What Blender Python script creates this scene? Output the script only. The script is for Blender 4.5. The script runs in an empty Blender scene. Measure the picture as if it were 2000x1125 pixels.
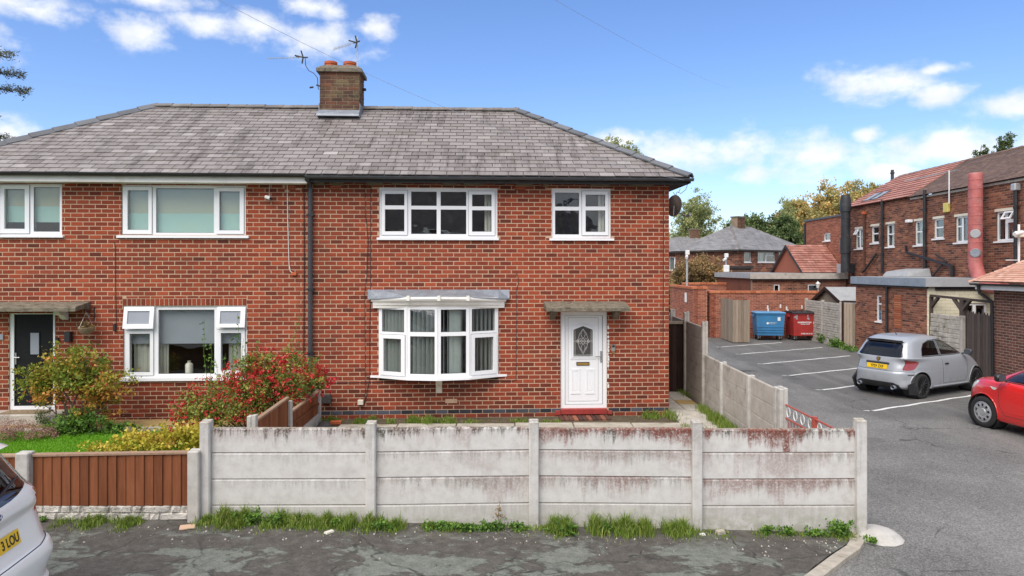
import bpy, bmesh, math, random
import numpy as np
from mathutils import Vector, Matrix
from mathutils.bvhtree import BVHTree

random.seed(11)
rng = np.random.default_rng(11)
SC = bpy.context.scene
COL = SC.collection
PI = math.pi
R = math.radians

# ------------------------------------------------------------------ camera, sky, sun, exposure
F, CX, CY, H = 1333.33, 1000.0, 525.0, 3.04       # focal length and principal point of the photograph (2000 px wide), camera height
cam_d = bpy.data.cameras.new('camera')
cam = bpy.data.objects.new('camera', cam_d)
COL.objects.link(cam)
cam.location = (0, 0, H)
cam.rotation_euler = (PI / 2, 0, 0)
cam_d.sensor_width = 36.0
cam_d.lens = F / 2000 * 36.0
cam_d.shift_y = -(562.5 - CY) / 2000
cam_d.clip_start = 0.1
cam_d.clip_end = 3000
SC.camera = cam

SUN_EL, SUN_AZ = R(52), R(-28)                    # azimuth from straight behind the camera, negative = to the left
sun_dir = Vector((math.sin(SUN_AZ) * math.cos(SUN_EL), -math.cos(SUN_AZ) * math.cos(SUN_EL), math.sin(SUN_EL)))
sd = bpy.data.lights.new('sun', 'SUN')
sd.energy = 1.5
sd.angle = R(55)
sd.color = (1.0, 0.93, 0.84)
sun = bpy.data.objects.new('sun', sd)
COL.objects.link(sun)
sun.rotation_euler = sun_dir.to_track_quat('Z', 'Y').to_euler()

SC.view_settings.view_transform = 'Standard'
SC.view_settings.look = 'None'
SC.view_settings.gamma = 1.0
SC.view_settings.use_curve_mapping = False
SC.view_settings.exposure = 1.45

world = bpy.data.worlds.new('World')
SC.world = world
world.use_nodes = True


class NT:
 """small helper for wiring shader nodes"""
 def __init__(s, tree):
  s.t = tree
  s.t.nodes.clear()

 def n(s, kind, props=None, **ins):
  nd = s.t.nodes.new(kind)
  for k, v in (props or {}).items():
   setattr(nd, k, v)
  for k, v in ins.items():
   key = int(k[1:]) if k[0] == 'i' and k[1:].isdigit() else k.replace('_', ' ')
   s.set(nd.inputs[key], v)
  return nd

 def set(s, sock, v):
  if isinstance(v, bpy.types.NodeSocket):
   s.t.links.new(v, sock)
  elif isinstance(v, bpy.types.Node):
   s.t.links.new(v.outputs[0], sock)
  else:
   if sock.type == 'RGBA' and hasattr(v, '__len__') and len(v) == 3:
    v = tuple(v) + (1.0,)
   sock.default_value = v

 def math(s, op, a, b=0.0, c=None, clamp=False):
  nd = s.t.nodes.new('ShaderNodeMath')
  nd.operation = op
  nd.use_clamp = clamp
  s.set(nd.inputs[0], a)
  s.set(nd.inputs[1], b)
  if c is not None:
   s.set(nd.inputs[2], c)
  return nd.outputs[0]

 def vmath(s, op, a, b=(0, 0, 0), out=0):
  nd = s.t.nodes.new('ShaderNodeVectorMath')
  nd.operation = op
  s.set(nd.inputs[0], a)
  if len(nd.inputs) > 1:
   s.set(nd.inputs[1], b)
  return nd.outputs['Value'] if op == 'LENGTH' else nd.outputs[0]

 def mix(s, fac, a, b, mode='MIX'):
  nd = s.t.nodes.new('ShaderNodeMix')
  nd.data_type = 'RGBA'
  nd.blend_type = mode
  nd.clamp_factor = True
  s.set(nd.inputs[0], fac)
  s.set(nd.inputs[6], a)
  s.set(nd.inputs[7], b)
  return nd.outputs[2]

 def ramp(s, fac, stops, interp='LINEAR'):
  nd = s.t.nodes.new('ShaderNodeValToRGB')
  cr = nd.color_ramp
  cr.interpolation = interp
  while len(cr.elements) < len(stops):
   cr.elements.new(0.5)
  for e, (p, c) in zip(cr.elements, stops):
   e.position = p
   e.color = tuple(c) + (1.0,) if len(c) == 3 else c
  s.set(nd.inputs[0], fac)
  return nd.outputs[0]

 def rng(s, v, a, b, c=0.0, d=1.0, smooth=True):
  nd = s.t.nodes.new('ShaderNodeMapRange')
  nd.interpolation_type = 'SMOOTHSTEP' if smooth else 'LINEAR'
  s.set(nd.inputs[0], v)
  for i, x in enumerate((a, b, c, d)):
   nd.inputs[i + 1].default_value = x
  return nd.outputs[0]

 def noise(s, vec, scale=5.0, detail=4.0, rough=0.55, dist=0.0):
  nd = s.t.nodes.new('ShaderNodeTexNoise')
  s.set(nd.inputs['Vector'], vec)
  nd.inputs['Scale'].default_value = scale
  nd.inputs['Detail'].default_value = detail
  nd.inputs['Roughness'].default_value = rough
  nd.inputs['Distortion'].default_value = dist
  return nd.outputs[0]

 def voro(s, vec, scale=5.0, feature='F1', rand=1.0, out=0):
  nd = s.t.nodes.new('ShaderNodeTexVoronoi')
  nd.feature = feature
  s.set(nd.inputs['Vector'], vec)
  nd.inputs['Scale'].default_value = scale
  nd.inputs['Randomness'].default_value = rand
  return nd.outputs[out]


def build_world():
 w = NT(world.node_tree)
 sky = w.n('ShaderNodeTexSky', {'sky_type': 'NISHITA', 'sun_disc': False, 'sun_elevation': SUN_EL,
         'sun_rotation': PI + SUN_AZ * -1, 'air_density': 1.0, 'dust_density': 0.6, 'ozone_density': 2.0})
 d = w.n('ShaderNodeTexCoord').outputs['Generated']
 sep = w.n('ShaderNodeSeparateXYZ', None, i0=d)
 az = w.math('ARCTAN2', sep.outputs[0], sep.outputs[1])
 el = w.math('ARCSINE', sep.outputs[2])
 pos = w.n('ShaderNodeCombineXYZ', None, i0=az, i1=el)
 blobs = [(60, 18, 80, 20), (270, 62, 62, 30), (290, -4, 130, 18), (395, 45, 60, 26), (520, 50, 80, 30), (620, 84, 105, 36),
    (740, 55, 45, 26), (40, 8, 90, 26), (600, 12, 70, 22), (1710, 162, 105, 36), (1830, 135, 42, 12), (1830, 186, 48, 20),
    (1975, 205, 70, 28), (1330, 300, 90, 44), (1445, 300, 80, 42), (1590, 308, 110, 48), (1465, 338, 48, 28),
    (1860, 288, 125, 42), (1735, 338, 70, 20), (1690, 265, 34, 16), (1205, 275, 55, 22),
    (2120, 260, 120, 40), (-120, 60, 120, 40), (-100, 240, 140, 30)]
 m = None
 for (px, py, rx, ry) in blobs:
  v = Vector(((px - CX), F, (CY - py)))
  a0, e0 = math.atan2(v.x, v.y), math.asin(v.z / v.length)
  q = w.vmath('SUBTRACT', pos, (a0, e0, 0))
  q = w.vmath('MULTIPLY', q, (F / rx, F / ry, 0))
  ln = w.vmath('LENGTH', q)
  m = ln if m is None else w.math('MINIMUM', m, ln)
 nv = w.vmath('MULTIPLY', pos, (1.0, 1.45, 1.0))
 n1 = w.noise(nv, 17, 8, 0.55, 0.1)
 n2 = w.noise(nv, 42, 6, 0.6)
 nn = w.math('ADD', w.math('MULTIPLY', w.math('SUBTRACT', n1, 0.5), 2.2), w.math('MULTIPLY', w.math('SUBTRACT', n2, 0.5), 1.0))
 dens = w.math('ADD', w.math('SUBTRACT', 0.85, m), nn)
 d1 = w.rng(dens, -0.35, 0.85)
 # the rest of the sky: broken cloud over the whole dome, thickening overhead
 g = w.noise(d, 2.6, 9, 0.6)
 hi = w.math('ADD', w.rng(el, 0.42, 0.8), w.rng(w.math('ABSOLUTE', az), 0.78, 1.2), clamp=True)
 d2 = w.math('MULTIPLY', w.rng(g, 0.36, 0.58), hi)
 dd = w.math('MAXIMUM', d1, d2)
 base = w.mix(1.0, sky, (0.90, 0.93, 1.07), 'MULTIPLY')
 base = w.n('ShaderNodeHueSaturation', None, Hue=0.502, Saturation=1.1, Value=1.27, Color=base)
 cl_n = w.rng(w.noise(w.vmath('ADD', nv, (0, -0.02, 0)), 20, 6, 0.55), 0.35, 0.7)
 cloud = w.mix(cl_n, (6.3, 6.5, 6.9), (7.6, 7.65, 7.7))
 c = w.mix(w.math('MULTIPLY', dd, 0.93), base.outputs[0], cloud)
 bg = w.n('ShaderNodeBackground', None, Color=c, Strength=0.056)
 o = w.n('ShaderNodeOutputWorld')
 w.t.links.new(bg.outputs[0], o.inputs[0])


build_world()

# ------------------------------------------------------------------ scene helpers
def link(o, parent=None):
 COL.objects.link(o)
 if parent is not None:
  o.parent = parent
 return o


def tag(o, label=None, cat=None, group=None, kind=None):
 if label: o['label'] = label
 if cat: o['category'] = cat
 if group: o['group'] = group
 if kind: o['kind'] = kind
 return o


def thing(name, label, cat, loc=(0, 0, 0), rz=0.0, group=None):
 o = bpy.data.objects.new(name, None)
 o.location = loc
 o.rotation_euler = (0, 0, rz)
 o.empty_display_size = 0.2
 link(o)
 return tag(o, label, cat, group)


def sub(name, parent, loc=(0, 0, 0), rot=(0, 0, 0)):
 o = bpy.data.objects.new(name, None)
 o.location = loc
 o.rotation_euler = rot
 o.empty_display_size = 0.1
 return link(o, parent)


def inst(name, mesh, parent, mw=None, mat=None):
 o = bpy.data.objects.new(name, mesh)
 if mw is not None:
  o.matrix_basis = mw
 return link(o, parent)


class MB:
 """collects simple shapes into one mesh"""
 def __init__(s):
  s.V, s.Fc, s.T, s.M = [], [], [], []

 def add(s, vs, fs, tone=0.5, m=0):
  b = len(s.V)
  s.V.extend([tuple(v) for v in vs])
  for f in fs:
   s.Fc.append(tuple(b + i for i in f))
   s.T.append(tone)
   s.M.append(m)
  return s

 def box(s, x0, x1, y0, y1, z0, z1, tone=0.5, m=0):
  vs = [(x0, y0, z0), (x1, y0, z0), (x1, y1, z0), (x0, y1, z0), (x0, y0, z1), (x1, y0, z1), (x1, y1, z1), (x0, y1, z1)]
  return s.add(vs, [(0, 3, 2, 1), (4, 5, 6, 7), (0, 1, 5, 4), (1, 2, 6, 5), (2, 3, 7, 6), (3, 0, 4, 7)], tone, m)

 def bbox(s, x0, x1, y0, y1, z0, z1, b=0.01, tone=0.5, m=0):
  """box with every edge chamfered"""
  b = min(b, (x1 - x0) * .45, (y1 - y0) * .45, (z1 - z0) * .45)
  bm = bmesh.new()
  vs = [bm.verts.new(p) for p in [(x0, y0, z0), (x1, y0, z0), (x1, y1, z0), (x0, y1, z0), (x0, y0, z1), (x1, y0, z1), (x1, y1, z1), (x0, y1, z1)]]
  for f in [(0, 3, 2, 1), (4, 5, 6, 7), (0, 1, 5, 4), (1, 2, 6, 5), (2, 3, 7, 6), (3, 0, 4, 7)]:
   bm.faces.new([vs[i] for i in f])
  bmesh.ops.bevel(bm, geom=list(bm.edges), offset=b, segments=1, affect='EDGES')
  bm.verts.index_update()
  s.add([v.co[:] for v in bm.verts], [[v.index for v in f.verts] for f in bm.faces], tone, m)
  bm.free()
  return s

 def prism(s, poly, axis, a, b, tone=0.5, m=0):
  """polygon (2-D) extruded along an axis from a to b; axis 'x': (y,z), 'y': (x,z), 'z': (x,y)"""
  def p3(p, t):
   return (t, p[0], p[1]) if axis == 'x' else (p[0], t, p[1]) if axis == 'y' else (p[0], p[1], t)
  n = len(poly)
  vs = [p3(p, a) for p in poly] + [p3(p, b) for p in poly]
  fs = [tuple(range(n)), tuple(range(2 * n - 1, n - 1, -1))] + [(i, i + n, (i + 1) % n + n, (i + 1) % n) for i in range(n)]
  return s.add(vs, fs, tone, m)

 def hexa(s, p, tone=0.5, m=0):
  """eight corners: bottom four, then top four"""
  return s.add(p, [(0, 3, 2, 1), (4, 5, 6, 7), (0, 1, 5, 4), (1, 2, 6, 5), (2, 3, 7, 6), (3, 0, 4, 7)], tone, m)

 def tube(s, pts, r, n=8, tone=0.5, m=0, r1=None, cap=True):
  pts = [Vector(p) for p in pts]
  k = len(pts)
  rings = []
  b = len(s.V)
  up = None
  for i, p in enumerate(pts):
   d = (pts[min(i + 1, k - 1)] - pts[max(i - 1, 0)])
   d = d.normalized() if d.length > 1e-9 else Vector((0, 0, 1))
   if up is None:
    up = Vector((0, 0, 1)) if abs(d.z) < 0.9 else Vector((1, 0, 0))
   sx = d.cross(up)
   if sx.length < 1e-6:
    sx = d.cross(Vector((0, 1, 0)))
   sx.normalize()
   sy = sx.cross(d).normalized()
   up = sy
   rr = r if r1 is None else r + (r1 - r) * i / max(1, k - 1)
   for j in range(n):
    a = 2 * PI * j / n
    s.V.append(tuple(p + sx * (rr * math.cos(a)) + sy * (rr * math.sin(a))))
  for i in range(k - 1):
   for j in range(n):
    j2 = (j + 1) % n
    s.Fc.append((b + i * n + j, b + i * n + j2, b + (i + 1) * n + j2, b + (i + 1) * n + j))
    s.T.append(tone); s.M.append(m)
  if cap:
   s.Fc.append(tuple(b + j for j in range(n - 1, -1, -1))); s.T.append(tone); s.M.append(m)
   s.Fc.append(tuple(b + (k - 1) * n + j for j in range(n))); s.T.append(tone); s.M.append(m)
  return s

 def lathe(s, prof, n=20, c=(0, 0, 0), axis='z', tone=0.5, m=0, close=False):
  """profile of (radius, height)"""
  b = len(s.V)
  for (r, h) in prof:
   for j in range(n):
    a = 2 * PI * j / n
    x, y = r * math.cos(a), r * math.sin(a)
    v = (x, y, h) if axis == 'z' else (x, h, y) if axis == 'y' else (h, x, y)
    s.V.append((v[0] + c[0], v[1] + c[1], v[2] + c[2]))
  k = len(prof)
  for i in range(k - 1):
   for j in range(n):
    j2 = (j + 1) % n
    s.Fc.append((b + i * n + j, b + i * n + j2, b + (i + 1) * n + j2, b + (i + 1) * n + j))
    s.T.append(tone); s.M.append(m)
  if close:
   s.Fc.append(tuple(b + j for j in range(n - 1, -1, -1))); s.T.append(tone); s.M.append(m)
   s.Fc.append(tuple(b + (k - 1) * n + j for j in range(n))); s.T.append(tone); s.M.append(m)
  return s

 def mesh(s, name, mats, smooth=False):
  me = bpy.data.meshes.new(name)
  me.from_pydata(s.V, [], s.Fc)
  if not isinstance(mats, (list, tuple)):
   mats = [mats]
  for mt in mats:
   me.materials.append(mt)
  if len(mats) > 1:
   me.polygons.foreach_set('material_index', s.M)
  at = me.attributes.new('tone', 'FLOAT', 'FACE')
  at.data.foreach_set('value', s.T)
  if smooth:
   me.polygons.foreach_set('use_smooth', [True] * len(me.polygons))
   me.set_sharp_from_angle(angle=R(38))
  me.update()
  return me

 def build(s, name, mats, parent=None, smooth=False, mw=None):
  return inst(name, s.mesh(name, mats, smooth), parent, mw)


def np_mesh(name, V, Q, tone, mat, smooth=False, k=4):
 """many faces with k corners each from numpy arrays"""
 me = bpy.data.meshes.new(name)
 nv, nf = len(V), len(Q)
 me.vertices.add(nv)
 me.vertices.foreach_set('co', np.asarray(V, np.float32).ravel())
 me.loops.add(nf * k)
 me.loops.foreach_set('vertex_index', np.asarray(Q, np.int32).ravel())
 me.polygons.add(nf)
 me.polygons.foreach_set('loop_start', np.arange(0, nf * k, k, dtype=np.int32))
 me.update(calc_edges=True)
 at = me.attributes.new('tone', 'FLOAT', 'FACE')
 at.data.foreach_set('value', np.asarray(tone, np.float32))
 if smooth:
  me.polygons.foreach_set('use_smooth', np.ones(nf, bool))
 me.materials.append(mat)
 me.validate()
 return me


class Plane:
 """a vertical plane in the world: measured photo pixels -> (u, z) on it. Local x runs along it, local y into the building."""
 def __init__(s, ox, oy, ang):
  s.o, s.a = (ox, oy), ang
  s.dx, s.dy = math.cos(ang), math.sin(ang)

 def uz(s, px, py, v=0.0):
  ox, oy = s.o[0] - s.dy * v, s.o[1] + s.dx * v
  k = (px - CX) / F
  # (ox + u dx) = k (oy + u dy)
  u = (k * oy - ox) / (s.dx - k * s.dy)
  t = oy + u * s.dy
  return u, H - (py - CY) / F * t

 def u(s, px, v=0.0):
  return s.uz(px, 0, v)[0]

 def z(s, px, py, v=0.0):
  return s.uz(px, py, v)[1]

 def rect(s, x0, y0, x1, y1, v=0.0):
  """pixel rectangle -> (u0, u1, z0, z1)"""
  xm, ym = (x0 + x1) / 2, 0
  return s.u(x0, v), s.u(x1, v), s.z(xm, y1, v), s.z(xm, y0, v)

 def world(s, u, v, z=0.0):
  return Vector((s.o[0] + u * s.dx - v * s.dy, s.o[1] + u * s.dy + v * s.dx, z))

 def px(s, u, v, z):
  p = s.world(u, v, z)
  return CX + p.x / p.y * F, CY - (p.z - H) / p.y * F


def at_depth(px, py, Y):
 return Vector(((px - CX) / F * Y, Y, H - (py - CY) / F * Y))


def G(x):
 """height of the tarmac outside the gardens: it falls gently to the right"""
 return -0.022 * max(-4.0, min(4.5, x))


def on_ground(px, py):
 """a point of the drive seen at a pixel"""
 x = 0.0
 for _ in range(6):
  Y = F * (H - G(x)) / (py - CY)
  x = (px - CX) / F * Y
 return Vector((x, Y, G(x)))


# ------------------------------------------------------------------ materials
def srgb(r, g, b):
 f = lambda c: c / 12.92 if c <= 0.04045 else ((c + 0.055) / 1.055) ** 2.4
 return (f(r / 255), f(g / 255), f(b / 255))


def new_mat(name):
 m = bpy.data.materials.new(name)
 m.use_nodes = True
 return m, NT(m.node_tree)


def finish(w, col, rough=0.8, bump=None, bump_d=0.01, metallic=0.0, spec=0.5, coat=0.0, coat_r=0.05):
 p = w.n('ShaderNodeBsdfPrincipled', None, Base_Color=col, Roughness=rough, Metallic=metallic)
 p.inputs['Specular IOR Level'].default_value = spec
 if coat:
  p.inputs['Coat Weight'].default_value = coat
  p.inputs['Coat Roughness'].default_value = coat_r
 if bump is not None:
  b = w.n('ShaderNodeBump', None, Height=bump, Distance=bump_d, Strength=1.0)
  w.t.links.new(b.outputs[0], p.inputs['Normal'])
 o = w.n('ShaderNodeOutputMaterial')
 w.t.links.new(p.outputs[0], o.inputs[0])
 return p


def wpos(w):
 return w.n('ShaderNodeNewGeometry').outputs['Position']


def tone_attr(w):
 return w.n('ShaderNodeAttribute', {'attribute_name': 'tone'}).outputs['Fac']


def plain(name, col, rough=0.6, var=0.12, scale=6.0, bump=0.0, bscale=60.0, metallic=0.0, spec=0.5, coat=0.0, dirt=None, dirt_amt=0.35):
 """a single colour with wear: broad and fine variation, optional dirt patches"""
 m, w = new_mat(name)
 p = wpos(w)
 n = w.noise(p, scale, 5, 0.6)
 k = w.rng(n, 0.25, 0.75, 1 - var, 1 + var, False)
 c = w.mix(1.0, col, w.n('ShaderNodeCombineColor', None, i0=k, i1=k, i2=k), 'MULTIPLY')
 if dirt is not None:
  dn = w.rng(w.noise(p, scale * 0.6, 8, 0.65), 0.5, 0.75)
  c = w.mix(w.math('MULTIPLY', dn, dirt_amt), c, dirt)
 bn = w.noise(p, bscale, 4, 0.6) if bump else None
 rr = w.math('ADD', rough - 0.06, w.math('MULTIPLY', n, 0.12))
 finish(w, c, rr, bn, bump, metallic, spec, coat)
 return m


def brick_mat(name, stops, soot=0.25, moss=0.0, scale=70):
 """one colour per brick (tone), mottled inside each brick, with broad weathering"""
 m, w = new_mat(name)
 p = wpos(w)
 t = tone_attr(w)
 n = w.noise(p, scale, 4, 0.65)
 t2 = w.math('ADD', t, w.math('MULTIPLY', w.math('SUBTRACT', n, 0.5), 0.5))
 c = w.ramp(t2, stops)
 big = w.noise(w.vmath('MULTIPLY', p, (1, 1, 1.6)), 0.9, 6, 0.6)
 c = w.mix(w.math('MULTIPLY', w.rng(big, 0.45, 0.75), soot), c, (0.05, 0.032, 0.026))
 rn = w.noise(w.vmath('MULTIPLY', p, (2.2, 2.2, 0.22)), 1.0, 7, 0.65)
 c = w.mix(w.math('MULTIPLY', w.rng(rn, 0.5, 0.75), soot * 0.9), c, (0.07, 0.04, 0.032))
 fl = w.rng(w.noise(p, 26, 6, 0.7), 0.66, 0.8)
 c = w.mix(w.math('MULTIPLY', fl, 0.3), c, (0.42, 0.25, 0.18))
 if moss:
  mo = w.rng(w.noise(p, 3.2, 8, 0.7), 0.48, 0.66)
  c = w.mix(w.math('MULTIPLY', mo, moss), c, (0.16, 0.14, 0.075))
 finish(w, c, 0.88, w.noise(p, 150, 3, 0.7), 0.004, spec=0.25)
 return m


def mortar_mat(name, col, soot=0.3):
 m, w = new_mat(name)
 p = wpos(w)
 n = w.noise(p, 1.1, 6, 0.65)
 c = w.mix(w.math('MULTIPLY', w.rng(n, 0.42, 0.75), soot), col, tuple(x * 0.4 for x in col))
 rn = w.noise(w.vmath('MULTIPLY', p, (2.2, 2.2, 0.22)), 1.0, 7, 0.65)
 c = w.mix(w.math('MULTIPLY', w.rng(rn, 0.5, 0.75), soot * 0.9), c, tuple(x * 0.35 for x in col))
 n2 = w.noise(p, 55, 4, 0.7)
 k = w.rng(n2, 0.2, 0.8, 0.75, 1.2, False)
 c = w.mix(1.0, c, w.n('ShaderNodeCombineColor', None, i0=k, i1=k, i2=k), 'MULTIPLY')
 finish(w, c, 0.95, n2, 0.006, spec=0.1)
 return m


def slate_mat(name, stops, lichen=0.5, streak=0.5):
 m, w = new_mat(name)
 p = wpos(w)
 t = tone_attr(w)
 n = w.noise(p, 30, 5, 0.65)
 c = w.ramp(w.math('ADD', t, w.math('MULTIPLY', w.math('SUBTRACT', n, 0.5), 0.45)), stops)
 # dark rain streaks running down the slope, and broad patches of growth
 st = w.noise(w.vmath('MULTIPLY', p, (5.0, 0.5, 0.5)), 1.0, 7, 0.7, 0.3)
 bg = w.noise(p, 0.75, 5, 0.6)
 s1 = w.math('MULTIPLY', w.rng(st, 0.44, 0.66), w.rng(bg, 0.36, 0.6))
 c = w.mix(w.math('MULTIPLY', s1, streak), c, (0.068, 0.055, 0.05))
 g = w.math('MULTIPLY', w.rng(w.noise(p, 2.2, 8, 0.7), 0.52, 0.72), w.rng(w.noise(p, 0.5, 3), 0.4, 0.65))
 c = w.mix(w.math('MULTIPLY', g, 0.35 * lichen), c, (0.21, 0.19, 0.12))
 v = w.voro(p, 16, rand=1.0)
 sp = w.math('MULTIPLY', w.rng(v, 0.16, 0.08), w.rng(w.noise(p, 1.3, 4), 0.5, 0.62))
 c = w.mix(w.math('MULTIPLY', sp, lichen), c, (0.5, 0.5, 0.44))
 finish(w, c, 0.62, n, 0.004, spec=0.4)
 return m


def concrete_fence_mat():
 """pale precast panels: black algae runs from the top edge of each panel, red algae towards the right-hand bays"""
 m, w = new_mat('precast_concrete')
 p = wpos(w)
 gen = w.n('ShaderNodeTexCoord').outputs['Generated']
 gz = w.n('ShaderNodeSeparateXYZ', None, i0=gen).outputs[2]
 ps = w.n('ShaderNodeSeparateXYZ', None, i0=p)
 t = tone_attr(w)
 n = w.noise(p, 7, 6, 0.65)
 c = w.ramp(n, [(0.25, (0.47, 0.45, 0.42)), (0.5, (0.565, 0.55, 0.525)), (0.75, (0.63, 0.62, 0.60))])
 # soft grey clouds
 c = w.mix(w.math('MULTIPLY', w.rng(w.noise(w.vmath('MULTIPLY', p, (1, 1, 2.5)), 2.6, 7, 0.65), 0.5, 0.75), 0.3), c, (0.36, 0.33, 0.305))
 # black runs
 run = w.noise(w.vmath('MULTIPLY', p, (16, 16, 1.3)), 1.0, 6, 0.72)
 brk = w.noise(p, 1.3, 3, 0.5)
 reach = w.math('ADD', w.math('ADD', gz, w.math('MULTIPLY', w.math('SUBTRACT', run, 0.55), 2.3)), w.math('MULTIPLY', w.math('SUBTRACT', brk, 0.5), 0.8))
 dk = w.math('MULTIPLY', w.rng(reach, 0.50, 0.92), w.rng(w.noise(p, 40, 5, 0.7), 0.25, 0.6))
 c = w.mix(w.math('MULTIPLY', dk, w.math('MULTIPLY', t, 1.0)), c, (0.085, 0.078, 0.062))
 # red algae
 run2 = w.noise(w.vmath('MULTIPLY', w.vmath('ADD', p, (7.3, 0, 0)), (9, 9, 1.4)), 1.0, 7, 0.72)
 pat = w.noise(w.vmath('ADD', p, (3.1, 0, 1.7)), 1.5, 4, 0.55)
 rx = w.rng(ps.outputs[0], -1.2, 1.2, 0.25, 1.0)
 rr = w.math('ADD', w.math('MULTIPLY', run2, 0.85), w.math('ADD', w.math('MULTIPLY', pat, 1.05), w.math('MULTIPLY', gz, 0.30)))
 rd = w.math('MULTIPLY', w.math('MULTIPLY', w.rng(rr, 1.04, 1.26), w.math('MULTIPLY', rx, w.rng(t, 0.2, 0.75, 0.05, 1.0))), w.rng(w.noise(p, 34, 6, 0.75), 0.3, 0.55))
 c = w.mix(w.math('MULTIPLY', rd, 0.95), c, (0.17, 0.045, 0.03))
 gl = w.rng(gz, 0.955, 0.99)
 c = w.mix(w.math('MULTIPLY', gl, w.math('MULTIPLY', w.rng(w.noise(p, 30, 4), 0.35, 0.6), 0.8)), c, (0.34, 0.30, 0.235))
 # green tinge near the ground
 low = w.math('MULTIPLY', w.rng(ps.outputs[2], 0.36, 0.02), w.rng(n, 0.35, 0.6))
 c = w.mix(w.math('MULTIPLY', low, 0.55), c, (0.19, 0.185, 0.11))
 finish(w, c, 0.9, w.noise(p, 90, 5, 0.7), 0.003, spec=0.2)
 return m


def asphalt_mat():
 m, w = new_mat('car_park_asphalt')
 p = wpos(w)
 chip = w.voro(p, 75, rand=1.0, out=1)
 cs = w.n('ShaderNodeSeparateColor', None, i0=chip).outputs[0]
 n = w.noise(p, 260, 2, 0.6)
 a = w.math('ADD', w.math('MULTIPLY', cs, 0.6), w.math('MULTIPLY', n, 0.4))
 c = w.ramp(a, [(0.2, (0.108, 0.106, 0.102)), (0.5, (0.162, 0.158, 0.151)), (0.8, (0.265, 0.258, 0.244))])
 big = w.noise(p, 0.55, 7, 0.62)
 k = w.rng(big, 0.3, 0.72, 0.72, 1.22, False)
 c = w.mix(1.0, c, w.n('ShaderNodeCombineColor', None, i0=k, i1=k, i2=w.math('MULTIPLY', k, 0.985)), 'MULTIPLY')
 # resurfaced parking bays on the right: smoother and darker
 s = w.n('ShaderNodeSeparateXYZ', None, i0=p)
 edge = w.math('SUBTRACT', s.outputs[0], w.math('ADD', 7.75, w.math('MULTIPLY', w.math('SUBTRACT', w.noise(p, 0.8, 3), 0.5), 0.7)))
 bay = w.math('MULTIPLY', w.rng(edge, -0.15, 0.15), w.rng(s.outputs[1], 13.9, 14.6))
 c = w.mix(w.math('MULTIPLY', bay, 0.5), c, (0.085, 0.082, 0.08))
 oil = w.math('MULTIPLY', w.rng(w.math('ADD', w.voro(p, 0.75), w.math('MULTIPLY', w.noise(p, 5, 4), 0.25)), 0.34, 0.16), w.rng(w.noise(p, 0.35, 2), 0.45, 0.6))
 c = w.mix(w.math('MULTIPLY', oil, 0.45), c, (0.05, 0.048, 0.046))
 trk = w.noise(w.vmath('MULTIPLY', p, (1.6, 0.22, 1)), 1.0, 5, 0.6)
 c = w.mix(w.math('MULTIPLY', w.rng(trk, 0.5, 0.7), 0.22), c, (0.30, 0.29, 0.27))
 # hairline cracks
 cr = w.voro(w.vmath('ADD', p, w.vmath('MULTIPLY', w.n('ShaderNodeTexNoise', None, Vector=p, Scale=1.6).outputs['Color'], (0.9, 0.9, 0))), 0.42, 'DISTANCE_TO_EDGE')
 ck = w.math('MULTIPLY', w.rng(cr, 0.012, 0.003), w.rng(w.noise(p, 0.7, 3), 0.46, 0.6))
 c = w.mix(w.math('MULTIPLY', ck, 0.65), c, (0.03, 0.03, 0.03))
 finish(w, c, 0.86, a, 0.006, spec=0.3)
 return m


def pavement_mat():
 """old footway: grey-green worn skin flaking off a dark layer"""
 m, w = new_mat('worn_footway')
 p = wpos(w)
 q = w.vmath('MULTIPLY', p, (0.75, 1.3, 1))
 n1 = w.noise(q, 1.5, 12, 0.68, 0.35)
 n2 = w.noise(p, 9, 6, 0.7)
 sp = w.noise(p, 170, 3, 0.75)
 fine = w.voro(p, 95, out=1)
 fs = w.n('ShaderNodeSeparateColor', None, i0=fine).outputs[0]
 light = w.mix(w.rng(n2, 0.3, 0.7), (0.115, 0.124, 0.106), (0.18, 0.19, 0.164))
 dark = w.mix(w.rng(n2, 0.3, 0.7), (0.064, 0.058, 0.051), (0.11, 0.10, 0.088))
 e = w.rng(w.math('ADD', n1, w.math('MULTIPLY', w.math('SUBTRACT', n2, 0.5), 0.09)), 0.485, 0.525)
 s = w.n('ShaderNodeSeparateXYZ', None, i0=p)
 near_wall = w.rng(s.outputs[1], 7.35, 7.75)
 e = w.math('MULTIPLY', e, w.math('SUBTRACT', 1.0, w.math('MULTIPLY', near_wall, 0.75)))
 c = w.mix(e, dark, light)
 k = w.math('ADD', 0.62, w.math('MULTIPLY', w.math('ADD', sp, fs), 0.40))
 c = w.mix(1.0, c, w.n('ShaderNodeCombineColor', None, i0=k, i1=k, i2=k), 'MULTIPLY')
 wn = w.math('MULTIPLY', w.rng(w.noise(p, 1.6, 6, 0.6), 0.55, 0.7), 0.3)
 c = w.mix(wn, c, (0.20, 0.175, 0.155))
 cr = w.voro(w.vmath('ADD', p, w.vmath('MULTIPLY', w.n('ShaderNodeTexNoise', None, Vector=p, Scale=2.2).outputs['Color'], (0.7, 0.7, 0))), 0.7, 'DISTANCE_TO_EDGE')
 c = w.mix(w.math('MULTIPLY', w.math('MULTIPLY', w.rng(cr, 0.014, 0.004), w.rng(n2, 0.4, 0.6)), 0.8), c, (0.025, 0.025, 0.022))
 finish(w, c, 0.9, w.math('ADD', w.math('MULTIPLY', e, 0.6), w.math('MULTIPLY', sp, 0.5)), 0.008, spec=0.25)
 return m


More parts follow.
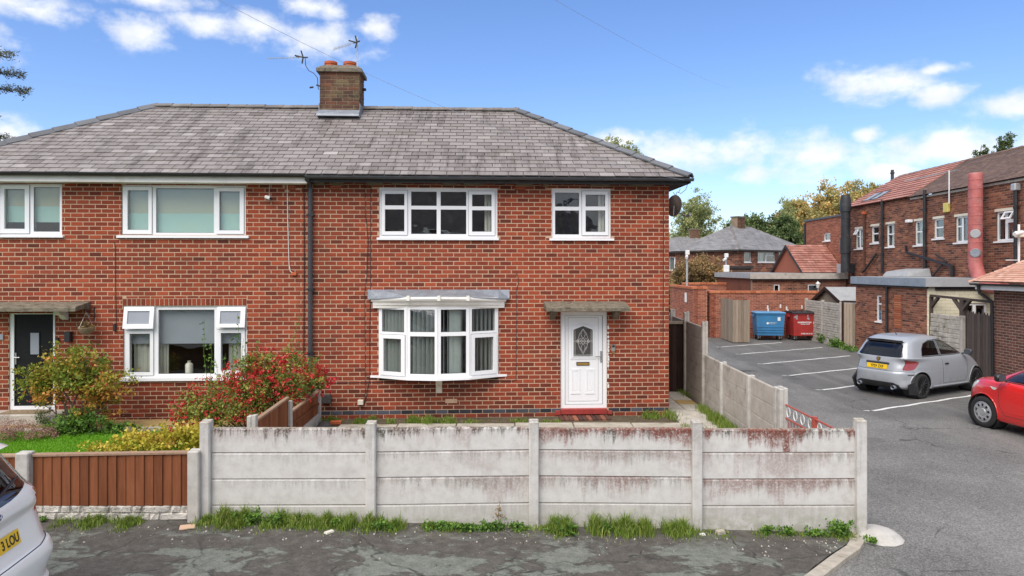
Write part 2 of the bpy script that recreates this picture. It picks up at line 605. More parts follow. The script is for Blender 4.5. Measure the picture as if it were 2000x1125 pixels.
def wood_mat(name, c0, c1, wear=(0.3, 0.27, 0.23), wear_amt=0.25, stretch=(9, 9, 0.9)):
 m, w = new_mat(name)
 p = wpos(w)
 t = tone_attr(w)
 oi = w.n('ShaderNodeObjectInfo').outputs['Random']
 q = w.vmath('MULTIPLY', p, stretch)
 n = w.noise(q, 3.0, 7, 0.65, 0.4)
 a = w.math('ADD', w.math('MULTIPLY', n, 0.75), w.math('MULTIPLY', w.math('ADD', t, w.math('SUBTRACT', oi, 0.5)), 0.22))
 c = w.ramp(a, [(0.28, c0), (0.8, c1)])
 c = w.mix(w.math('MULTIPLY', w.rng(w.noise(p, 2.4, 7, 0.65), 0.52, 0.75), wear_amt), c, wear)
 kn = w.rng(w.voro(w.vmath('MULTIPLY', p, (5, 5, 1.4)), 1.0), 0.10, 0.03)
 c = w.mix(w.math('MULTIPLY', kn, 0.5), c, tuple(x * 0.4 for x in c0))
 finish(w, c, 0.8, n, 0.004, spec=0.25)
 return m


def leaf_mat(name, stops, trans=0.25, rough=0.55):
 m, w = new_mat(name)
 p = wpos(w)
 t = tone_attr(w)
 n = w.noise(p, 3.0, 3, 0.6)
 c = w.ramp(w.math('ADD', t, w.math('MULTIPLY', w.math('SUBTRACT', n, 0.5), 0.35)), stops)
 pr = w.n('ShaderNodeBsdfPrincipled', None, Base_Color=c, Roughness=rough)
 pr.inputs['Specular IOR Level'].default_value = 0.3
 tr = w.n('ShaderNodeBsdfTranslucent', None, Color=c)
 mx = w.n('ShaderNodeMixShader', None, i0=trans)
 w.t.links.new(pr.outputs[0], mx.inputs[1])
 w.t.links.new(tr.outputs[0], mx.inputs[2])
 o = w.n('ShaderNodeOutputMaterial')
 w.t.links.new(mx.outputs[0], o.inputs[0])
 return m


def glass_mat(name, tint=(0.93, 0.95, 0.94), boost=1.9, wav=0.0012, base=0.01):
 m, w = new_mat(name)
 p = wpos(w)
 fr = w.n('ShaderNodeFresnel', None, IOR=1.5).outputs[0]
 fac = w.math('ADD', w.math('MULTIPLY', fr, boost), base, clamp=True)
 bp = w.n('ShaderNodeBump', None, Height=w.noise(p, 1.7, 2, 0.5), Distance=wav * 10, Strength=0.6)
 gl = w.n('ShaderNodeBsdfGlossy', None, Color=(0.95, 0.97, 1.0), Roughness=0.015)
 w.t.links.new(bp.outputs[0], gl.inputs['Normal'])
 fac = w.math('MULTIPLY', fac, w.math('SUBTRACT', 1.0, w.n('ShaderNodeNewGeometry').outputs['Backfacing']))
 tr = w.n('ShaderNodeBsdfTransparent', None, Color=tint)
 mx = w.n('ShaderNodeMixShader', None, i0=fac)
 w.t.links.new(tr.outputs[0], mx.inputs[1])
 w.t.links.new(gl.outputs[0], mx.inputs[2])
 o = w.n('ShaderNodeOutputMaterial')
 w.t.links.new(mx.outputs[0], o.inputs[0])
 return m


def paint_mat(name, col, rough=0.3, metallic=0.0, coat=1.0, flake=0.0, grime=0.25):
 m, w = new_mat(name)
 p = wpos(w)
 ps = w.n('ShaderNodeSeparateXYZ', None, i0=p)
 c = col
 d = w.math('MULTIPLY', w.rng(w.noise(p, 5, 7, 0.65), 0.45, 0.8), w.rng(ps.outputs[2], 0.75, 0.1, 0.15, 1.0))
 c = w.mix(w.math('MULTIPLY', d, grime), c, (0.12, 0.10, 0.085))
 rr = w.math('ADD', rough, w.math('MULTIPLY', d, 0.3))
 finish(w, c, rr, w.noise(p, 900, 2) if flake else None, flake, metallic, 0.5, coat, 0.06)
 return m


def lawn_mat():
 m, w = new_mat('lawn_soil')
 p = wpos(w)
 n = w.noise(p, 35, 6, 0.75)
 b = w.noise(p, 1.3, 4, 0.6)
 c = w.ramp(w.math('ADD', w.math('MULTIPLY', n, 0.75), w.math('MULTIPLY', b, 0.25)), [(0.3, (0.08, 0.19, 0.015)), (0.7, (0.16, 0.36, 0.025))])
 finish(w, c, 0.85, n, 0.02, spec=0.2)
 return m


M = {}
M['brick'] = brick_mat('facing_brick', [(0.0, (0.11, 0.028, 0.017)), (0.35, (0.205, 0.041, 0.021)), (0.65, (0.285, 0.056, 0.026)), (1.0, (0.36, 0.078, 0.034))], 0.35)
M['mortar'] = mortar_mat('pale_mortar', (0.54, 0.37, 0.255), 0.3)
M['brick_blue'] = brick_mat('blue_engineering_brick', [(0.0, (0.025, 0.027, 0.035)), (1.0, (0.085, 0.09, 0.115))], 0.1)
M['brick_stack'] = brick_mat('sooty_chimney_brick', [(0.0, (0.045, 0.03, 0.022)), (0.5, (0.135, 0.06, 0.038)), (1.0, (0.22, 0.08, 0.045))], 0.95, 0.85)
M['mortar_stack'] = mortar_mat('chimney_mortar', (0.26, 0.20, 0.14), 0.5)
M['brick_shop'] = brick_mat('shop_brick', [(0.0, (0.06, 0.03, 0.024)), (0.4, (0.17, 0.062, 0.04)), (0.7, (0.27, 0.10, 0.06)), (1.0, (0.36, 0.15, 0.085))], 0.4)
M['mortar_shop'] = mortar_mat('shop_mortar', (0.36, 0.27, 0.205), 0.4)
M['brick_new'] = brick_mat('new_red_brick', [(0.0, (0.16, 0.055, 0.035)), (0.5, (0.285, 0.09, 0.055)), (1.0, (0.40, 0.14, 0.08))], 0.12)
M['mortar_new'] = mortar_mat('new_mortar', (0.43, 0.29, 0.22), 0.15)
M['brick_coping'] = brick_mat('orange_coping', [(0.0, (0.36, 0.10, 0.045)), (1.0, (0.50, 0.19, 0.095))], 0.1)
M['brick_garage'] = brick_mat('garage_brick', [(0.0, (0.085, 0.038, 0.03)), (0.5, (0.145, 0.06, 0.044)), (1.0, (0.205, 0.085, 0.06))], 0.15)
M['mortar_garage'] = mortar_mat('garage_mortar', (0.42, 0.33, 0.26), 0.2)
M['brick_dark'] = brick_mat('dark_far_brick', [(0.0, (0.06, 0.03, 0.024)), (1.0, (0.15, 0.065, 0.046))], 0.3)
M['brick_cream'] = brick_mat('cream_painted_brick', [(0.0, (0.62, 0.575, 0.42)), (1.0, (0.74, 0.70, 0.54))], 0.08)
M['mortar_cream'] = mortar_mat('cream_paint_joint', (0.50, 0.45, 0.32), 0.4)
M['slate'] = slate_mat('roof_slate', [(0.0, (0.13, 0.108, 0.10)), (0.4, (0.205, 0.18, 0.171)), (0.75, (0.275, 0.248, 0.238)), (1.0, (0.36, 0.332, 0.322))], 0.9, 0.72)
M['slate_far'] = slate_mat('far_roof_slate', [(0.0, (0.17, 0.165, 0.165)), (1.0, (0.28, 0.275, 0.275))], 0.3, 0.5)
M['hip'] = slate_mat('grey_hip_tile', [(0.0, (0.085, 0.09, 0.10)), (1.0, (0.165, 0.172, 0.185))], 0.35, 0.3)
M['ridge'] = slate_mat('weathered_ridge_tile', [(0.0, (0.13, 0.12, 0.11)), (1.0, (0.24, 0.215, 0.195))], 0.8, 0.6)
M['tile_pink'] = slate_mat('pale_clay_tile', [(0.0, (0.42, 0.21, 0.14)), (0.5, (0.56, 0.31, 0.22)), (1.0, (0.68, 0.42, 0.32))], 0.2, 0.15)
M['tile_red'] = slate_mat('red_clay_tile', [(0.0, (0.24, 0.085, 0.06)), (0.6, (0.34, 0.14, 0.105)), (1.0, (0.45, 0.22, 0.17))], 0.35, 0.4)
M['tile_brown'] = slate_mat('brown_clay_tile', [(0.0, (0.10, 0.062, 0.046)), (0.6, (0.17, 0.105, 0.078)), (1.0, (0.25, 0.155, 0.11))], 0.5, 0.5)
M['concrete'] = concrete_fence_mat()
M['concrete_plain'] = plain('bare_concrete', (0.46, 0.44, 0.405), 0.9, 0.18, 9, 0.004, 90, spec=0.2, dirt=(0.2, 0.18, 0.15), dirt_amt=0.5)
M['concrete_old'] = plain('lichened_concrete', (0.185, 0.16, 0.122), 0.95, 0.4, 12, 0.02, 45, spec=0.1, dirt=(0.06, 0.052, 0.038), dirt_amt=0.9)
M['concrete_grey'] = plain('grey_concrete', (0.42, 0.385, 0.34), 0.92, 0.2, 5, 0.004, 70, spec=0.2, dirt=(0.14, 0.12, 0.1), dirt_amt=0.6)
M['kerb'] = plain('kerb_concrete', (0.40, 0.36, 0.30), 0.92, 0.22, 9, 0.006, 110, spec=0.2, dirt=(0.17, 0.15, 0.12), dirt_amt=0.6)
M['paving'] = plain('paving_slab', (0.44, 0.41, 0.36), 0.92, 0.2, 6, 0.004, 90, spec=0.2, dirt=(0.2, 0.18, 0.13), dirt_amt=0.6)
M['paving_buff'] = plain('buff_slab', (0.38, 0.265, 0.115), 0.92, 0.2, 6, 0.004, 90, spec=0.2, dirt=(0.22, 0.16, 0.08), dirt_amt=0.5)
M['upvc'] = plain('white_upvc', (0.80, 0.805, 0.815), 0.32, 0.025, 2.0, spec=0.5)
M['white_paint'] = plain('aged_white_paint', (0.73, 0.715, 0.67), 0.55, 0.06, 5, dirt=(0.42, 0.37, 0.3), dirt_amt=0.35)
M['cream_paint'] = plain('cream_trim', (0.70, 0.65, 0.53), 0.6, 0.08, 5, dirt=(0.3, 0.26, 0.2), dirt_amt=0.4)
M['seal'] = plain('window_gasket', (0.045, 0.047, 0.05), 0.6, 0.1)
M['black'] = plain('black_plastic', (0.018, 0.018, 0.02), 0.42, 0.2, 6, dirt=(0.08, 0.075, 0.07), dirt_amt=0.4)
M['gutter'] = plain('grey_gutter', (0.055, 0.06, 0.068), 0.4, 0.25, 4, dirt=(0.13, 0.125, 0.115), dirt_amt=0.4)
M['gutter_dark'] = plain('tarred_board', (0.022, 0.019, 0.018), 0.7, 0.4, 8, dirt=(0.10, 0.075, 0.06), dirt_amt=0.5)
M['downpipe'] = plain('anthracite_pipe', (0.048, 0.053, 0.062), 0.35, 0.1, 3)
M['lead'] = plain('sheet_lead', (0.22, 0.245, 0.28), 0.55, 0.2, 7, 0.01, 14, metallic=0.2, dirt=(0.42, 0.44, 0.46), dirt_amt=0.5)
M['felt'] = plain('grey_roof_felt', (0.33, 0.34, 0.35), 0.8, 0.12, 3, dirt=(0.2, 0.2, 0.2), dirt_amt=0.5)
M['felt_blue'] = plain('blue_grey_fascia', (0.24, 0.28, 0.33), 0.6, 0.18, 3, dirt=(0.13, 0.14, 0.13), dirt_amt=0.5)
M['terracotta'] = plain('terracotta', (0.47, 0.115, 0.045), 0.8, 0.2, 12, 0.004, 80, spec=0.25)
M['red_sill'] = plain('red_painted_sill', (0.30, 0.035, 0.028), 0.55, 0.2, 8, dirt=(0.35, 0.2, 0.14), dirt_amt=0.3)
M['brass'] = plain('brass', (0.60, 0.38, 0.10), 0.32, 0.1, 8, metallic=0.85)
M['steel'] = plain('dull_steel', (0.42, 0.42, 0.42), 0.38, 0.15, 12, metallic=0.8)
M['galv'] = plain('galvanised_steel', (0.48, 0.50, 0.51), 0.5, 0.12, 9, metallic=0.55)
M['cable_mat'] = plain('cable_sheath', (0.03, 0.026, 0.026), 0.6, 0.1)
M['cable_white'] = plain('white_cable_sheath', (0.66, 0.63, 0.58), 0.6, 0.1)
M['wire_far'] = plain('overhead_wire_sheath', (0.33, 0.36, 0.42), 0.6, 0.1)
M['wood_fence'] = wood_mat('red_brown_boards', (0.135, 0.044, 0.018), (0.27, 0.095, 0.04), (0.23, 0.11, 0.06), 0.25)
M['wood_pale'] = wood_mat('pale_rail', (0.24, 0.15, 0.10), (0.42, 0.29, 0.20))
M['wood_dark'] = wood_mat('dark_gate_boards', (0.016, 0.009, 0.007), (0.055, 0.028, 0.022), (0.085, 0.05, 0.04), 0.3)
M['wood_grey'] = wood_mat('silvered_boards', (0.20, 0.155, 0.115), (0.40, 0.325, 0.25), (0.26, 0.24, 0.19), 0.3)
M['wood_gate'] = wood_mat('brown_grey_pickets', (0.06, 0.045, 0.038), (0.125, 0.098, 0.084), (0.16, 0.14, 0.125), 0.3)
M['panel_grey'] = plain('weathered_concrete_panel', (0.45, 0.41, 0.355), 0.95, 0.3, 6, 0.02, 30, spec=0.15, dirt=(0.11, 0.095, 0.08), dirt_amt=0.75)
M['rockface'] = plain('rock_faced_gravel_board', (0.55, 0.52, 0.47), 0.95, 0.25, 10, 0.03, 22, spec=0.15, dirt=(0.12, 0.105, 0.085), dirt_amt=0.85)
M['asphalt'] = asphalt_mat()
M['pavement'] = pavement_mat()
M['soil'] = plain('bare_soil', (0.115, 0.092, 0.062), 0.95, 0.4, 14, 0.03, 40, spec=0.1, dirt=(0.2, 0.18, 0.13), dirt_amt=0.5)
M['garden_concrete'] = plain('garden_concrete', (0.41, 0.375, 0.31), 0.95, 0.25, 5, 0.008, 60, spec=0.15, dirt=(0.17, 0.15, 0.1), dirt_amt=0.7)
M['lawn'] = lawn_mat()
M['far_ground'] = plain('distant_grass', (0.06, 0.085, 0.035), 0.95, 0.3, 0.2)
M['line'] = plain('worn_white_line', (0.66, 0.66, 0.635), 0.8, 0.15, 14, dirt=(0.19, 0.185, 0.18), dirt_amt=1.0)
M['glass'] = glass_mat('window_glass')
M['glass_far'] = glass_mat('far_window_glass', (0.8, 0.84, 0.85), 2.6, 0.001, 0.05)
M['glass_car'] = glass_mat('car_glass', (0.62, 0.66, 0.65), 1.9, 0.0, 0.01)
M['glass_tint'] = glass_mat('tinted_car_glass', (0.10, 0.105, 0.11), 1.4, 0.0, 0.0)
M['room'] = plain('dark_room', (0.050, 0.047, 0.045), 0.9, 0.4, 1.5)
M['blind_green'] = plain('roller_blind', (0.42, 0.41, 0.29), 0.9, 0.06, 2, spec=0.1)
M['blind_teal'] = plain('frosted_teal_film', (0.36, 0.53, 0.47), 0.8, 0.05, 2, spec=0.1)
M['blind_grey'] = plain('grey_roller_blind', (0.30, 0.32, 0.36), 0.9, 0.06, 2, spec=0.1)
M['curtain'] = plain('pale_curtain', (0.60, 0.585, 0.52), 0.95, 0.1, 3, spec=0.1)
M['vertical_blind'] = plain('vertical_blind_slat', (0.40, 0.43, 0.41), 0.85, 0.12, 2, spec=0.1)
M['ceramic'] = plain('cream_ceramic', (0.66, 0.62, 0.54), 0.35, 0.05)
M['door_black'] = plain('black_door', (0.010, 0.010, 0.011), 0.55, 0.3, 20, spec=0.2)
M['red_metal'] = plain('faded_red_gate_paint', (0.38, 0.075, 0.05), 0.5, 0.2, 10, dirt=(0.24, 0.12, 0.09), dirt_amt=0.5)
M['white_metal'] = plain('white_painted_metal', (0.72, 0.71, 0.68), 0.5, 0.1, 10)
M['flue_red'] = plain('faded_red_flue', (0.42, 0.12, 0.11), 0.6, 0.25, 4, 0.01, 20, dirt=(0.40, 0.26, 0.24), dirt_amt=0.6)
M['flue_black'] = plain('black_flue', (0.02, 0.021, 0.024), 0.5, 0.3, 4, dirt=(0.09, 0.09, 0.09), dirt_amt=0.5)
M['bin_blue'] = plain('blue_bin_plastic', (0.045, 0.20, 0.40), 0.45, 0.12, 3, dirt=(0.05, 0.12, 0.2), dirt_amt=0.4)
M['bin_blue_lid'] = plain('pale_blue_lid', (0.13, 0.33, 0.56), 0.45, 0.12, 4, dirt=(0.05, 0.12, 0.2), dirt_amt=0.4)
M['bin_red'] = plain('red_bin_steel', (0.36, 0.032, 0.028), 0.5, 0.15, 4, dirt=(0.18, 0.03, 0.03), dirt_amt=0.5)
M['print_white'] = plain('white_print', (0.78, 0.78, 0.78), 0.6, 0.03)
M['print_black'] = plain('black_print', (0.012, 0.012, 0.012), 0.5, 0.03)
M['print_blue'] = plain('blue_enamel', (0.02, 0.045, 0.19), 0.25, 0.05)
M['plate_yellow'] = plain('yellow_plate', (0.80, 0.50, 0.012), 0.35, 0.04)
M['sign_yellow'] = plain('yellow_sign', (0.62, 0.53, 0.14), 0.5, 0.08)
M['car_grey'] = paint_mat('matt_grey_paint', (0.33, 0.35, 0.375), 0.36, 0.15, 0.6, 0, 0.35)
M['car_red'] = paint_mat('red_car_paint', (0.66, 0.016, 0.013), 0.3, 0.0, 1.0, 0, 0.2)
M['car_silver'] = paint_mat('pale_silver_paint', (0.79, 0.785, 0.77), 0.35, 0.05, 1.0, 0, 0.12)
M['rubber'] = plain('tyre_rubber', (0.018, 0.018, 0.018), 0.8, 0.2, 12, dirt=(0.06, 0.055, 0.05), dirt_amt=0.5)
M['alloy_black'] = plain('black_alloy', (0.03, 0.03, 0.032), 0.4, 0.15, 12, metallic=0.4)
M['alloy'] = plain('silver_wheel_trim', (0.44, 0.44, 0.45), 0.4, 0.1, 12, metallic=0.5)
M['lamp_red'] = plain('red_lamp_lens', (0.26, 0.022, 0.028), 0.15, 0.3, 30, coat=1.0)
M['lamp_clear'] = plain('clear_lamp_lens', (0.72, 0.72, 0.66), 0.15, 0.15, 14, coat=1.0)
M['seam'] = plain('panel_gap', (0.03, 0.03, 0.032), 0.8, 0.05)
M['interior'] = plain('car_interior', (0.03, 0.03, 0.032), 0.85, 0.2, 6)
M['rust_dish'] = plain('rusty_dish', (0.075, 0.052, 0.038), 0.75, 0.4, 10, dirt=(0.15, 0.09, 0.055), dirt_amt=0.7)
M['card'] = plain('buff_cardboard', (0.55, 0.37, 0.25), 0.9, 0.06)
M['stone_dark'] = plain('dark_rubble', (0.07, 0.065, 0.06), 0.9, 0.3, 20, 0.02, 30)
M['wicker'] = plain('dry_basket', (0.27, 0.20, 0.12), 0.95, 0.3, 40, 0.02, 80)
M['bark'] = plain('tree_bark', (0.115, 0.09, 0.068), 0.95, 0.3, 12, 0.03, 20, spec=0.1)
M['bark_pale'] = plain('birch_bark', (0.36, 0.34, 0.30), 0.9, 0.3, 6, spec=0.1)
M['render_white'] = plain('white_base_panel', (0.50, 0.475, 0.43), 0.9, 0.12, 5, dirt=(0.25, 0.22, 0.18), dirt_amt=0.5)

M['leaf_rose'] = leaf_mat('rose_leaf', [(0.0, (0.0834, 0.133, 0.0223)), (0.45, (0.225, 0.282, 0.0398)), (0.7, (0.434, 0.32, 0.0479)), (1.0, (0.6, 0.246, 0.0638))])
M['leaf_fuchsia'] = leaf_mat('fuchsia_leaf', [(0.0, (0.0788, 0.118, 0.0269)), (0.5, (0.219, 0.282, 0.0504)), (0.8, (0.403, 0.364, 0.084)), (1.0, (0.42, 0.182, 0.0756))])
M['flower_red'] = leaf_mat('red_petals', [(0.0, (0.234, 0.0105, 0.0175)), (0.5, (0.531, 0.0262, 0.0307)), (1.0, (0.701, 0.0875, 0.0784))], 0.15)
M['leaf_yellow'] = leaf_mat('golden_leaf', [(0.0, (0.17, 0.20, 0.025)), (0.45, (0.52, 0.44, 0.05)), (0.75, (0.70, 0.56, 0.10)), (1.0, (0.60, 0.30, 0.12))])
M['leaf_heather'] = leaf_mat('heather_sprigs', [(0.0, (0.143, 0.0845, 0.0585)), (0.5, (0.364, 0.195, 0.156)), (1.0, (0.546, 0.325, 0.273))], 0.1)
M['leaf_green'] = leaf_mat('fresh_leaf', [(0.0, (0.045, 0.09, 0.021)), (0.5, (0.112, 0.225, 0.0375)), (1.0, (0.24, 0.39, 0.06))])
M['leaf_dark'] = leaf_mat('dark_leaf', [(0.0, (0.044, 0.07, 0.028)), (0.5, (0.11, 0.16, 0.056)), (1.0, (0.22, 0.28, 0.1))])
M['leaf_birch'] = leaf_mat('birch_leaf', [(0.0, (0.169, 0.206, 0.0878)), (0.5, (0.356, 0.394, 0.166)), (1.0, (0.619, 0.6, 0.254))], 0.35)
M['leaf_autumn'] = leaf_mat('autumn_leaf', [(0.0, (0.18, 0.198, 0.081)), (0.4, (0.414, 0.378, 0.144)), (0.75, (0.72, 0.522, 0.198)), (1.0, (0.85, 0.468, 0.198))], 0.35)
M['leaf_brown'] = leaf_mat('brown_shrub_leaf', [(0.0, (0.075, 0.075, 0.033)), (0.5, (0.3, 0.203, 0.09)), (1.0, (0.54, 0.345, 0.15))], 0.25)
M['leaf_conifer'] = leaf_mat('conifer_needles', [(0.0, (0.045, 0.0525, 0.033)), (0.6, (0.128, 0.143, 0.0825)), (1.0, (0.3, 0.225, 0.135))], 0.1)
M['grass'] = leaf_mat('grass_blades', [(0.0, (0.075, 0.112, 0.0225)), (0.5, (0.173, 0.27, 0.0375)), (0.9, (0.345, 0.405, 0.09)), (1.0, (0.5, 0.43, 0.2))], 0.3)
M['lawn_blade'] = leaf_mat('lawn_blades', [(0.0, (0.10, 0.24, 0.015)), (0.5, (0.17, 0.40, 0.022)), (1.0, (0.26, 0.50, 0.045))], 0.3)


# ------------------------------------------------------------------ walls of bricks
def cells(u0, u1, z0, z1, holes):
 """the rectangle minus the holes, as rectangles"""
 us = sorted({u0, u1, *[min(max(h[0], u0), u1) for h in holes], *[min(max(h[1], u0), u1) for h in holes]})
 zs = sorted({z0, z1, *[min(max(h[2], z0), z1) for h in holes], *[min(max(h[3], z0), z1) for h in holes]})
 out = []
 for j in range(len(zs) - 1):
  run = None
  for i in range(len(us) - 1):
   cu, cz = (us[i] + us[i + 1]) / 2, (zs[j] + zs[j + 1]) / 2
   solid = not any(h[0] < cu < h[1] and h[2] < cz < h[3] for h in holes)
   if solid:
    run = [us[i], us[i + 1]] if run is None else [run[0], us[i + 1]]
   if (not solid or i == len(us) - 2) and run is not None:
    out.append((run[0], run[1], zs[j], zs[j + 1]))
    run = None
 return out


def clip_rect(r, holes):
 """a brick cut back where it meets an opening (None when nothing is left)"""
 a, b, c, d = r
 for h in holes:
  if h[0] < b - 1e-4 and h[1] > a + 1e-4 and h[2] < d - 1e-4 and h[3] > c + 1e-4:
   opts = [(h[0] - a, 'b'), (b - h[1], 'a'), (h[2] - c, 'd'), (d - h[3], 'c')]
   best = max(opts, key=lambda o: o[0] * ((d - c) if o[1] in 'ab' else (b - a)))
   if best[0] < 0.012:
    return None
   if best[1] == 'b': b = h[0]
   elif best[1] == 'a': a = h[1]
   elif best[1] == 'd': d = h[2]
   else: c = h[3]
 return (a, b, c, d) if b - a > 0.02 and d - c > 0.012 else None


BRICK_CACHE = {}


def brick_block(mb, a, b, c, d, y0, y1, tone, ch=0.005, skew=0.0):
 """a brick lying in a wall whose face looks along -y"""
 vs = [(a, y1, c), (b, y1, c), (b, y1, d), (a, y1, d), (a, y0 + ch, c), (b, y0 + ch, c), (b, y0 + ch, d), (a, y0 + ch, d),
   (a + ch, y0, c + ch), (b - ch, y0 + skew, c + ch), (b - ch, y0 + skew, d - ch), (a + ch, y0, d - ch)]
 mb.add(vs, [(4, 5, 1, 0), (5, 6, 2, 1), (6, 7, 3, 2), (7, 4, 0, 3), (8, 9, 5, 4), (9, 10, 6, 5), (10, 11, 7, 6), (11, 8, 4, 7), (8, 9, 10, 11)], tone)


def brick_wall(parent, u0, u1, z0, z1, holes=(), L=0.2345, Hc=0.0858, joint=0.013, mat='brick', plane=None, nparts=0,
    thick=0.22, proud=0.008, mortar='mortar', tone_fn=None, skip_fn=None, name='wall', header=False, phase=0.0, seed=1, mortar_holes=None):
 """backing of mortar with real bricks standing proud of it; returns the wall object"""
 r = random.Random(seed)
 mb = MB()
 for (a, b, c, d) in cells(u0, u1, z0, z1, list(holes if mortar_holes is None else mortar_holes)):
  mb.box(a, b, 0, thick, c, d)
 wall = mb.build(name, M[mortar], parent)
 whole, rest = [], []
 rows = int(round((z1 - z0) / Hc))
 for i in range(rows):
  c = z0 + i * Hc + joint / 2
  d = z0 + (i + 1) * Hc - joint / 2
  x = u0 - (0.5 * L if i % 2 else 0.0) - phase
  k = 0
  while x < u1:
   a, b = max(u0, x + joint / 2), min(u1, x + L - joint / 2)
   x += L
   if b - a < 0.03:
    continue
   full = b - a > L - joint - 1e-4
   q = clip_rect((a, b, c, d), holes)
   if q is None:
    continue
   if skip_fn and skip_fn(*q):
    continue
   t = tone_fn(q, r) if tone_fn else min(1, max(0, r.gauss(0.55, 0.24)))
   if full and q == (a, b, c, d):
    dep = 99.0
    if plane is not None and nparts:
     w = plane.world((a + b) / 2, 0, (c + d) / 2)
     px = CX + w.x / w.y * F
     dep = w.y if 0 < px < 2000 else 99.0
    whole.append((dep, q, t))
   else:
    rest.append((q, t))
 whole.sort(key=lambda e: e[0])
 parts = [e for e in whole[:nparts] if e[0] < 90]
 rest += [(e[1], e[2]) for e in whole[len(parts):]]
 key = (mat, L, Hc, joint, proud)
 if parts and key not in BRICK_CACHE:
  lst = []
  for i in range(16):
   m2 = MB()
   brick_block(m2, -(L - joint) / 2, (L - joint) / 2, -(Hc - joint) / 2, (Hc - joint) / 2, -proud, 0.02, i / 15, 0.005, 0.0015 * (i % 3 - 1))
   lst.append(m2.mesh('brick', M[mat]))
  BRICK_CACHE[key] = lst
 for dep, q, t in parts:
  o = bpy.data.objects.new('brick', BRICK_CACHE[key][int(round(t * 15))])
  o.location = ((q[0] + q[1]) / 2 + r.uniform(-.001, .001), r.uniform(-.0015, .0015), (q[2] + q[3]) / 2 + r.uniform(-.0015, .0015))
  o.rotation_euler = (0, r.uniform(-.005, .005), 0)
  COL.objects.link(o)
  o.parent = wall
 if rest:
  m2 = MB()
  for q, t in rest:
   dz = r.uniform(-.0015, .0015)
   brick_block(m2, q[0], q[1], q[2] + dz, q[3] + dz, -proud + r.uniform(-.0015, .0015), 0.02, t, min(0.005, (q[3] - q[2]) * .2))
  o = m2.build('brickwork' if parts else 'brick_facing', M[mat], wall)
  o['kind'] = 'stuff'
 return wall


# ------------------------------------------------------------------ roofs of slates and tiles
TILE_CACHE = {}


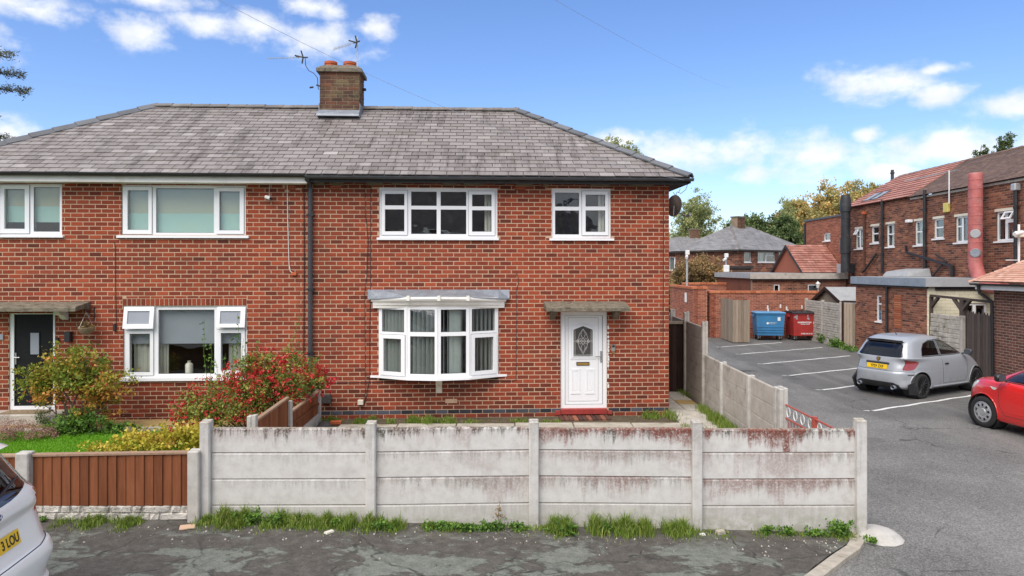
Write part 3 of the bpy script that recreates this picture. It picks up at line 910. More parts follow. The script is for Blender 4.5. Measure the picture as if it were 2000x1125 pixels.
def roof_face(parent, A, B, C, D, gauge, tw, mat='slate', thick=0.007, nparts=0, plane=None, name='slate', lap=1.35, seed=3,
    tone_fn=None, scallop=0.0, base=None, gap=0.004, rough=0.0):
 """one slope: eave A->B, top D->C (in the parent's frame). Tiles are real pieces lapped up the slope."""
 r = random.Random(seed)
 A, B, C, D = Vector(A), Vector(B), Vector(C), Vector(D)
 e = (B - A).normalized()
 n = e.cross((D - A)).normalized()
 if n.z < 0:
  n = -n
 s = n.cross(e).normalized()
 Ls = (D - A).dot(s)
 la, lb = (D - A).dot(e), (C - A).dot(e)
 W = (B - A).dot(e)
 rows = int(round(Ls / gauge))
 g = Ls / rows
 whole, rest = [], []
 lim = lambda q: (la * q / Ls, W + (lb - W) * q / Ls)
 for i in range(rows):
  s0 = i * g
  s1 = min(Ls, s0 + g * lap)
  x = -tw * (0.5 * (i % 2)) - tw * 3
  while x < W + tw:
   a, b = x + gap / 2, x + tw - gap / 2
   x += tw
   l0, r0 = lim(s0)
   l1, r1 = lim(s1)
   if b < min(l0, l1) or a > max(r0, r1):
    continue
   a0, b0, a1, b1 = max(a, l0), min(b, r0), max(a, l1), min(b, r1)
   if a0 >= b0 and a1 >= b1:
    continue
   t = tone_fn(((a + b) / 2, s0), r) if tone_fn else min(1, max(0, r.gauss(0.5, 0.2)))
   js = r.uniform(-rough, rough)
   if a0 == a and b0 == b and a1 == a and b1 == b and s1 - s0 > g * lap - 1e-5:
    dep = 99.0
    if plane is not None and nparts:
     p = A + e * ((a + b) / 2) + s * s0
     w = plane.world(p.x, p.y, p.z)
     px = CX + w.x / w.y * F
     dep = w.y if 0 < px < 2000 else 99.0
    whole.append((dep, a, b, s0, s1, t, js))
   else:
    if b0 < a0: a0 = b0 = (a0 + b0) / 2
    if b1 < a1: a1 = b1 = (a1 + b1) / 2
    rest.append((a0, b0, a1, b1, s0, s1, t, js))
 lo, hi = thick * 1.5, thick * 0.25

 def tile(mb, O, a0, b0, a1, b1, s0, s1, t):
  P = lambda u, q, h: O + e * u + s * q + n * h
  if scallop:
   k = 4
   bot = [(a0 + (b0 - a0) * j / k, s0 - scallop * math.sin(PI * j / k)) for j in range(k + 1)]
   up = [P(u, q, lo + thick) for u, q in bot]
   dn = [P(u, q, lo) for u, q in bot]
   vs = dn + up + [P(b1, s1, hi), P(a1, s1, hi), P(b1, s1, hi + thick), P(a1, s1, hi + thick)]
   fs = [tuple(range(k + 1, 2 * k + 2)) + (2 * k + 4, 2 * k + 5)] + [(j, j + 1, j + k + 2, j + k + 1) for j in range(k)]
   fs += [(0, k + 1, 2 * k + 5, 2 * k + 3), (k, 2 * k + 2, 2 * k + 4, 2 * k + 1)]
   mb.add(vs, fs, t)
  else:
   mb.hexa([P(a0, s0, lo), P(b0, s0, lo), P(b1, s1, hi), P(a1, s1, hi), P(a0, s0, lo + thick), P(b0, s0, lo + thick), P(b1, s1, hi + thick), P(a1, s1, hi + thick)], t)

 whole.sort(key=lambda q: q[0])
 parts = [q for q in whole[:nparts] if q[0] < 90]
 mb = MB()
 for q in rest:
  tile(mb, A + s * q[7] + n * abs(q[7]) * .3, *q[:7])
 for (dep, a, b, s0, s1, t, js) in whole[len(parts):]:
  tile(mb, A + s * js + n * abs(js) * .3, a, b, a, b, s0, s1, t)
 host = parent
 bs = MB()
 off = -n * 0.004
 bs.add([A + off, B + off, C + off, D + off], [(0, 1, 2, 3)], 0.1)
 host = bs.build(base or 'roof_slope', M[mat], parent)
 if parts:
  key = (mat, tw, gauge, thick, tuple(round(x, 3) for x in n), scallop)
  if key not in TILE_CACHE:
   TILE_CACHE[key] = []
   for i in range(16):
    m2 = MB()
    tile(m2, Vector((0, 0, 0)), -tw / 2 + gap / 2, tw / 2 - gap / 2, -tw / 2 + gap / 2, tw / 2 - gap / 2, 0.0, g * lap, i / 15)
    TILE_CACHE[key].append(m2.mesh(name, M[mat]))
  for (dep, a, b, s0, s1, t, js) in parts:
   o = bpy.data.objects.new(name, TILE_CACHE[key][int(round(t * 15))])
   o.location = A + e * ((a + b) / 2) + s * (s0 + js) + n * (abs(js) * .3)
   COL.objects.link(o)
   o.parent = host
 if mb.V:
  o = mb.build(name + '_courses', M[mat], host)
  o['kind'] = 'stuff'
 return host


def cap_tiles(parent, P, Q, n, mat, name, width=0.2, drop=0.09, thick=0.025, lap=0.03, up=Vector((0, 0, 1)), seed=1, half=False):
 """ridge or hip tiles between two points: pieces of angled or half-round section, each lapping the next"""
 r = random.Random(seed)
 P, Q = Vector(P), Vector(Q)
 d = (Q - P)
 L = d.length / n
 d.normalize()
 sx = d.cross(up).normalized()
 sz = sx.cross(d).normalized()
 ms = []
 for i in range(5):
  mb = MB()
  k = 6
  pts_o, pts_i = [], []
  for j in range(k + 1):
   a = -1 + 2 * j / k
   if half:
    z = drop * (math.sqrt(max(0, 1 - a * a * 0.94)) - 1)
   else:
    z = -drop * (abs(a) ** 1.25)
   pts_o.append((a * width / 2, z))
   pts_i.append((a * (width / 2 - thick * .3), z - thick))
  vs = []
  for (y, lift) in ((0.0, 0.022 if not half else 0.0), (L + lap, 0.0 if not half else 0.014)):
   for (x, z) in pts_o: vs.append(sx * x + sz * (z + lift) + d * y)
   for (x, z) in pts_i: vs.append(sx * x + sz * (z + lift) + d * y)
  m = 2 * (k + 1)
  fs = []
  for j in range(k):
   fs.append((j, j + 1, m + j + 1, m + j))
   fs.append((k + 1 + j, m + k + 1 + j, m + k + 2 + j, k + 2 + j))
   fs.append((m + j, m + j + 1, m + k + 2 + j, m + k + 1 + j))
   fs.append((j, k + 1 + j, k + 2 + j, j + 1))
  fs += [(0, m, m + k + 1, k + 1), (k, 2 * k + 1, m + 2 * k + 1, m + k)]
  mb.add(vs, fs, 0.2 + 0.15 * i)
  ms.append(mb.mesh(name, M[mat]))
 for i in range(n):
  o = bpy.data.objects.new(name, r.choice(ms))
  o.location = P + d * (L * i) + sz * r.uniform(-.004, .004)
  COL.objects.link(o)
  o.parent = parent


# ------------------------------------------------------------------ windows
def window(parent, rect, panes, sashes=(), sill=None, y=0.04, depth=0.07, room=True, room_d=1.1, glass='glass', name='window', frame='upvc',
   bars=(), rail=0.0, tone=0.5):
 """frame around panes; local x along the wall, local y inwards. sashes: rectangles that stand proud around their own panes"""
 u0, u1, z0, z1 = rect
 mb = MB()
 for (a, b, c, d) in cells(u0, u1, z0, z1, list(panes)):
  mb.box(a, b, y, y + depth, c, d)
 fr = mb.build(name, M[frame], parent)
 for s in sashes:
  holes = [p for p in panes if s[0] < (p[0] + p[1]) / 2 < s[1] and s[2] < (p[2] + p[3]) / 2 < s[3]]
  m2 = MB()
  for (a, b, c, d) in cells(*s, holes):
   m2.box(a, b, y - 0.022, y - 0.0005, c, d)
  m2.build('sash', M[frame], fr)
  m3 = MB()
  e = 0.006
  for (a, b, c, d) in cells(s[0] - e, s[1] + e, s[2] - e, s[3] + e, [s]):
   m3.box(a, b, y - 0.004, y - 0.0007, c, d)
  m3.build('gasket', M['seal'], fr)
 for p in panes:
  m2 = MB()
  g = 0.006
  m2.box(p[0], p[1], y + 0.032, y + 0.042, p[2], p[3])
  m2.build('pane', M[glass], fr)
  if p[1] - p[0] > 0.15:
   m4 = MB()
   for (a, b, c, d) in cells(*p, [(p[0] + g, p[1] - g, p[2] + g, p[3] - g)]):
    m4.box(a, b, y + 0.020, y + 0.031, c, d)
   m4.build('glazing_bead', M['seal'], fr)
 if sill:
  m2 = MB()
  m2.prism([(-0.06 if len(sill) < 5 else sill[4], sill[2]), (-0.06 if len(sill) < 5 else sill[4], sill[3] - 0.012), (y + 0.02, sill[3] + 0.004), (y + 0.02, sill[2])], 'x', sill[0], sill[1])
  m2.build('sill', M[frame], fr)
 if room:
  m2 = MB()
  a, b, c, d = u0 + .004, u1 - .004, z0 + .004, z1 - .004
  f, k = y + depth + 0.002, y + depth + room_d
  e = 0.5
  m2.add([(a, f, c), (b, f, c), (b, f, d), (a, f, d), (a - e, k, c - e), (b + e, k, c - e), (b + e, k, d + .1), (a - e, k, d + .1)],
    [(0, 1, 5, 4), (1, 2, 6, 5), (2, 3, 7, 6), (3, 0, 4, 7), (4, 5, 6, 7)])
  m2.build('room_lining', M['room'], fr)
 return fr


def curtain(parent, a, b, c, d, y, mat='curtain', name='curtain', waves=5, amp=0.025):
 mb = MB()
 n = waves * 8
 vs = []
 for i in range(n + 1):
  t = i / n
  u = a + (b - a) * t
  yy = y + amp * math.sin(2 * PI * waves * t) + amp * .4 * math.sin(2 * PI * waves * 2.3 * t)
  vs += [(u, yy, c), (u + random.uniform(-.003, .003), yy * .5 + y * .5, d)]
 mb.add(vs, [(2 * i, 2 * i + 2, 2 * i + 3, 2 * i + 1) for i in range(n)])
 return mb.build(name, M[mat], parent, smooth=True)


def sheet_box(parent, name, mat, a, b, y0, y1, c, d, tone=0.5, bev=0.0):
 mb = MB()
 if bev:
  mb.bbox(a, b, y0, y1, c, d, bev, tone)
 else:
  mb.box(a, b, y0, y1, c, d, tone)
 return mb.build(name, M[mat] if isinstance(mat, str) else mat, parent)


# ------------------------------------------------------------------ plants
def leaves(n_clusters, per, center, radii, leaf, seed, spread=0.28, shell=0.75, flat=0.0, gap=0.0, aspect=0.55, squash_low=True, tone_bias=None, clip=None):
 """leaf-sized faces in clumps through an uneven crown; returns V, Q, tone (diamond leaves)"""
 g = np.random.default_rng(seed)
 c = np.array(center, float)
 rad = np.array(radii, float)
 d = g.normal(size=(n_clusters, 3))
 d /= np.linalg.norm(d, axis=1)[:, None]
 ph = g.uniform(0, 6.28, 6)
 lump = 1 + 0.16 * np.sin(3 * d[:, 0] + ph[0] + 2 * d[:, 2]) + 0.12 * np.sin(5 * d[:, 1] + ph[1]) + 0.12 * np.sin(6 * d[:, 2] + 4 * d[:, 0] + ph[2])
 rr = (shell + (1 - shell) * g.random(n_clusters)) if shell > 0 else g.random(n_clusters) ** 0.5
 rr = np.where(g.random(n_clusters) < 0.3, g.random(n_clusters) ** 0.5 * shell, rr)
 cl = c + d * rad * (rr * lump)[:, None]
 ct = g.normal(0.5, 0.17, n_clusters) + 0.18 * d[:, 2] * 0
 cs = spread * rad.mean() * g.uniform(0.55, 1.3, n_clusters)
 idx = np.repeat(np.arange(n_clusters), per)
 P = cl[idx] + g.normal(size=(len(idx), 3)) * cs[idx][:, None] * np.array([0.62, 0.62, 0.5])
 if clip is not None:
  keep = clip(P)
  P, idx = P[keep], idx[keep]
 n = len(P)
 sz = leaf * g.uniform(0.6, 1.35, n)
 a = g.normal(size=(n, 3))
 a[:, 2] *= (1 - flat)
 a /= np.linalg.norm(a, axis=1)[:, None]
 b = g.normal(size=(n, 3))
 b -= a * (a * b).sum(1)[:, None]
 b /= np.linalg.norm(b, axis=1)[:, None]
 A, B = a * sz[:, None] * 0.5, b * sz[:, None] * 0.5 * aspect
 nn = np.cross(a, b) * (sz * 0.12)[:, None]
 V = np.stack([P - A, P + B + nn, P + A, P - B + nn], 1).reshape(-1, 3)
 Q = np.arange(n * 4).reshape(-1, 4)
 tone = np.clip(ct[idx] + g.normal(0, 0.13, n), 0, 1)
 if tone_bias is not None:
  tone = np.clip(tone + tone_bias(P), 0, 1)
 return V, Q, tone


def join_np(parts):
 V, Q, T, o = [], [], [], 0
 for (v, q, t) in parts:
  V.append(v); Q.append(q + o); T.append(t); o += len(v)
 return np.concatenate(V), np.concatenate(Q), np.concatenate(T)


def foliage(parent, name, data, mat):
 return inst(name, np_mesh(name, *data, M[mat]), parent)


def limbs(mb, base, tips, r0, seed, jitter=0.12):
 r = random.Random(seed)
 base = Vector(base)
 for t in tips:
  t = Vector(t)
  pts = []
  for i in range(6):
   k = i / 5
   p = base.lerp(t, k)
   p.z += (t - base).length * 0.12 * math.sin(PI * k)
   if 0 < i < 5:
    p += Vector((r.uniform(-1, 1), r.uniform(-1, 1), r.uniform(-.5, .5))) * jitter * (t - base).length * .4
   pts.append(p)
  mb.tube(pts, r0, 6, r1=r0 * 0.15)


def tree(name, label, cat, base, trunk_h, trunk_r, crown, mat, leaf, n_cl, per, seed, bark='bark', group=None, spread=0.25, shell=0.7, aspect=0.6, n_limbs=9, tone_bias=None, flat=0.0):
 """crown: list of (dx, dy, dz, rx, ry, rz) lumps relative to the base"""
 t = thing(name, label, cat, base, 0, group)
 r = random.Random(seed)
 mb = MB()
 top = Vector((r.uniform(-.2, .2), r.uniform(-.2, .2), trunk_h))
 mb.tube([(0, 0, -0.1), (0.03, 0.02, trunk_h * .4), top], trunk_r, 9, r1=trunk_r * .6)
 tips = []
 for (dx, dy, dz, rx, ry, rz) in crown:
  for k in range(max(2, n_limbs // len(crown))):
   a = r.uniform(0, 2 * PI)
   tips.append((dx + rx * .75 * math.cos(a), dy + ry * .75 * math.sin(a), dz + rz * r.uniform(-.4, .85)))
 limbs(mb, top, tips, trunk_r * .5, seed)
 mb.build('trunk', M[bark], t, smooth=True)
 parts = []
 tot = sum(c[3] * c[5] for c in crown)
 for i, (dx, dy, dz, rx, ry, rz) in enumerate(crown):
  parts.append(leaves(max(4, int(n_cl * rx * rz / tot)), per, (dx, dy, dz), (rx, ry, rz), leaf, seed * 7 + i, spread, shell, flat, aspect=aspect, tone_bias=tone_bias))
 foliage(t, 'crown', join_np(parts), mat)
 return t


def blades(n, pos_fn, h_fn, seed, width=0.006, lean=0.35):
 """grass: bent two-segment blades; pos_fn(g, n) -> (n,3), h_fn(g, P) -> heights"""
 g = np.random.default_rng(seed)
 P = pos_fn(g, n)
 n = len(P)
 h = h_fn(g, P)
 a = g.uniform(0, 2 * PI, n)
 ln = g.uniform(0.1, 1, n) * lean
 dx, dy = np.cos(a) * ln * h, np.sin(a) * ln * h
 w = width * g.uniform(0.6, 1.4, n)
 b = g.uniform(0, 2 * PI, n)
 wx, wy = np.cos(b) * w, np.sin(b) * w
 V = np.zeros((n, 6, 3))
 V[:, 0] = P + np.stack([-wx, -wy, 0 * w], 1)
 V[:, 1] = P + np.stack([wx, wy, 0 * w], 1)
 mid = P + np.stack([dx * .35, dy * .35, h * .6], 1)
 V[:, 2] = mid + np.stack([wx, wy, 0 * w], 1) * .8
 V[:, 3] = mid - np.stack([wx, wy, 0 * w], 1) * .8
 tip = P + np.stack([dx, dy, h * (1 - 0.3 * ln)], 1)
 V[:, 4] = tip + np.stack([wx, wy, 0 * w], 1) * .15
 V[:, 5] = tip - np.stack([wx, wy, 0 * w], 1) * .15
 i = np.arange(n)[:, None] * 6
 Q = np.concatenate([i + np.array([[0, 1, 2, 3]]), i + np.array([[3, 2, 4, 5]])], 0)
 t = np.clip(g.normal(0.5, 0.22, n), 0, 1)
 return V.reshape(-1, 3), Q, np.concatenate([t, t])


# ------------------------------------------------------------------ lettering
def text(parent, s, size, mat, mw, name='lettering', depth=0.001, sx=1.0, align='CENTER', bold=0.0):
 cu = bpy.data.curves.new(name, 'FONT')
 cu.body = s
 cu.size = size
 cu.extrude = depth
 cu.offset = bold
 cu.align_x = align
 cu.align_y = 'CENTER'
 tmp = bpy.data.objects.new('tmp', cu)
 COL.objects.link(tmp)
 bpy.context.view_layer.update()
 me = bpy.data.meshes.new_from_object(tmp.evaluated_get(bpy.context.evaluated_depsgraph_get()))
 bpy.data.objects.remove(tmp)
 bpy.data.curves.remove(cu)
 me.transform(Matrix.Diagonal((sx, 1, 1, 1)))
 me.name = name
 me.materials.clear()
 me.materials.append(M[mat])
 me.attributes.new('tone', 'FLOAT', 'FACE')
 return inst(name, me, parent, mw)


# ------------------------------------------------------------------ ground
def sheet(name, pts, mat, kind='structure', parent=None, label=None):
 mb = MB()
 mb.add(pts, [tuple(range(len(pts)))])
 o = mb.build(name, M[mat], parent)
 if kind: o['kind'] = kind
 if label: o['label'] = label
 return o


sheet('ground', [(-900, -300, -0.6), (900, -300, -0.6), (900, 1600, -0.6), (-900, 1600, -0.6)], 'far_ground')
mb = MB()
for (y0, y1, xs) in ((-30, 8.16, [-60, -4, 4.5, 70]), (8.16, 95, [4.06, 4.5, 70])):
 for a, b in zip(xs, xs[1:]):
  mb.add([(a, y0, G(a)), (b, y0, G(b)), (b, y1, G(b)), (a, y1, G(a))], [(0, 1, 2, 3)])
car_park = mb.build('car_park', M['asphalt'])
car_park['kind'] = 'structure'

# footway in front of the fence, its corner rounded by a kerb
KX = [(4.03, 7.92), (3.97, 7.70), (3.82, 7.50), (3.55, 7.25), (3.23, 6.93), (2.8, 6.5), (2.3, 6.05), (1.7, 5.7), (0.8, 5.5), (-1.0, 5.45), (-3.5, 5.45), (-14.0, 5.45)]
PAV = 0.035
mb = MB()
KX2 = [(x - 0.13 * (1 if x > 3 else 0.3), y + 0.13 * (0.25 if x > 3.9 else 0.8 if x > 3 else 1)) for x, y in KX]
for (a, b) in zip(KX2, KX2[1:]):
 n = 8 if a[0] - b[0] > 2 else 1
 for i in range(n):
  p = (a[0] + (b[0] - a[0]) * i / n, a[1] + (b[1] - a[1]) * i / n)
  q = (a[0] + (b[0] - a[0]) * (i + 1) / n, a[1] + (b[1] - a[1]) * (i + 1) / n)
  mb.add([(q[0], q[1], G(q[0]) + PAV), (p[0], p[1], G(p[0]) + PAV), (p[0], 8.05, G(p[0]) + PAV), (q[0], 8.05, G(q[0]) + PAV)], [(0, 1, 2, 3)])
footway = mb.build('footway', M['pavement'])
footway['kind'] = 'structure'
kerb = bpy.data.objects.new('kerb', None)
link(kerb)['kind'] = 'structure'
pts = []
for (a, b) in zip(KX, KX[1:]):
 n = max(1, int(math.hypot(b[0] - a[0], b[1] - a[1]) / 0.85))
 pts += [(a[0] + (b[0] - a[0]) * i / n, a[1] + (b[1] - a[1]) * i / n) for i in range(n)]
pts.append(KX[-1])
pts = [(4.04, 8.12)] + pts
for i, (a, b) in enumerate(zip(pts, pts[1:])):
 A, B = Vector((a[0], a[1], 0)), Vector((b[0], b[1], 0))
 d = (B - A).normalized()
 nrm = Vector((d.y, -d.x, 0)) * 0.135
 d *= 0.004
 hz = lambda p: G(p.x) + PAV + 0.012
 P = [A + d, B - d, B - d + nrm, A + d + nrm]
 mb = MB()
 mb.hexa([p + Vector((0, 0, G(p.x) - 0.1)) for p in P] + [p + Vector((0, 0, hz(p))) for p in P], 0.3 + 0.05 * (i % 5))
 mb.build('kerb_stone', M['kerb'], kerb)
lump = MB()
lump.lathe([(0.0, 0.10), (0.12, 0.10), (0.22, 0.065), (0.30, 0.0)], 14, (4.26, 8.0, G(4.3)))
o = lump.build('concrete_footing', M['concrete_plain'], smooth=True)
tag(o, 'spilled pale concrete lump at the foot of the tall end post', 'concrete lump')

# gardens
garden = bpy.data.objects.new('garden_ground', None)
link(garden)['kind'] = 'structure'
mb = MB()
mb.box(-30, 4.055, 8.10, 95, -0.4, 0.02)
mb.build('soil', M['soil'], garden)

# white bay lines, painted on the tarmac
LD = Vector((math.cos(R(28)), math.sin(R(28)), 0))
LINES = [((1700, 803), 4.3), ((1604, 762), 4.6), ((1537, 734), 4.6), ((1487, 711), 4.5), ((1443, 692), 4.6), ((1405, 678), 3.6)]
for (px, py), ln in LINES:
 p0 = on_ground(px, py)
 p0.z = G(9) + 0.004
 sd_ = Vector((-LD.y, LD.x, 0))
 mb = MB()
 n = 14
 vs = []
 for i in range(n + 1):
  c = p0 + LD * (ln * i / n) + sd_ * (0.02 * math.sin(i * 1.7 + px))
  wd = 0.042 + random.uniform(-.006, .006)
  vs += [c - sd_ * wd, c + sd_ * wd]
 mb.add(vs, [(2 * i, 2 * i + 2, 2 * i + 3, 2 * i + 1) for i in range(n)])
 c = p0 + LD * 0.02
 mb.add([c - sd_ * 0.042, c + LD * .1 - sd_ * .042, c + sd_ * .10 - LD * .05, c + sd_ * .11 - LD * .14], [(0, 1, 2, 3)])
 mb.build('bay_line', M['line'], car_park)

# ------------------------------------------------------------------ the pair of houses
ANG = R(3.2)
HP = Plane(0.0, 13.9, ANG)                        # facade of the right-hand house
uR, uP = HP.u(1306), HP.u(605)
HALF = uR - uP
lo = HP.world(uP - HALF / 2, 0)
LP = Plane(lo.x, lo.y, ANG)                       # the same facade, measured from the left-hand house
uPl, uLl = HALF / 2, -HALF / 2
HC, BL = 0.0858, 0.2345
Z0 = HP.z(900, 807.8) - 2 * HC
ZE = HP.z(1000, 355)                              # head of the wall under the eaves
ZE = Z0 + round((ZE - Z0) / HC) * HC
VE, ZEAVE = -0.36, HP.z(1000, 345.5, -0.36)
VR = 2.95
ZR = HP.z(850, 214, VR) - 0.03
VB = 2 * VR - VE


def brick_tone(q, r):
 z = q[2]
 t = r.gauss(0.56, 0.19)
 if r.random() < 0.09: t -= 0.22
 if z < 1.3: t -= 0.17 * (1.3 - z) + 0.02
 if z > 4.65: t -= 0.25  # top courses darker: shade under the eaves put into the brick tone
 return min(1, max(0, t))


house_r = thing('semi_detached_house', 'right-hand house with white front door under a concrete canopy and bowed white bay window', 'house', (0, 13.9, 0), ANG, 'pair of joined brick houses')
house_l = thing('semi_detached_house', 'left-hand house with black front door and teal blinds in its upper windows', 'house', tuple(lo), ANG, 'pair of joined brick houses')


def half_pipe(u0, u1, v, z, r, parent, mat, name='gutter', flat=False):
 mb = MB()
 n = 8
 out = [(v + r * math.cos(PI + PI * j / n), z + r * (math.sin(PI + PI * j / n))) for j in range(n + 1)]
 inn = [(v + (r - .006) * math.cos(PI + PI * j / n), z + (r - .006) * (math.sin(PI + PI * j / n))) for j in range(n, -1, -1)]
 mb.prism(out + inn, 'x', u0, u1)
 return mb.build(name, M[mat], parent, smooth=True)


def slate_tone(c, r):
 t = r.gauss(0.5, 0.12)
 if r.random() < 0.05: t += r.choice([-.3, .3])
 return min(1, max(0, t))


def make_house(root, PL, ua, ub, holes, side, seed):
 """wall, roof and eaves shared by both halves; side = +1 hip on the right, -1 hip on the left"""
 wall_holes = list(holes)
 blue = (ua, ub, Z0 + 2 * HC, Z0 + 3 * HC) if side > 0 else None
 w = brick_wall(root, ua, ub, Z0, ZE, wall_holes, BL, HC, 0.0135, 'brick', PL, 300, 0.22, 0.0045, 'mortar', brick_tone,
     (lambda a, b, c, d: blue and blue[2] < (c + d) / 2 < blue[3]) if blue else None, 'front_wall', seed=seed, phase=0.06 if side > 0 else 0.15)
 if blue:
  r = random.Random(5)
  x = ua - 0.06
  ms = []
  for k in range(6):
   m2 = MB()
   brick_block(m2, -(BL - .0125) / 2, (BL - .0125) / 2, -(HC - .0125) / 2, (HC - .0125) / 2, -.009, .02, k / 5)
   ms.append(m2.mesh('engineering_brick', M['brick_blue']))
  while x < ub:
   q = clip_rect((max(ua, x) + .006, min(ub, x + BL) - .006, blue[2] + .006, blue[3] - .006), holes)
   if q and q[1] - q[0] > .03:
    o = bpy.data.objects.new('engineering_brick', r.choice(ms))
    o.location = ((q[0] + q[1]) / 2, 0, (q[2] + q[3]) / 2)
    o.scale = ((q[1] - q[0]) / (BL - .0125), 1, 1)
    link(o, w)
   x += BL
 # flank and rear
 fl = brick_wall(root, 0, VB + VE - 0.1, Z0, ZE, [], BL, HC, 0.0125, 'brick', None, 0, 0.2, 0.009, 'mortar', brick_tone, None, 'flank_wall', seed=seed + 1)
 if side > 0:
  fl.location, fl.rotation_euler = (ub + 0.002, 0.002, 0), (0, 0, PI / 2)
 else:
  fl.location, fl.rotation_euler = (ua - 0.002, VB + VE - 0.098, 0), (0, 0, -PI / 2)
 sheet_box(root, 'rear_wall', 'brick', ua + .3, ub - .3, VB + VE - .3, VB + VE - .1, Z0, ZE)
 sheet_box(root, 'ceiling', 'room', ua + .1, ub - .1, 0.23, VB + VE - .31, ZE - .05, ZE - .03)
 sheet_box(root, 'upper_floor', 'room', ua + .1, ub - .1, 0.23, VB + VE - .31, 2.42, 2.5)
 # roof
 over = 0.34
 run = VR - VE
 if side > 0:
  ue, ur = ub + over, ub + over - run
  A, B, C, D = (ua, VE, ZEAVE), (ue, VE, ZEAVE), (ur, VR, ZR), (ua, VR, ZR)
  hipA, hipB = (ue, VE, ZEAVE), (ue, VB, ZEAVE)
 else:
  ue, ur = ua - over, ua - over + run
  A, B, C, D = (ue, VE, ZEAVE), (ub, VE, ZEAVE), (ub, VR, ZR), (ur, VR, ZR)
  hipA, hipB = (ue, VB, ZEAVE), (ue, VE, ZEAVE)
 gauge, tw = 0.196, 0.305
 ST = 0.016
 roof = roof_face(root, A, B, C, D, gauge, tw, 'slate', ST, 300, PL, 'slate', seed=seed, tone_fn=slate_tone, base='roof', rough=0.008, gap=.013)
 roof_face(root, hipA, hipB, (ur, VR, ZR), (ur, VR, ZR), gauge, tw, 'slate', 0.007, 0, None, 'slate', seed=seed + 3, tone_fn=slate_tone, base='hip_slope', rough=0.006)
 if side > 0:
  roof_face(root, (ue, VB, ZEAVE), (ua, VB, ZEAVE), (ua, VR, ZR), (ur, VR, ZR), gauge, tw, 'slate', 0.007, 0, None, 'slate', seed=seed + 4, tone_fn=slate_tone, base='rear_slope', lap=1.3)
 else:
  roof_face(root, (ub, VB, ZEAVE), (ue, VB, ZEAVE), (ur, VR, ZR), (ub, VR, ZR), gauge, tw, 'slate', 0.007, 0, None, 'slate', seed=seed + 4, tone_fn=slate_tone, base='rear_slope', lap=1.3)
 # ridge and hips
 up = 0.085
 if side > 0:
  cap_tiles(roof, (ua + .03, VR, ZR + up), (ur + .05, VR, ZR + up), 10, 'ridge', 'ridge_tile', 0.26, 0.10, half=True, seed=seed)
  cap_tiles(roof, (ue + .02, VE - .02, ZEAVE + up), (ur, VR, ZR + up + .02), 11, 'hip', 'hip_tile', 0.27, 0.07, 0.03, seed=seed)
  cap_tiles(roof, (ue, VB, ZEAVE + up), (ur, VR, ZR + up + .02), 11, 'hip', 'hip_tile', 0.27, 0.07, 0.03, seed=seed + 2)
 else:
  cap_tiles(roof, (ur - .05, VR, ZR + up), (ub - .03, VR, ZR + up), 10, 'ridge', 'ridge_tile', 0.26, 0.10, half=True, seed=seed)
  cap_tiles(roof, (ue - .02, VE - .02, ZEAVE + up), (ur, VR, ZR + up + .02), 11, 'hip', 'hip_tile', 0.25, 0.10, 0.03, seed=seed)
 # eaves: fascia, soffit, gutter with its joints
 zf0, zf1 = (PL.z(300, 355.8, -.3), PL.z(300, 344, -.3)) if side < 0 else (PL.z(1000, 358.5, -.3), PL.z(1000, 349, -.3))
 f_mat = 'white_paint' if side < 0 else 'gutter_dark'
 fa, fb = (ue + .04, ub + 0.02) if side < 0 else (ua + .025, ue - .04)
 sheet_box(root, 'fascia', f_mat, fa, fb, -0.30, -0.278, zf0, zf1)
 if side < 0:
  sheet_box(root, 'soffit', f_mat, fa, fb, -0.277, 0.0, zf0 + .004, zf0 + .016)
 else:
  # open eaves: dark boarding with a ragged strip of old mortar on top of the wall
  sheet_box(root, 'soffit', 'gutter_dark', fa, fb, -0.277, 0.0, zf0 + .03, zf0 + .042)
  rr = random.Random(8)
  mb = MB()
  x = ua + .1
  while x < ub - .3:
   ln = rr.uniform(.08, .6)
   h = rr.uniform(.008, .03)
   mb.box(x, x + ln, -.05 - rr.uniform(0, .03), -.002, zf0 + .0 - h, zf0 + .029, rr.random())
   x += ln + rr.uniform(.1, .9)
  o = mb.build('mortar_fillet', M['mortar_stack'], root)
  o['kind'] = 'stuff'
 zg = PL.z(300, 338.5, -.37) if side < 0 else PL.z(1000, 346.0, -.37)
 g_mat = 'black' if side < 0 else 'gutter'
 ga, gb = (ue - .02, ub) if side < 0 else (ua + .004, ue + .06)
 gut = half_pipe(ga, gb, -0.365, zg, 0.058, root, g_mat)
 k = ga + .5
 while k < gb:
  mb = MB()
  n = 8
  prof = [(-0.365 + .064 * math.cos(PI + PI * j / n), zg + .004 + .064 * math.sin(PI + PI * j / n)) for j in range(n + 1)]
  mb.prism(prof, 'x', k, k + .05)
  mb.build('gutter_joint', M[g_mat], gut)
  k += 1.35
 if side > 0:
  mb = MB()
  mb.box(ue - .006, ue + .012, VE, VB, ZEAVE - .10, ZEAVE - .02)
  mb.build('side_gutter', M[g_mat], root)
  sheet_box(root, 'side_soffit', 'gutter_dark', ub + .012, ue - .02, -.27, VB + VE, zf0 + .03, zf0 + .04)
 return w, roof


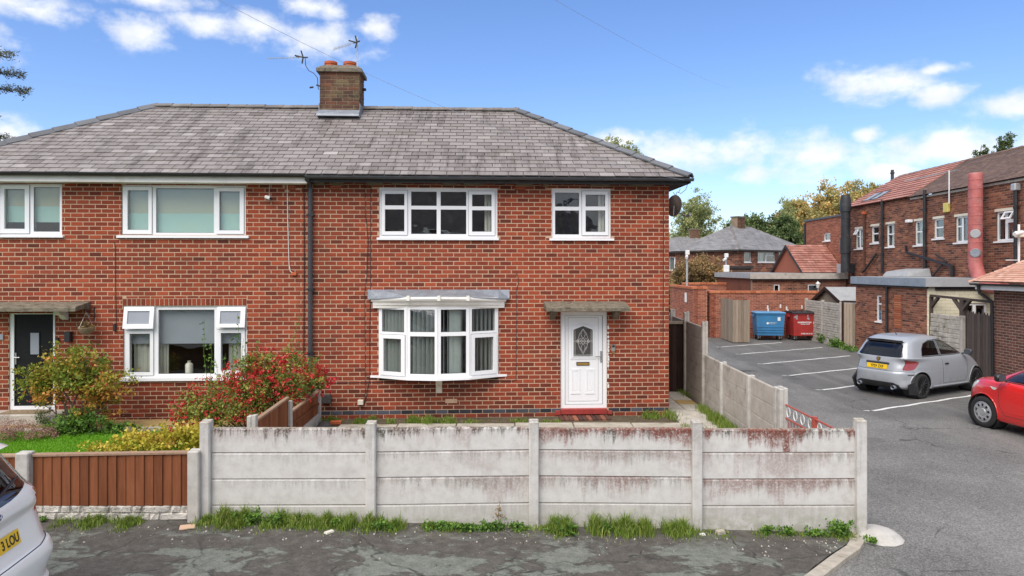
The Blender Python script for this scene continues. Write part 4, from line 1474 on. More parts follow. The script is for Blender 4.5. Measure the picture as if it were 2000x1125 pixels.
# --- openings measured from the photograph
pr = lambda PL, x0, y0, x1, y1, v=0.05: PL.rect(x0, y0, x1, y1, v)
W1 = HP.rect(740, 366.5, 971.5, 464)
W2 = HP.rect(1077.5, 368, 1193, 465)
BAY = HP.rect(740, 592, 973, 742)
DOOR = HP.rect(1095, 609, 1185.5, 809)
sol = [HP.rect(1005.5, 361.5, 1026.5, 371.5), HP.rect(644, 361, 666, 371)]
right_holes = [W1, W2, BAY, DOOR] + sol
L1 = LP.rect(-3, 359, 121, 463)
L2 = LP.rect(237.5, 361.5, 480, 459)
L3 = LP.rect(240.5, 597.5, 482, 737)
LD_ = LP.rect(17, 612, 108.5, 803)
SOLD = LP.rect(239, 582.5, 482, 597.5)
airL = LP.rect(556, 361, 577, 371)
left_holes = [L1, L2, L3, LD_, SOLD, airL]

wall_r, roof_r = make_house(house_r, HP, uP, uR, right_holes, 1, 21)
wall_l, roof_l = make_house(house_l, LP, uLl, uPl, left_holes, -1, 31)

for PL, q, wl in ((HP, sol[0], wall_r), (HP, sol[1], wall_r), (LP, airL, wall_l)):
 mb = MB()
 a, b, c, d = q
 mb.box(a + .006, b - .006, -.006, .03, c + .005, d - .005, .5, 0)
 for i in range(7):
  for j in range(3):
   cu, cz = a + (b - a) * (i + .5 + .1) / 7.2, c + (d - c) * (j + .5) / 3
   mb.box(cu - .009, cu + .009, -.0075, -.0055, cz - .008, cz + .008, .5, 1)
 mb.build('air_brick', [M['terracotta'], M['print_black']], wl)

# soldier course over the lower left window
n = 27
sb_m = []
for k in range(6):
 m2 = MB()
 wdt = (SOLD[1] - SOLD[0]) / n - .016
 brick_block(m2, -wdt / 2, wdt / 2, -(SOLD[3] - SOLD[2] - .02) / 2, (SOLD[3] - SOLD[2] - .02) / 2, -.009, .02, 0.25 + .1 * k)
 sb_m.append(m2.mesh('soldier_brick', M['brick']))
sheet_box(house_l, 'lintel_mortar', 'mortar', SOLD[0], SOLD[1], .0, .1, SOLD[2] + .002, SOLD[3] - .002)
for i in range(n):
 o = bpy.data.objects.new('soldier_brick', random.choice(sb_m))
 o.location = (SOLD[0] + (SOLD[1] - SOLD[0]) * (i + .5) / n, 0, (SOLD[2] + SOLD[3]) / 2)
 o.rotation_euler = (0, random.uniform(-.012, .012), 0)
 link(o, wall_l)


def panes_px(PL, lst, v=0.04):
 return [PL.rect(a, c, b, d, v) for (a, b, c, d) in lst]


Y_W = 0.035
# upper windows of the right-hand house
p = panes_px(HP, [(752, 790, 378.6, 401.5), (752, 790, 409, 452), (803, 853, 374.3, 402), (803, 853, 409, 457), (860.6, 910.6, 374.6, 402.3), (860.6, 910.6, 409.3, 457.4),
     (922, 960, 380, 403.3), (922, 960, 410.7, 452.6)])
s = panes_px(HP, [(745.5, 796, 372, 459), (915, 966.5, 373.5, 460)])
sl = HP.rect(736.5, 463.5, 974, 469)
win = window(house_r, W1, p, s, (sl[0], sl[1], sl[2], sl[3]), Y_W)
cu = HP.rect(946, 372, 966, 462, .2)
curtain(win, cu[0], cu[1], cu[2], cu[3], .2, waves=3)
p = panes_px(HP, [(1084, 1131, 376.3, 403.7), (1084, 1131, 411, 458), (1143.3, 1181.7, 380.5, 403.6), (1143.3, 1181.7, 411, 453)])
s = panes_px(HP, [(1136.5, 1187.5, 373.5, 459.5)])
sl = HP.rect(1072.5, 465, 1198.5, 470)
win = window(house_r, W2, p, s, (sl[0], sl[1], sl[2], sl[3]), Y_W)
cu = HP.rect(1168, 372, 1188, 462, .2)
curtain(win, cu[0], cu[1], cu[2], cu[3], .2, waves=3)

# bowed bay
bpx = [739.5, 795.0, 855.0, 917.0, 973.5]
bv = [-0.03, -0.33, -0.44, -0.33, -0.03]
BP = [(HP.u(x, v), v) for x, v in zip(bpx, bv)]
bz0, bz1 = HP.z(855, 738.5, -.44), HP.z(745, 599.5, -.05)
seg_panes = [
 ([(746, 789.5, 604, 648), (749.7, 784.4, 660.7, 725.4)], [(743, 791.5, 653, 732.5)]),
 ([(801, 849, 604.6, 648.6), (801, 849, 656.8, 730.8)], []),
 ([(861, 910.5, 604.6, 648.6), (861, 910.5, 656.4, 730)], []),
 ([(921.5, 966.5, 603, 647), (926.5, 963, 659, 724.5)], [(920, 969.5, 652, 731.5)])]
bays = []
for i in range(4):
 (ua, va), (ub, vb) = BP[i], BP[i + 1]
 wd = math.hypot(ub - ua, vb - va)
 def fu(x): return (HP.u(x, (va + vb) / 2) - HP.u(bpx[i], (va + vb) / 2)) / (HP.u(bpx[i + 1], (va + vb) / 2) - HP.u(bpx[i], (va + vb) / 2)) * wd
 vm = (va + vb) / 2
 cv = lambda q: (fu(q[0]), fu(q[1]), HP.z(855, q[3], vm), HP.z(855, q[2], vm))
 w_ = window(house_r, (0.004, wd - 0.004, bz0, bz1), [cv(q) for q in seg_panes[i][0]], [cv(q) for q in seg_panes[i][1]], None, 0.0, 0.07, room=False, name='bay_window')
 w_.location = (ua, va, 0)
 w_.rotation_euler = (0, 0, math.atan2(vb - va, ub - ua))
 bays.append(w_)
 # vertical blind: each slat hangs turned on its own
 rr = random.Random(40 + i)
 ns = [8, 7, 7, 7][i]
 for j in range(ns):
  if i == 2 and j in (0, 6): continue
  mb = MB()
  a = R([62, 58, 70, 84][i] + rr.uniform(-5, 5))
  wide = 0.062
  if i == 2 and j in (3, 4): a, wide = R(12), 0.075
  c, s_ = math.cos(a) * wide, math.sin(a) * wide
  x0 = wd * (j + .5) / ns
  mb.hexa([(x0 - c, .13 - s_, bz0 + .05), (x0 + c, .13 + s_, bz0 + .05), (x0 + c + .003, .133 + s_, bz0 + .05), (x0 - c + .003, .133 - s_, bz0 + .05),
     (x0 - c, .13 - s_, bz1 - .03), (x0 + c, .13 + s_, bz1 - .03), (x0 + c + .003, .133 + s_, bz1 - .03), (x0 - c + .003, .133 - s_, bz1 - .03)])
  mb.build('blind_slat', M['vertical_blind'], w_)
# dark front room seen through the bay
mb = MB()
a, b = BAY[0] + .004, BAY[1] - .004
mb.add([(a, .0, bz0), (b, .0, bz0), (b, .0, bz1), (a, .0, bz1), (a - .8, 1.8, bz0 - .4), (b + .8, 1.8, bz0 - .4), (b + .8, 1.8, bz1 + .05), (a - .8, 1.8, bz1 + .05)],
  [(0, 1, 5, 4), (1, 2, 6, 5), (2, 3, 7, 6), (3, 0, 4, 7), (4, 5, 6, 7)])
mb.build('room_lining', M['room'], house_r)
# sill board and head board of the bay
def bay_outline(off, ends):
 pts = [(HP.u(ends[0]), 0.04), (HP.u(ends[0]), -0.01)]
 for (u, v), o_ in zip(BP, (0.5, 1, 1, 1, 0.5)):
  pts.append((u, v - off * o_))
 return pts + [(HP.u(ends[1]), -0.01), (HP.u(ends[1]), 0.04)]
mb = MB()
mb.prism(bay_outline(0.07, (722.5, 990)), 'z', bz0 - .045, bz0 - .001)
mb.build('bay_sill', M['upvc'], house_r)
mb = MB()
mb.prism(bay_outline(0.0, (738, 975)), 'z', bz1 + .001, bz1 + .02)
mb.build('bay_head', M['upvc'], house_r)
# lead roof and moulded white cornice
rpx = [718, 740, 795, 857, 917, 974, 995]
rv = [-.06, -.20, -.46, -.57, -.46, -.20, -.06]
ry = [582.8, 582.3, 580, 578.6, 580, 582.3, 582.8]
front = [Vector((HP.u(x, v), v, HP.z(x, y, v))) for x, v, y in zip(rpx, rv, ry)]
back = [Vector((p_.x if 0 < i < 6 else HP.u(rpx[i]), -0.002, HP.z(rpx[i], 565.5))) for i, p_ in enumerate(front)]
mb = MB()
vs = back + front + [p_ - Vector((0, 0, .02)) for p_ in front]
mb.add(vs, [(i, i + 1, i + 8, i + 7) for i in range(6)] + [(i + 7, i + 8, i + 15, i + 14) for i in range(6)])
mb.build('bay_lead_roof', M['lead'], house_r)
mb = MB()
ringz = [(1.03, -.004), (1.05, -.05), (1.0, -.085), (.92, -.095), (.86, -.16), (.78, -.175), (.74, -.22)]
npt = 7
rings = []
u_mid = (front[0].x + front[6].x) / 2
ztop = max(p_.z for p_ in front) - 0.01
for (k, dz) in ringz:
 sh = 0.955 if k > .95 else 0.93
 rings.append([Vector((u_mid + (p_.x - u_mid) * sh, p_.y * k - .0 if 0 < i < 6 else p_.y * k, (p_.z * .5 + ztop * .5) + dz)) for i, p_ in enumerate(front)])
vs = [p_ for rg in rings for p_ in rg]
fs = []
for a in range(len(rings) - 1):
 for i in range(npt - 1):
  fs.append((a * npt + i, a * npt + i + 1, (a + 1) * npt + i + 1, (a + 1) * npt + i))
mb.add(vs, fs)
for side_i in (0, 6):
 bk = [Vector((rg[side_i].x, 0.0, rg[side_i].z)) for rg in rings]
 b0 = len(mb.V)
 mb.add([rg[side_i] for rg in rings] + bk, [(i, i + 1, i + 1 + len(rings), i + len(rings)) for i in range(len(rings) - 1)])
mb.add([rings[-1][i] for i in range(7)] + [Vector((rings[-1][i].x, 0, rings[-1][i].z)) for i in range(7)], [(i, i + 1, i + 8, i + 7) for i in range(6)])
mb.build('bay_cornice', M['white_paint'], house_r)
for x in (797, 857, 914):
 v = -.47 if x != 857 else -.575
 u_, z_ = HP.uz(x, 580, v - .03)
 sheet_box(house_r, 'gutter_clip', 'white_paint', u_ - .03, u_ + .03, v - .05, v + .06, z_ - .075, z_ + .022)
u_, zt = HP.uz(857, 743, -.1)
_, zb = HP.uz(857, 768, -.06)
mb = MB()
mb.bbox(u_ - .065, u_ + .065, -.10, -.009, zt - .10, zt + .03, .008)
mb.bbox(u_ - .062, u_ + .062, -.065, -.009, zb, zt - .101, .008)
mb.bbox(u_ - .04, u_ + .04, -.075, -.064, zb + .025, zt - .12, .004)
mb.build('bay_bracket', M['cream_paint'], house_r)
q = HP.rect(870, 779, 893, 787)
sheet_box(wall_r, 'patched_brick', 'mortar', q[0], q[1], -.012, .0, q[2], q[3])

# white front door
dr = HP.rect(1095, 609, 1185.5, 797.5, .04)
leaf = HP.rect(1103, 616, 1177.5, 790, .04)
door_f = window(house_r, dr, [leaf], [], None, .03, .08, room=False, name='door_frame')
mb = MB()
mb.box(leaf[0] + .004, leaf[1] - .004, .06, .10, leaf[2] + .004, leaf[3] - .004)
dl = mb.build('front_door', M['upvc'], house_r)
e = .008
mb = MB()
for (a, b, c, d) in cells(*leaf, [(leaf[0] + .0038, leaf[1] - .0038, leaf[2] + .0038, leaf[3] - .0038)]):
 mb.box(a, b, .064, .099, c, d)
mb.build('door_seal', M['seal'], door_f)
ins = HP.rect(1109.5, 620, 1168.5, 783.5, .06)
mb = MB()
for (a, b, c, d) in cells(*ins, [(ins[0] + .004, ins[1] - .004, ins[2] + .004, ins[3] - .004)]):
 mb.box(a, b, .0575, .061, c, d)
mb.build('panel_line', M['seal'], dl)
g = HP.rect(1120, 644, 1157.6, 696, .05)
pk = HP.z(1139, 636.5, .05)
um = (g[0] + g[1]) / 2
shape = lambda o_, ot=0: [(g[0] - o_, g[2] - o_), (g[1] + o_, g[2] - o_), (g[1] + o_, g[3] + o_ * .7), (um, pk + o_ * 1.1), (g[0] - o_, g[3] + o_ * .7)]
mb = MB()
for (o1, o2, y0) in ((.07, .045, .046), (.03, .0, .04)):
 A_, B_ = shape(o1), shape(o2)
 for i in range(5):
  j = (i + 1) % 5
  mb.hexa([(A_[i][0], .0599, A_[i][1]), (A_[j][0], .0599, A_[j][1]), (B_[j][0], .0599, B_[j][1]), (B_[i][0], .0599, B_[i][1]),
     (A_[i][0], y0 + .008, A_[i][1]), (A_[j][0], y0 + .008, A_[j][1]), (B_[j][0], y0, B_[j][1]), (B_[i][0], y0, B_[i][1])])
mb.build('glass_moulding', M['upvc'], dl)
mb = MB()
mb.prism(shape(0.0), 'y', .052, .0598)
o = mb.build('leaded_pane', M['glass'], dl)
mb = MB()
mb.prism(shape(-0.002), 'y', .0585, .0597)
mb.build('pane_backing', M['stone_dark'], dl)
# lead work: border, cross bars and interlaced diamond figure
mb = MB()
gw, gh = g[1] - g[0], pk - g[2]
pt = lambda a, b: (g[0] + gw * a, .0505, g[2] + gh * b)
figs = [[(0.08, 0), (0.08, .86)], [(0.92, 0), (.92, .86)], [(0, .04), (1, .04)], [(0, .88), (.5, 1)], [(.5, 1), (1, .88)], [(0, .5), (1, .5)]]
dia = lambda cx, cy, w_, h_: [(cx - w_, cy), (cx, cy + h_), (cx + w_, cy), (cx, cy - h_), (cx - w_, cy)]
figs += [dia(.5, .5, .14, .12), dia(.36, .5, .12, .1), dia(.64, .5, .12, .1), dia(.5, .72, .12, .17), dia(.5, .28, .12, .17), dia(.22, .5, .08, .06), dia(.78, .5, .08, .06),
   [(.5, .9), (.32, .74), (.22, .5), (.32, .28), (.5, .06), (.68, .28), (.78, .5), (.68, .74), (.5, .9)]]
for f_ in figs:
 mb.tube([pt(*q_) for q_ in f_], .0038, 5)
mb.build('lead_came', M['white_metal'], dl)
lb = HP.rect(1125.7, 707, 1151.2, 714, .05)
mb = MB()
mb.bbox(*lb[:2], .042, .0598, *lb[2:], .006, .5, 0)
mb.bbox(lb[0] + .02, lb[1] - .02, .037, .043, lb[2] + .014, lb[3] - .014, .004, .5, 1)
mb.build('letter_plate', [M['print_black'], M['brass']], dl)
lb = HP.rect(1126.3, 707.6, 1150.6, 713.4, .05)
sheet_box(dl, 'letter_flap', 'brass', lb[0] + .008, lb[1] - .008, .036, .0415, lb[2] + .008, lb[3] - .008, bev=.003)
hd = HP.rect(1172.3, 685.5, 1175.8, 708, .05)
mb = MB()
mb.bbox(hd[0], hd[1], .045, .0598, hd[2], hd[3], .005)
mb.tube([(hd[0] + .015, .05, (hd[2] + hd[3]) / 2 + .01), (hd[0] + .012, .01, (hd[2] + hd[3]) / 2 + .01), (hd[0] - .11, .01, (hd[2] + hd[3]) / 2 + .008)], .009, 7)
mb.build('door_handle', M['steel'], dl)
for (x0, x1) in ((1115.6, 1132.6), (1144, 1161)):
 q = HP.rect(x0, 721.7, x1, 768, .05)
 mb = MB()
 for (a, b, c, d) in cells(*q, [(q[0] + .03, q[1] - .03, q[2] + .03, q[3] - .03)]):
  mb.box(a, b, .05, .0598, c, d)
 mb.bbox(q[0] + .045, q[1] - .045, .054, .0597, q[2] + .045, q[3] - .045, .008)
 mb.bbox(q[0] - .012, q[1] + .012, .0475, .0597, q[2] - .016, q[2] + .006, .004)
 mb.bbox(q[0] - .012, q[1] + .012, .0475, .0597, q[3] - .006, q[3] + .012, .004)
 mb.build('door_panel', M['upvc'], dl)
q = HP.rect(1084.5, 798, 1196, 809.5, -.03)
mb = MB()
mb.bbox(HP.u(1095), HP.u(1185.5), -.05, .12, q[2], q[3], .012)
mb.bbox(q[0], HP.u(1094.8), -.03, -.0, q[2] - .01, HP.z(1090, 801.5), .008)
mb.bbox(HP.u(1185.7), q[1], -.03, -.0, q[2] - .01, HP.z(1190, 801.5), .008)
mb.build('door_sill', M['red_sill'], house_r)
# sealant squeezed out along the right of the frame
r = random.Random(3)
mb = MB()
for (y, ln) in ((655, 10), (668, 8), (680, 14), (692, 12), (705, 8), (716, 14), (735, 8), (752, 16), (640, 5)):
 u_, z_ = HP.uz(1186.6, y)
 for k in range(4):
  zz = z_ + r.uniform(-.5, .5) * ln / 95
  w_ = r.uniform(.012, .036)
  mb.bbox(u_ - .006, u_ + w_, -.022 - r.uniform(0, .006), -.002, zz - r.uniform(.01, .03), zz + r.uniform(.01, .03), .006)
o = mb.build('sealant', M['white_paint'], house_r)
o['kind'] = 'stuff'
# brick step: each paver on edge is a piece
step = thing('door_step', 'low step of dark brick pavers set on edge below the white front door', 'door step', tuple(HP.world(HP.u(1145), -.25, .02)), ANG)
su0, su1 = HP.u(1094.5, -.42), HP.u(1194.5, -.42)
uc = HP.u(1145)
sz1, sz0 = HP.z(1145, 818.6, -.42), .02
n = 11
for i in range(n):
 mb = MB()
 a = su0 + (su1 - su0) * i / n - uc
 b = su0 + (su1 - su0) * (i + 1) / n - uc
 mb.bbox(a + .004, b - .004, -.17 + random.uniform(-.008, .008), .20, -.01, sz1 - .02 + random.uniform(-.004, .004), .008, random.uniform(.1, .9))
 mb.build('paver', M['brick_dark'] if i % 3 else M['brick_shop'], step)
# concrete canopies, with their console brackets
def canopy(house, PL, x0, x1, yb, yf, yu, v, brackets, mat_b):
 ua, ub = PL.u(x0, -.02), PL.u(x1, v)
 zb, zf, zu = PL.z((x0 + x1) / 2, yb, 0), PL.z((x0 + x1) / 2, yf, v), PL.z((x0 + x1) / 2, yu, v)
 mb = MB()
 bm = bmesh.new()
 n = 16
 vv = []
 r = random.Random(int(x1))
 for i in range(n + 1):
  u = ua + (ub - ua) * i / n
  j = lambda s_: r.uniform(-s_, s_)
  mb_pts = [(u + j(.004), 0.0, zu + .03), (u, 0.0, zb + j(.004)), (u, v * .5 + j(.02), (zb + zf) / 2 + j(.006)), (u, v + .03 + j(.006), zf + j(.005)), (u, v + j(.006), zf - .015 + j(.004)), (u, v + j(.005), zu + j(.003)), (u, v * .5, zu + .03)]
  vv.append(mb_pts)
 vs = [p_ for row in vv for p_ in row]
 m = 7
 fs = [tuple(range(m)), tuple(range(n * m + m - 1, n * m - 1, -1))]
 for i in range(n):
  for j in range(m):
   fs.append((i * m + j, i * m + (j + 1) % m, (i + 1) * m + (j + 1) % m, (i + 1) * m + j))
 mb.add(vs, fs)
 cn = mb.build('canopy', M['concrete_old'], house)
 for x in brackets:
  u = PL.u(x, -.12)
  mb = MB()
  mb.prism([(-.001, zu + .02), (-.30, zu + .02), (-.31, zu - .03), (-.24, zu - .09), (-.15, zu - .10), (-.08, zu - .17), (-.001, zu - .20)], 'x', u - .055, u + .055)
  mb.build('console_bracket', M[mat_b], cn)
canopy(house_r, HP, 1062, 1231, 588.5, 600, 608, -.52, (1080, 1203), 'concrete_old')
canopy(house_l, LP, -25, 147, 589, 600, 608.5, -.52, (121,), 'white_paint')

# --- left-hand house: windows
p = panes_px(LP, [(10, 50, 369.5, 447), (66, 117, 365.5, 452.5)])
s = panes_px(LP, [(1.5, 58.5, 361.5, 456)])
sl = LP.rect(-6, 459.5, 126, 464)
w1 = window(house_l, L1, p, s, (sl[0], sl[1], sl[2], sl[3]), Y_W)
p = panes_px(LP, [(250, 291, 372, 449), (305, 418, 368, 454.7), (429, 469, 374, 450)])
s = panes_px(LP, [(241, 297.5, 365, 457), (424, 477, 367, 457)])
sl = LP.rect(230, 459.5, 487, 465)
w2 = window(house_l, L2, p, s, (sl[0], sl[1], sl[2], sl[3]), Y_W)
for (w_, x0, x1, y0, y1, ym) in ((w1, 3, 119, 362, 434, 403), (w2, 240, 478, 364, 456, 417)):
 q = LP.rect(x0, y0, x1, ym, .14)
 sheet_box(w_, 'roller_blind', 'blind_green', q[0], q[1], .14, .146, q[2], q[3])
 q = LP.rect(x0, ym, x1, y1, .135)
 sheet_box(w_, 'privacy_film', 'blind_teal', q[0], q[1], .132, .137, q[2], q[3])
p = panes_px(LP, [(254, 294, 651.5, 727), (309.5, 419, 604.8, 730), (432, 472, 650, 723.6), (249.5, 292, 608, 633.6), (430, 470, 608, 633)])
s = panes_px(LP, [(246, 300.5, 645, 733), (424, 479, 643, 731)])
sl = LP.rect(236, 736, 486, 743)
w3 = window(house_l, L3, p[:3] + p[3:], s, (sl[0], sl[1], sl[2], sl[3]), Y_W)
for i, (a, b, c, d) in enumerate(((241.5, 300.5, 599.5, 642.5), (424, 479, 600, 640))):     # top vents pushed open
 q = LP.rect(a, c, b, d, -.03)
 pn = LP.rect(*[(249, 608, 292.5, 633.6), (430, 608, 470, 633)][i], -.03)
 hgt = q[3] - q[2]
 mb = MB()
 for (x0, x1, z0, z1) in cells(q[0], q[1], -hgt, 0, [(pn[0], pn[1], pn[2] - q[3], pn[3] - q[3])]):
  mb.box(x0, x1, -.03, .012, z0, z1)
 v_ = mb.build('open_vent', M['upvc'], w3)
 v_.location = (0, Y_W - .02, q[3])
 v_.rotation_euler = (R(-9), 0, 0)
 mb = MB()
 mb.box(pn[0], pn[1], -.012, -.004, pn[2] - q[3], pn[3] - q[3])
 pv = mb.build('vent_pane', M['blind_grey'], w3)
 pv.location, pv.rotation_euler = v_.location, v_.rotation_euler
q = LP.rect(243, 600, 480, 671, .16)
sheet_box(w3, 'roller_blind', 'blind_grey', q[0], q[1], .16, .165, q[2], q[3])
for (x0, x1) in ((262, 298), (311, 330), (447, 476)):
 q = LP.rect(x0, 640, x1, 730, .24)
 curtain(w3, q[0], q[1], q[2], q[3], .24, waves=3)
vz = LP.rect(361, 705, 376, 730, .12)
va = thing('vase', 'cream ceramic bottle vase on the sill inside the lower left window', 'vase', tuple(LP.world((vz[0] + vz[1]) / 2, .145, vz[2])), ANG)
hv = vz[3] - vz[2]
mb = MB()
mb.lathe([(0.0, 0), (.068, 0), (.075, .03), (.075, hv * .7), (.06, hv * .8), (.03, hv * .86), (.03, hv * .97), (.036, hv), (.025, hv)], 18)
mb.build('vase_body', M['ceramic'], va, smooth=True)
# black door
dr = LP.rect(17, 612, 108.5, 802, .05)
leaf = LP.rect(28.5, 613.5, 105, 792.5, .05)
dfr = window(house_l, dr, [leaf], [], None, .03, .08, room=False, name='door_frame')
mb = MB()
mb.box(leaf[0] + .003, leaf[1] - .003, .06, .10, leaf[2] + .003, leaf[3] - .003)
dl = mb.build('front_door', M['door_black'], house_l)
dl['label'] = 'black front door with a narrow vertical glass slit'
q = LP.rect(59.5, 650, 76.5, 692, .06)
mb = MB()
mb.box(q[0], q[1], .054, .0598, q[2], q[3])
mb.build('slit_pane', M['blind_grey'], dl)
mb = MB()
for (a, b, c, d) in cells(q[0] - .02, q[1] + .02, q[2] - .02, q[3] + .02, [q]):
 mb.box(a, b, .05, .0597, c, d)
mb.build('slit_trim', M['door_black'], dl)
q = LP.rect(29.5, 689, 32.5, 712, .06)
mb = MB()
mb.bbox(q[0], q[1] + .004, .045, .0598, q[2], q[3], .005)
zz = (q[2] + q[3]) / 2 + .03
mb.tube([(q[0] + .015, .05, zz), (q[0] + .015, .01, zz), (q[0] + .115, .01, zz - .004)], .01, 7)
mb.build('door_handle', M['steel'], dl)
q = LP.rect(-40, 806, 125, 824, -.3)
st = thing('door_step', 'grey concrete step below the black front door', 'door step', tuple(LP.world((q[0] + q[1]) / 2, -.3, .02)), ANG)
mb = MB()
mb.bbox(-(q[1] - q[0]) / 2, (q[1] - q[0]) / 2, -.15, .30, -.02, LP.z(60, 807, -.3) - .02, .015)
mb.build('step_block', M['concrete_grey'], st)
mt = LP.rect(14, 800, 100, 803, -.15)
mat_o = sheet_box(None, 'door_mat', 'wicker', -.4, .4, -.16, .16, 0, .02)
mat_o.location = LP.world((mt[0] + mt[1]) / 2, -.22, LP.z(60, 807, -.3) + .002)
mat_o.rotation_euler = (0, 0, ANG)
tag(mat_o, 'brown doormat on the step at the black door', 'doormat')

# --- chimney on the party line
cpl = Plane(*HP.world(0, 2.45)[:2], ANG)
cu0, cu1 = HP.u(624.5, 2.45), HP.u(701.5, 2.45)
cz0, cz1 = HP.z(660, 226, 2.45), HP.z(660, 141, 2.45)
hcs = (cz1 - cz0) / 12
cblk = brick_wall(house_r, cu0, cu1, cz0, cz1, [], (cu1 - cu0) / 3.5, hcs, .014, 'brick_stack', cpl, 60, 0.66, .008, 'mortar_stack', name='chimney', seed=4)
cblk.location = (0, 2.45, 0)
cf = brick_wall(house_r, 0, .66, cz0, cz1, [], .2345, hcs, .014, 'brick_stack', None, 0, .1, .008, 'mortar_stack', name='chimney_flank', seed=6)
cf.location, cf.rotation_euler = (cu1 + .002, 2.452, 0), (0, 0, PI / 2)
mb = MB()
zc = HP.z(660, 139.5, 2.4)
mb.hexa([(cu0 - .07, 2.38, cz1), (cu1 + .07, 2.38, cz1), (cu1 + .07, 3.17, cz1), (cu0 - .07, 3.17, cz1),
   (cu0 - .07, 2.38, cz1 + .08), (cu1 + .07, 2.38, cz1 + .08), (cu1 + .07, 3.17, cz1 + .08), (cu0 - .07, 3.17, cz1 + .08)])
mb.hexa([(cu0 - .069, 2.381, cz1 + .081), (cu1 + .069, 2.381, cz1 + .081), (cu1 + .069, 3.169, cz1 + .081), (cu0 - .069, 3.169, cz1 + .081),
   (cu0 + .07, 2.56, cz1 + .2), (cu1 - .07, 2.56, cz1 + .2), (cu1 - .07, 3.02, cz1 + .2), (cu0 + .07, 3.02, cz1 + .2)])
mb.build('chimney_cap', M['concrete_old'], house_r)
for x in (646.5, 683.5):
 u_ = HP.u(x, 2.8)
 mb = MB()
 mb.lathe([(.145, cz1 + .12), (.14, cz1 + .27), (.155, cz1 + .275), (.155, cz1 + .33), (.115, cz1 + .33), (.11, cz1 + .15)], 18, (u_, 2.79, 0))
 mb.build('chimney_pot', M['terracotta'], house_r, smooth=True)
mb = MB()
fz0, fz1 = HP.z(660, 223.5, 2.3), HP.z(660, 214.5, 2.44)
mb.hexa([(cu0 - .03, 2.20, fz0 - .05), (cu1 + .03, 2.20, fz0 - .05), (cu1 + .03, 2.438, fz0 - .05), (cu0 - .03, 2.438, fz0 - .05),
   (cu0 - .03, 2.22, fz0 + .0), (cu1 + .03, 2.22, fz0 + .0), (cu1 + .01, 2.438, fz1), (cu0 - .01, 2.438, fz1)])
mb.box(cu1 + .012, cu1 + .024, 2.43, 2.95, fz0 - .05, fz1 + .15)
mb.box(cu0 - .024, cu0 - .004, 2.43, 2.95, fz0 - .05, fz1 + .15)
mb.build('lead_flashing', M['lead'], house_r)

# --- rainwater pipe at the party line, cables and the small things on the walls
dpx = HP.u(606.5, -.06)
mb = MB()
zt_ = HP.z(606, 361, -.06)
mb.tube([(dpx, -.36, HP.z(606, 351, -.36)), (dpx, -.34, zt_ + .08), (dpx, -.10, zt_ - .02), (dpx, -.075, zt_ - .1), (dpx, -.075, .05)], .046, 10)
pipe = mb.build('downpipe', M['downpipe'], house_r, smooth=True)
for y in (420, 565, 690):
 z_ = HP.z(606, y, -.07)
 sheet_box(pipe, 'pipe_clip', 'black', dpx - .07, dpx + .07, -.125, -.012, z_ - .02, z_ + .02)


def cable(name, label, pts, r=.006, mat='cable_mat', cat='cable', group=None):
 """a cable through world points, with its origin at its first point"""
 P = [Vector(p_) for p_ in pts]
 mb = MB()
 mb.tube([p_ - P[0] for p_ in P], r, 6)
 o = mb.build(name, M[mat], smooth=True)
 o.location = P[0]
 return tag(o, label, cat, group)


def wall_pts(PL, lst, v=-.016):
 out = []
 for (x, y) in lst:
  u_, z_ = PL.uz(x, y, v)
  out.append(PL.world(u_, v, z_))
 return out


cable('cable', 'thin dark cable running straight down just left of the grey downpipe', wall_pts(HP, [(593.5, 362), (594, 520), (593, 700), (594, 760)]), .009)
cable('cable', 'white cable dropping from the eaves over the left house to a brown box', wall_pts(LP, [(561, 357), (562, 430), (564.5, 515), (567, 530), (573, 534)]), .008, 'cable_white')
cable('cable', 'dark cable running the full height left of the bay window to a small beige box', wall_pts(HP, [(725, 358), (724, 400), (724, 566), (722, 640), (722, 740), (713, 786)], -.014), .007)
cable('cable', 'loose dark cable swaying down beside the left side of the upper right window', wall_pts(HP, [(713, 358), (714, 420), (719, 470), (716, 540), (712.5, 570), (713, 640), (714, 760), (712, 788), (706, 790)], -.016), .006)
cable('cable', 'dark cable from mid wall down beside the bay window and along under its sill', wall_pts(HP, [(1009, 533), (1013, 548), (1009, 566), (1009, 650), (1008, 742), (1000, 744), (880, 745), (700, 747), (640, 748)], -.013), .006)
cable('cable', 'thin dark cable down the right corner of the house beside the dark side gate', wall_pts(HP, [(1296, 366), (1296, 460), (1295.5, 560), (1295, 672)], -.013), .006)
cable('cable', 'thin dark cable down the left wall between its upper and lower windows', wall_pts(LP, [(222, 472), (225, 480), (225.5, 560), (227, 640)], -.013), .005)
u_, z_ = HP.uz(705, 785)
o = sheet_box(None, 'junction_box', 'cream_paint', -.055, .055, -.06, 0, -.05, .05, bev=.006)
o.location, o.rotation_euler = HP.world(u_, -.012, z_), (0, 0, ANG)
tag(o, 'small beige junction box low on the wall left of the bay window', 'junction box')
u_, z_ = HP.uz(639, 778)
o = sheet_box(None, 'meter_box', 'stone_dark', -.09, .09, -.09, 0, -.09, .09, bev=.01)
o.location, o.rotation_euler = HP.world(u_, -.012, z_), (0, 0, ANG)
tag(o, 'grey-brown box on the wall behind the red flowering bush', 'meter box')
u_, z_ = LP.uz(575, 535)
o = sheet_box(None, 'junction_box', 'terracotta', -.05, .05, -.04, 0, -.03, .03, bev=.006)
o.location, o.rotation_euler = LP.world(u_, -.012, z_), (0, 0, ANG)
tag(o, 'small terracotta patch box where the white cable ends left of the downpipe', 'junction box')
u_, z_ = HP.uz(1197, 680)
ks = thing('door_entry_box', 'small grey and gold door entry box right of the white front door', 'entry box', tuple(HP.world(u_, -.012, z_)), ANG)
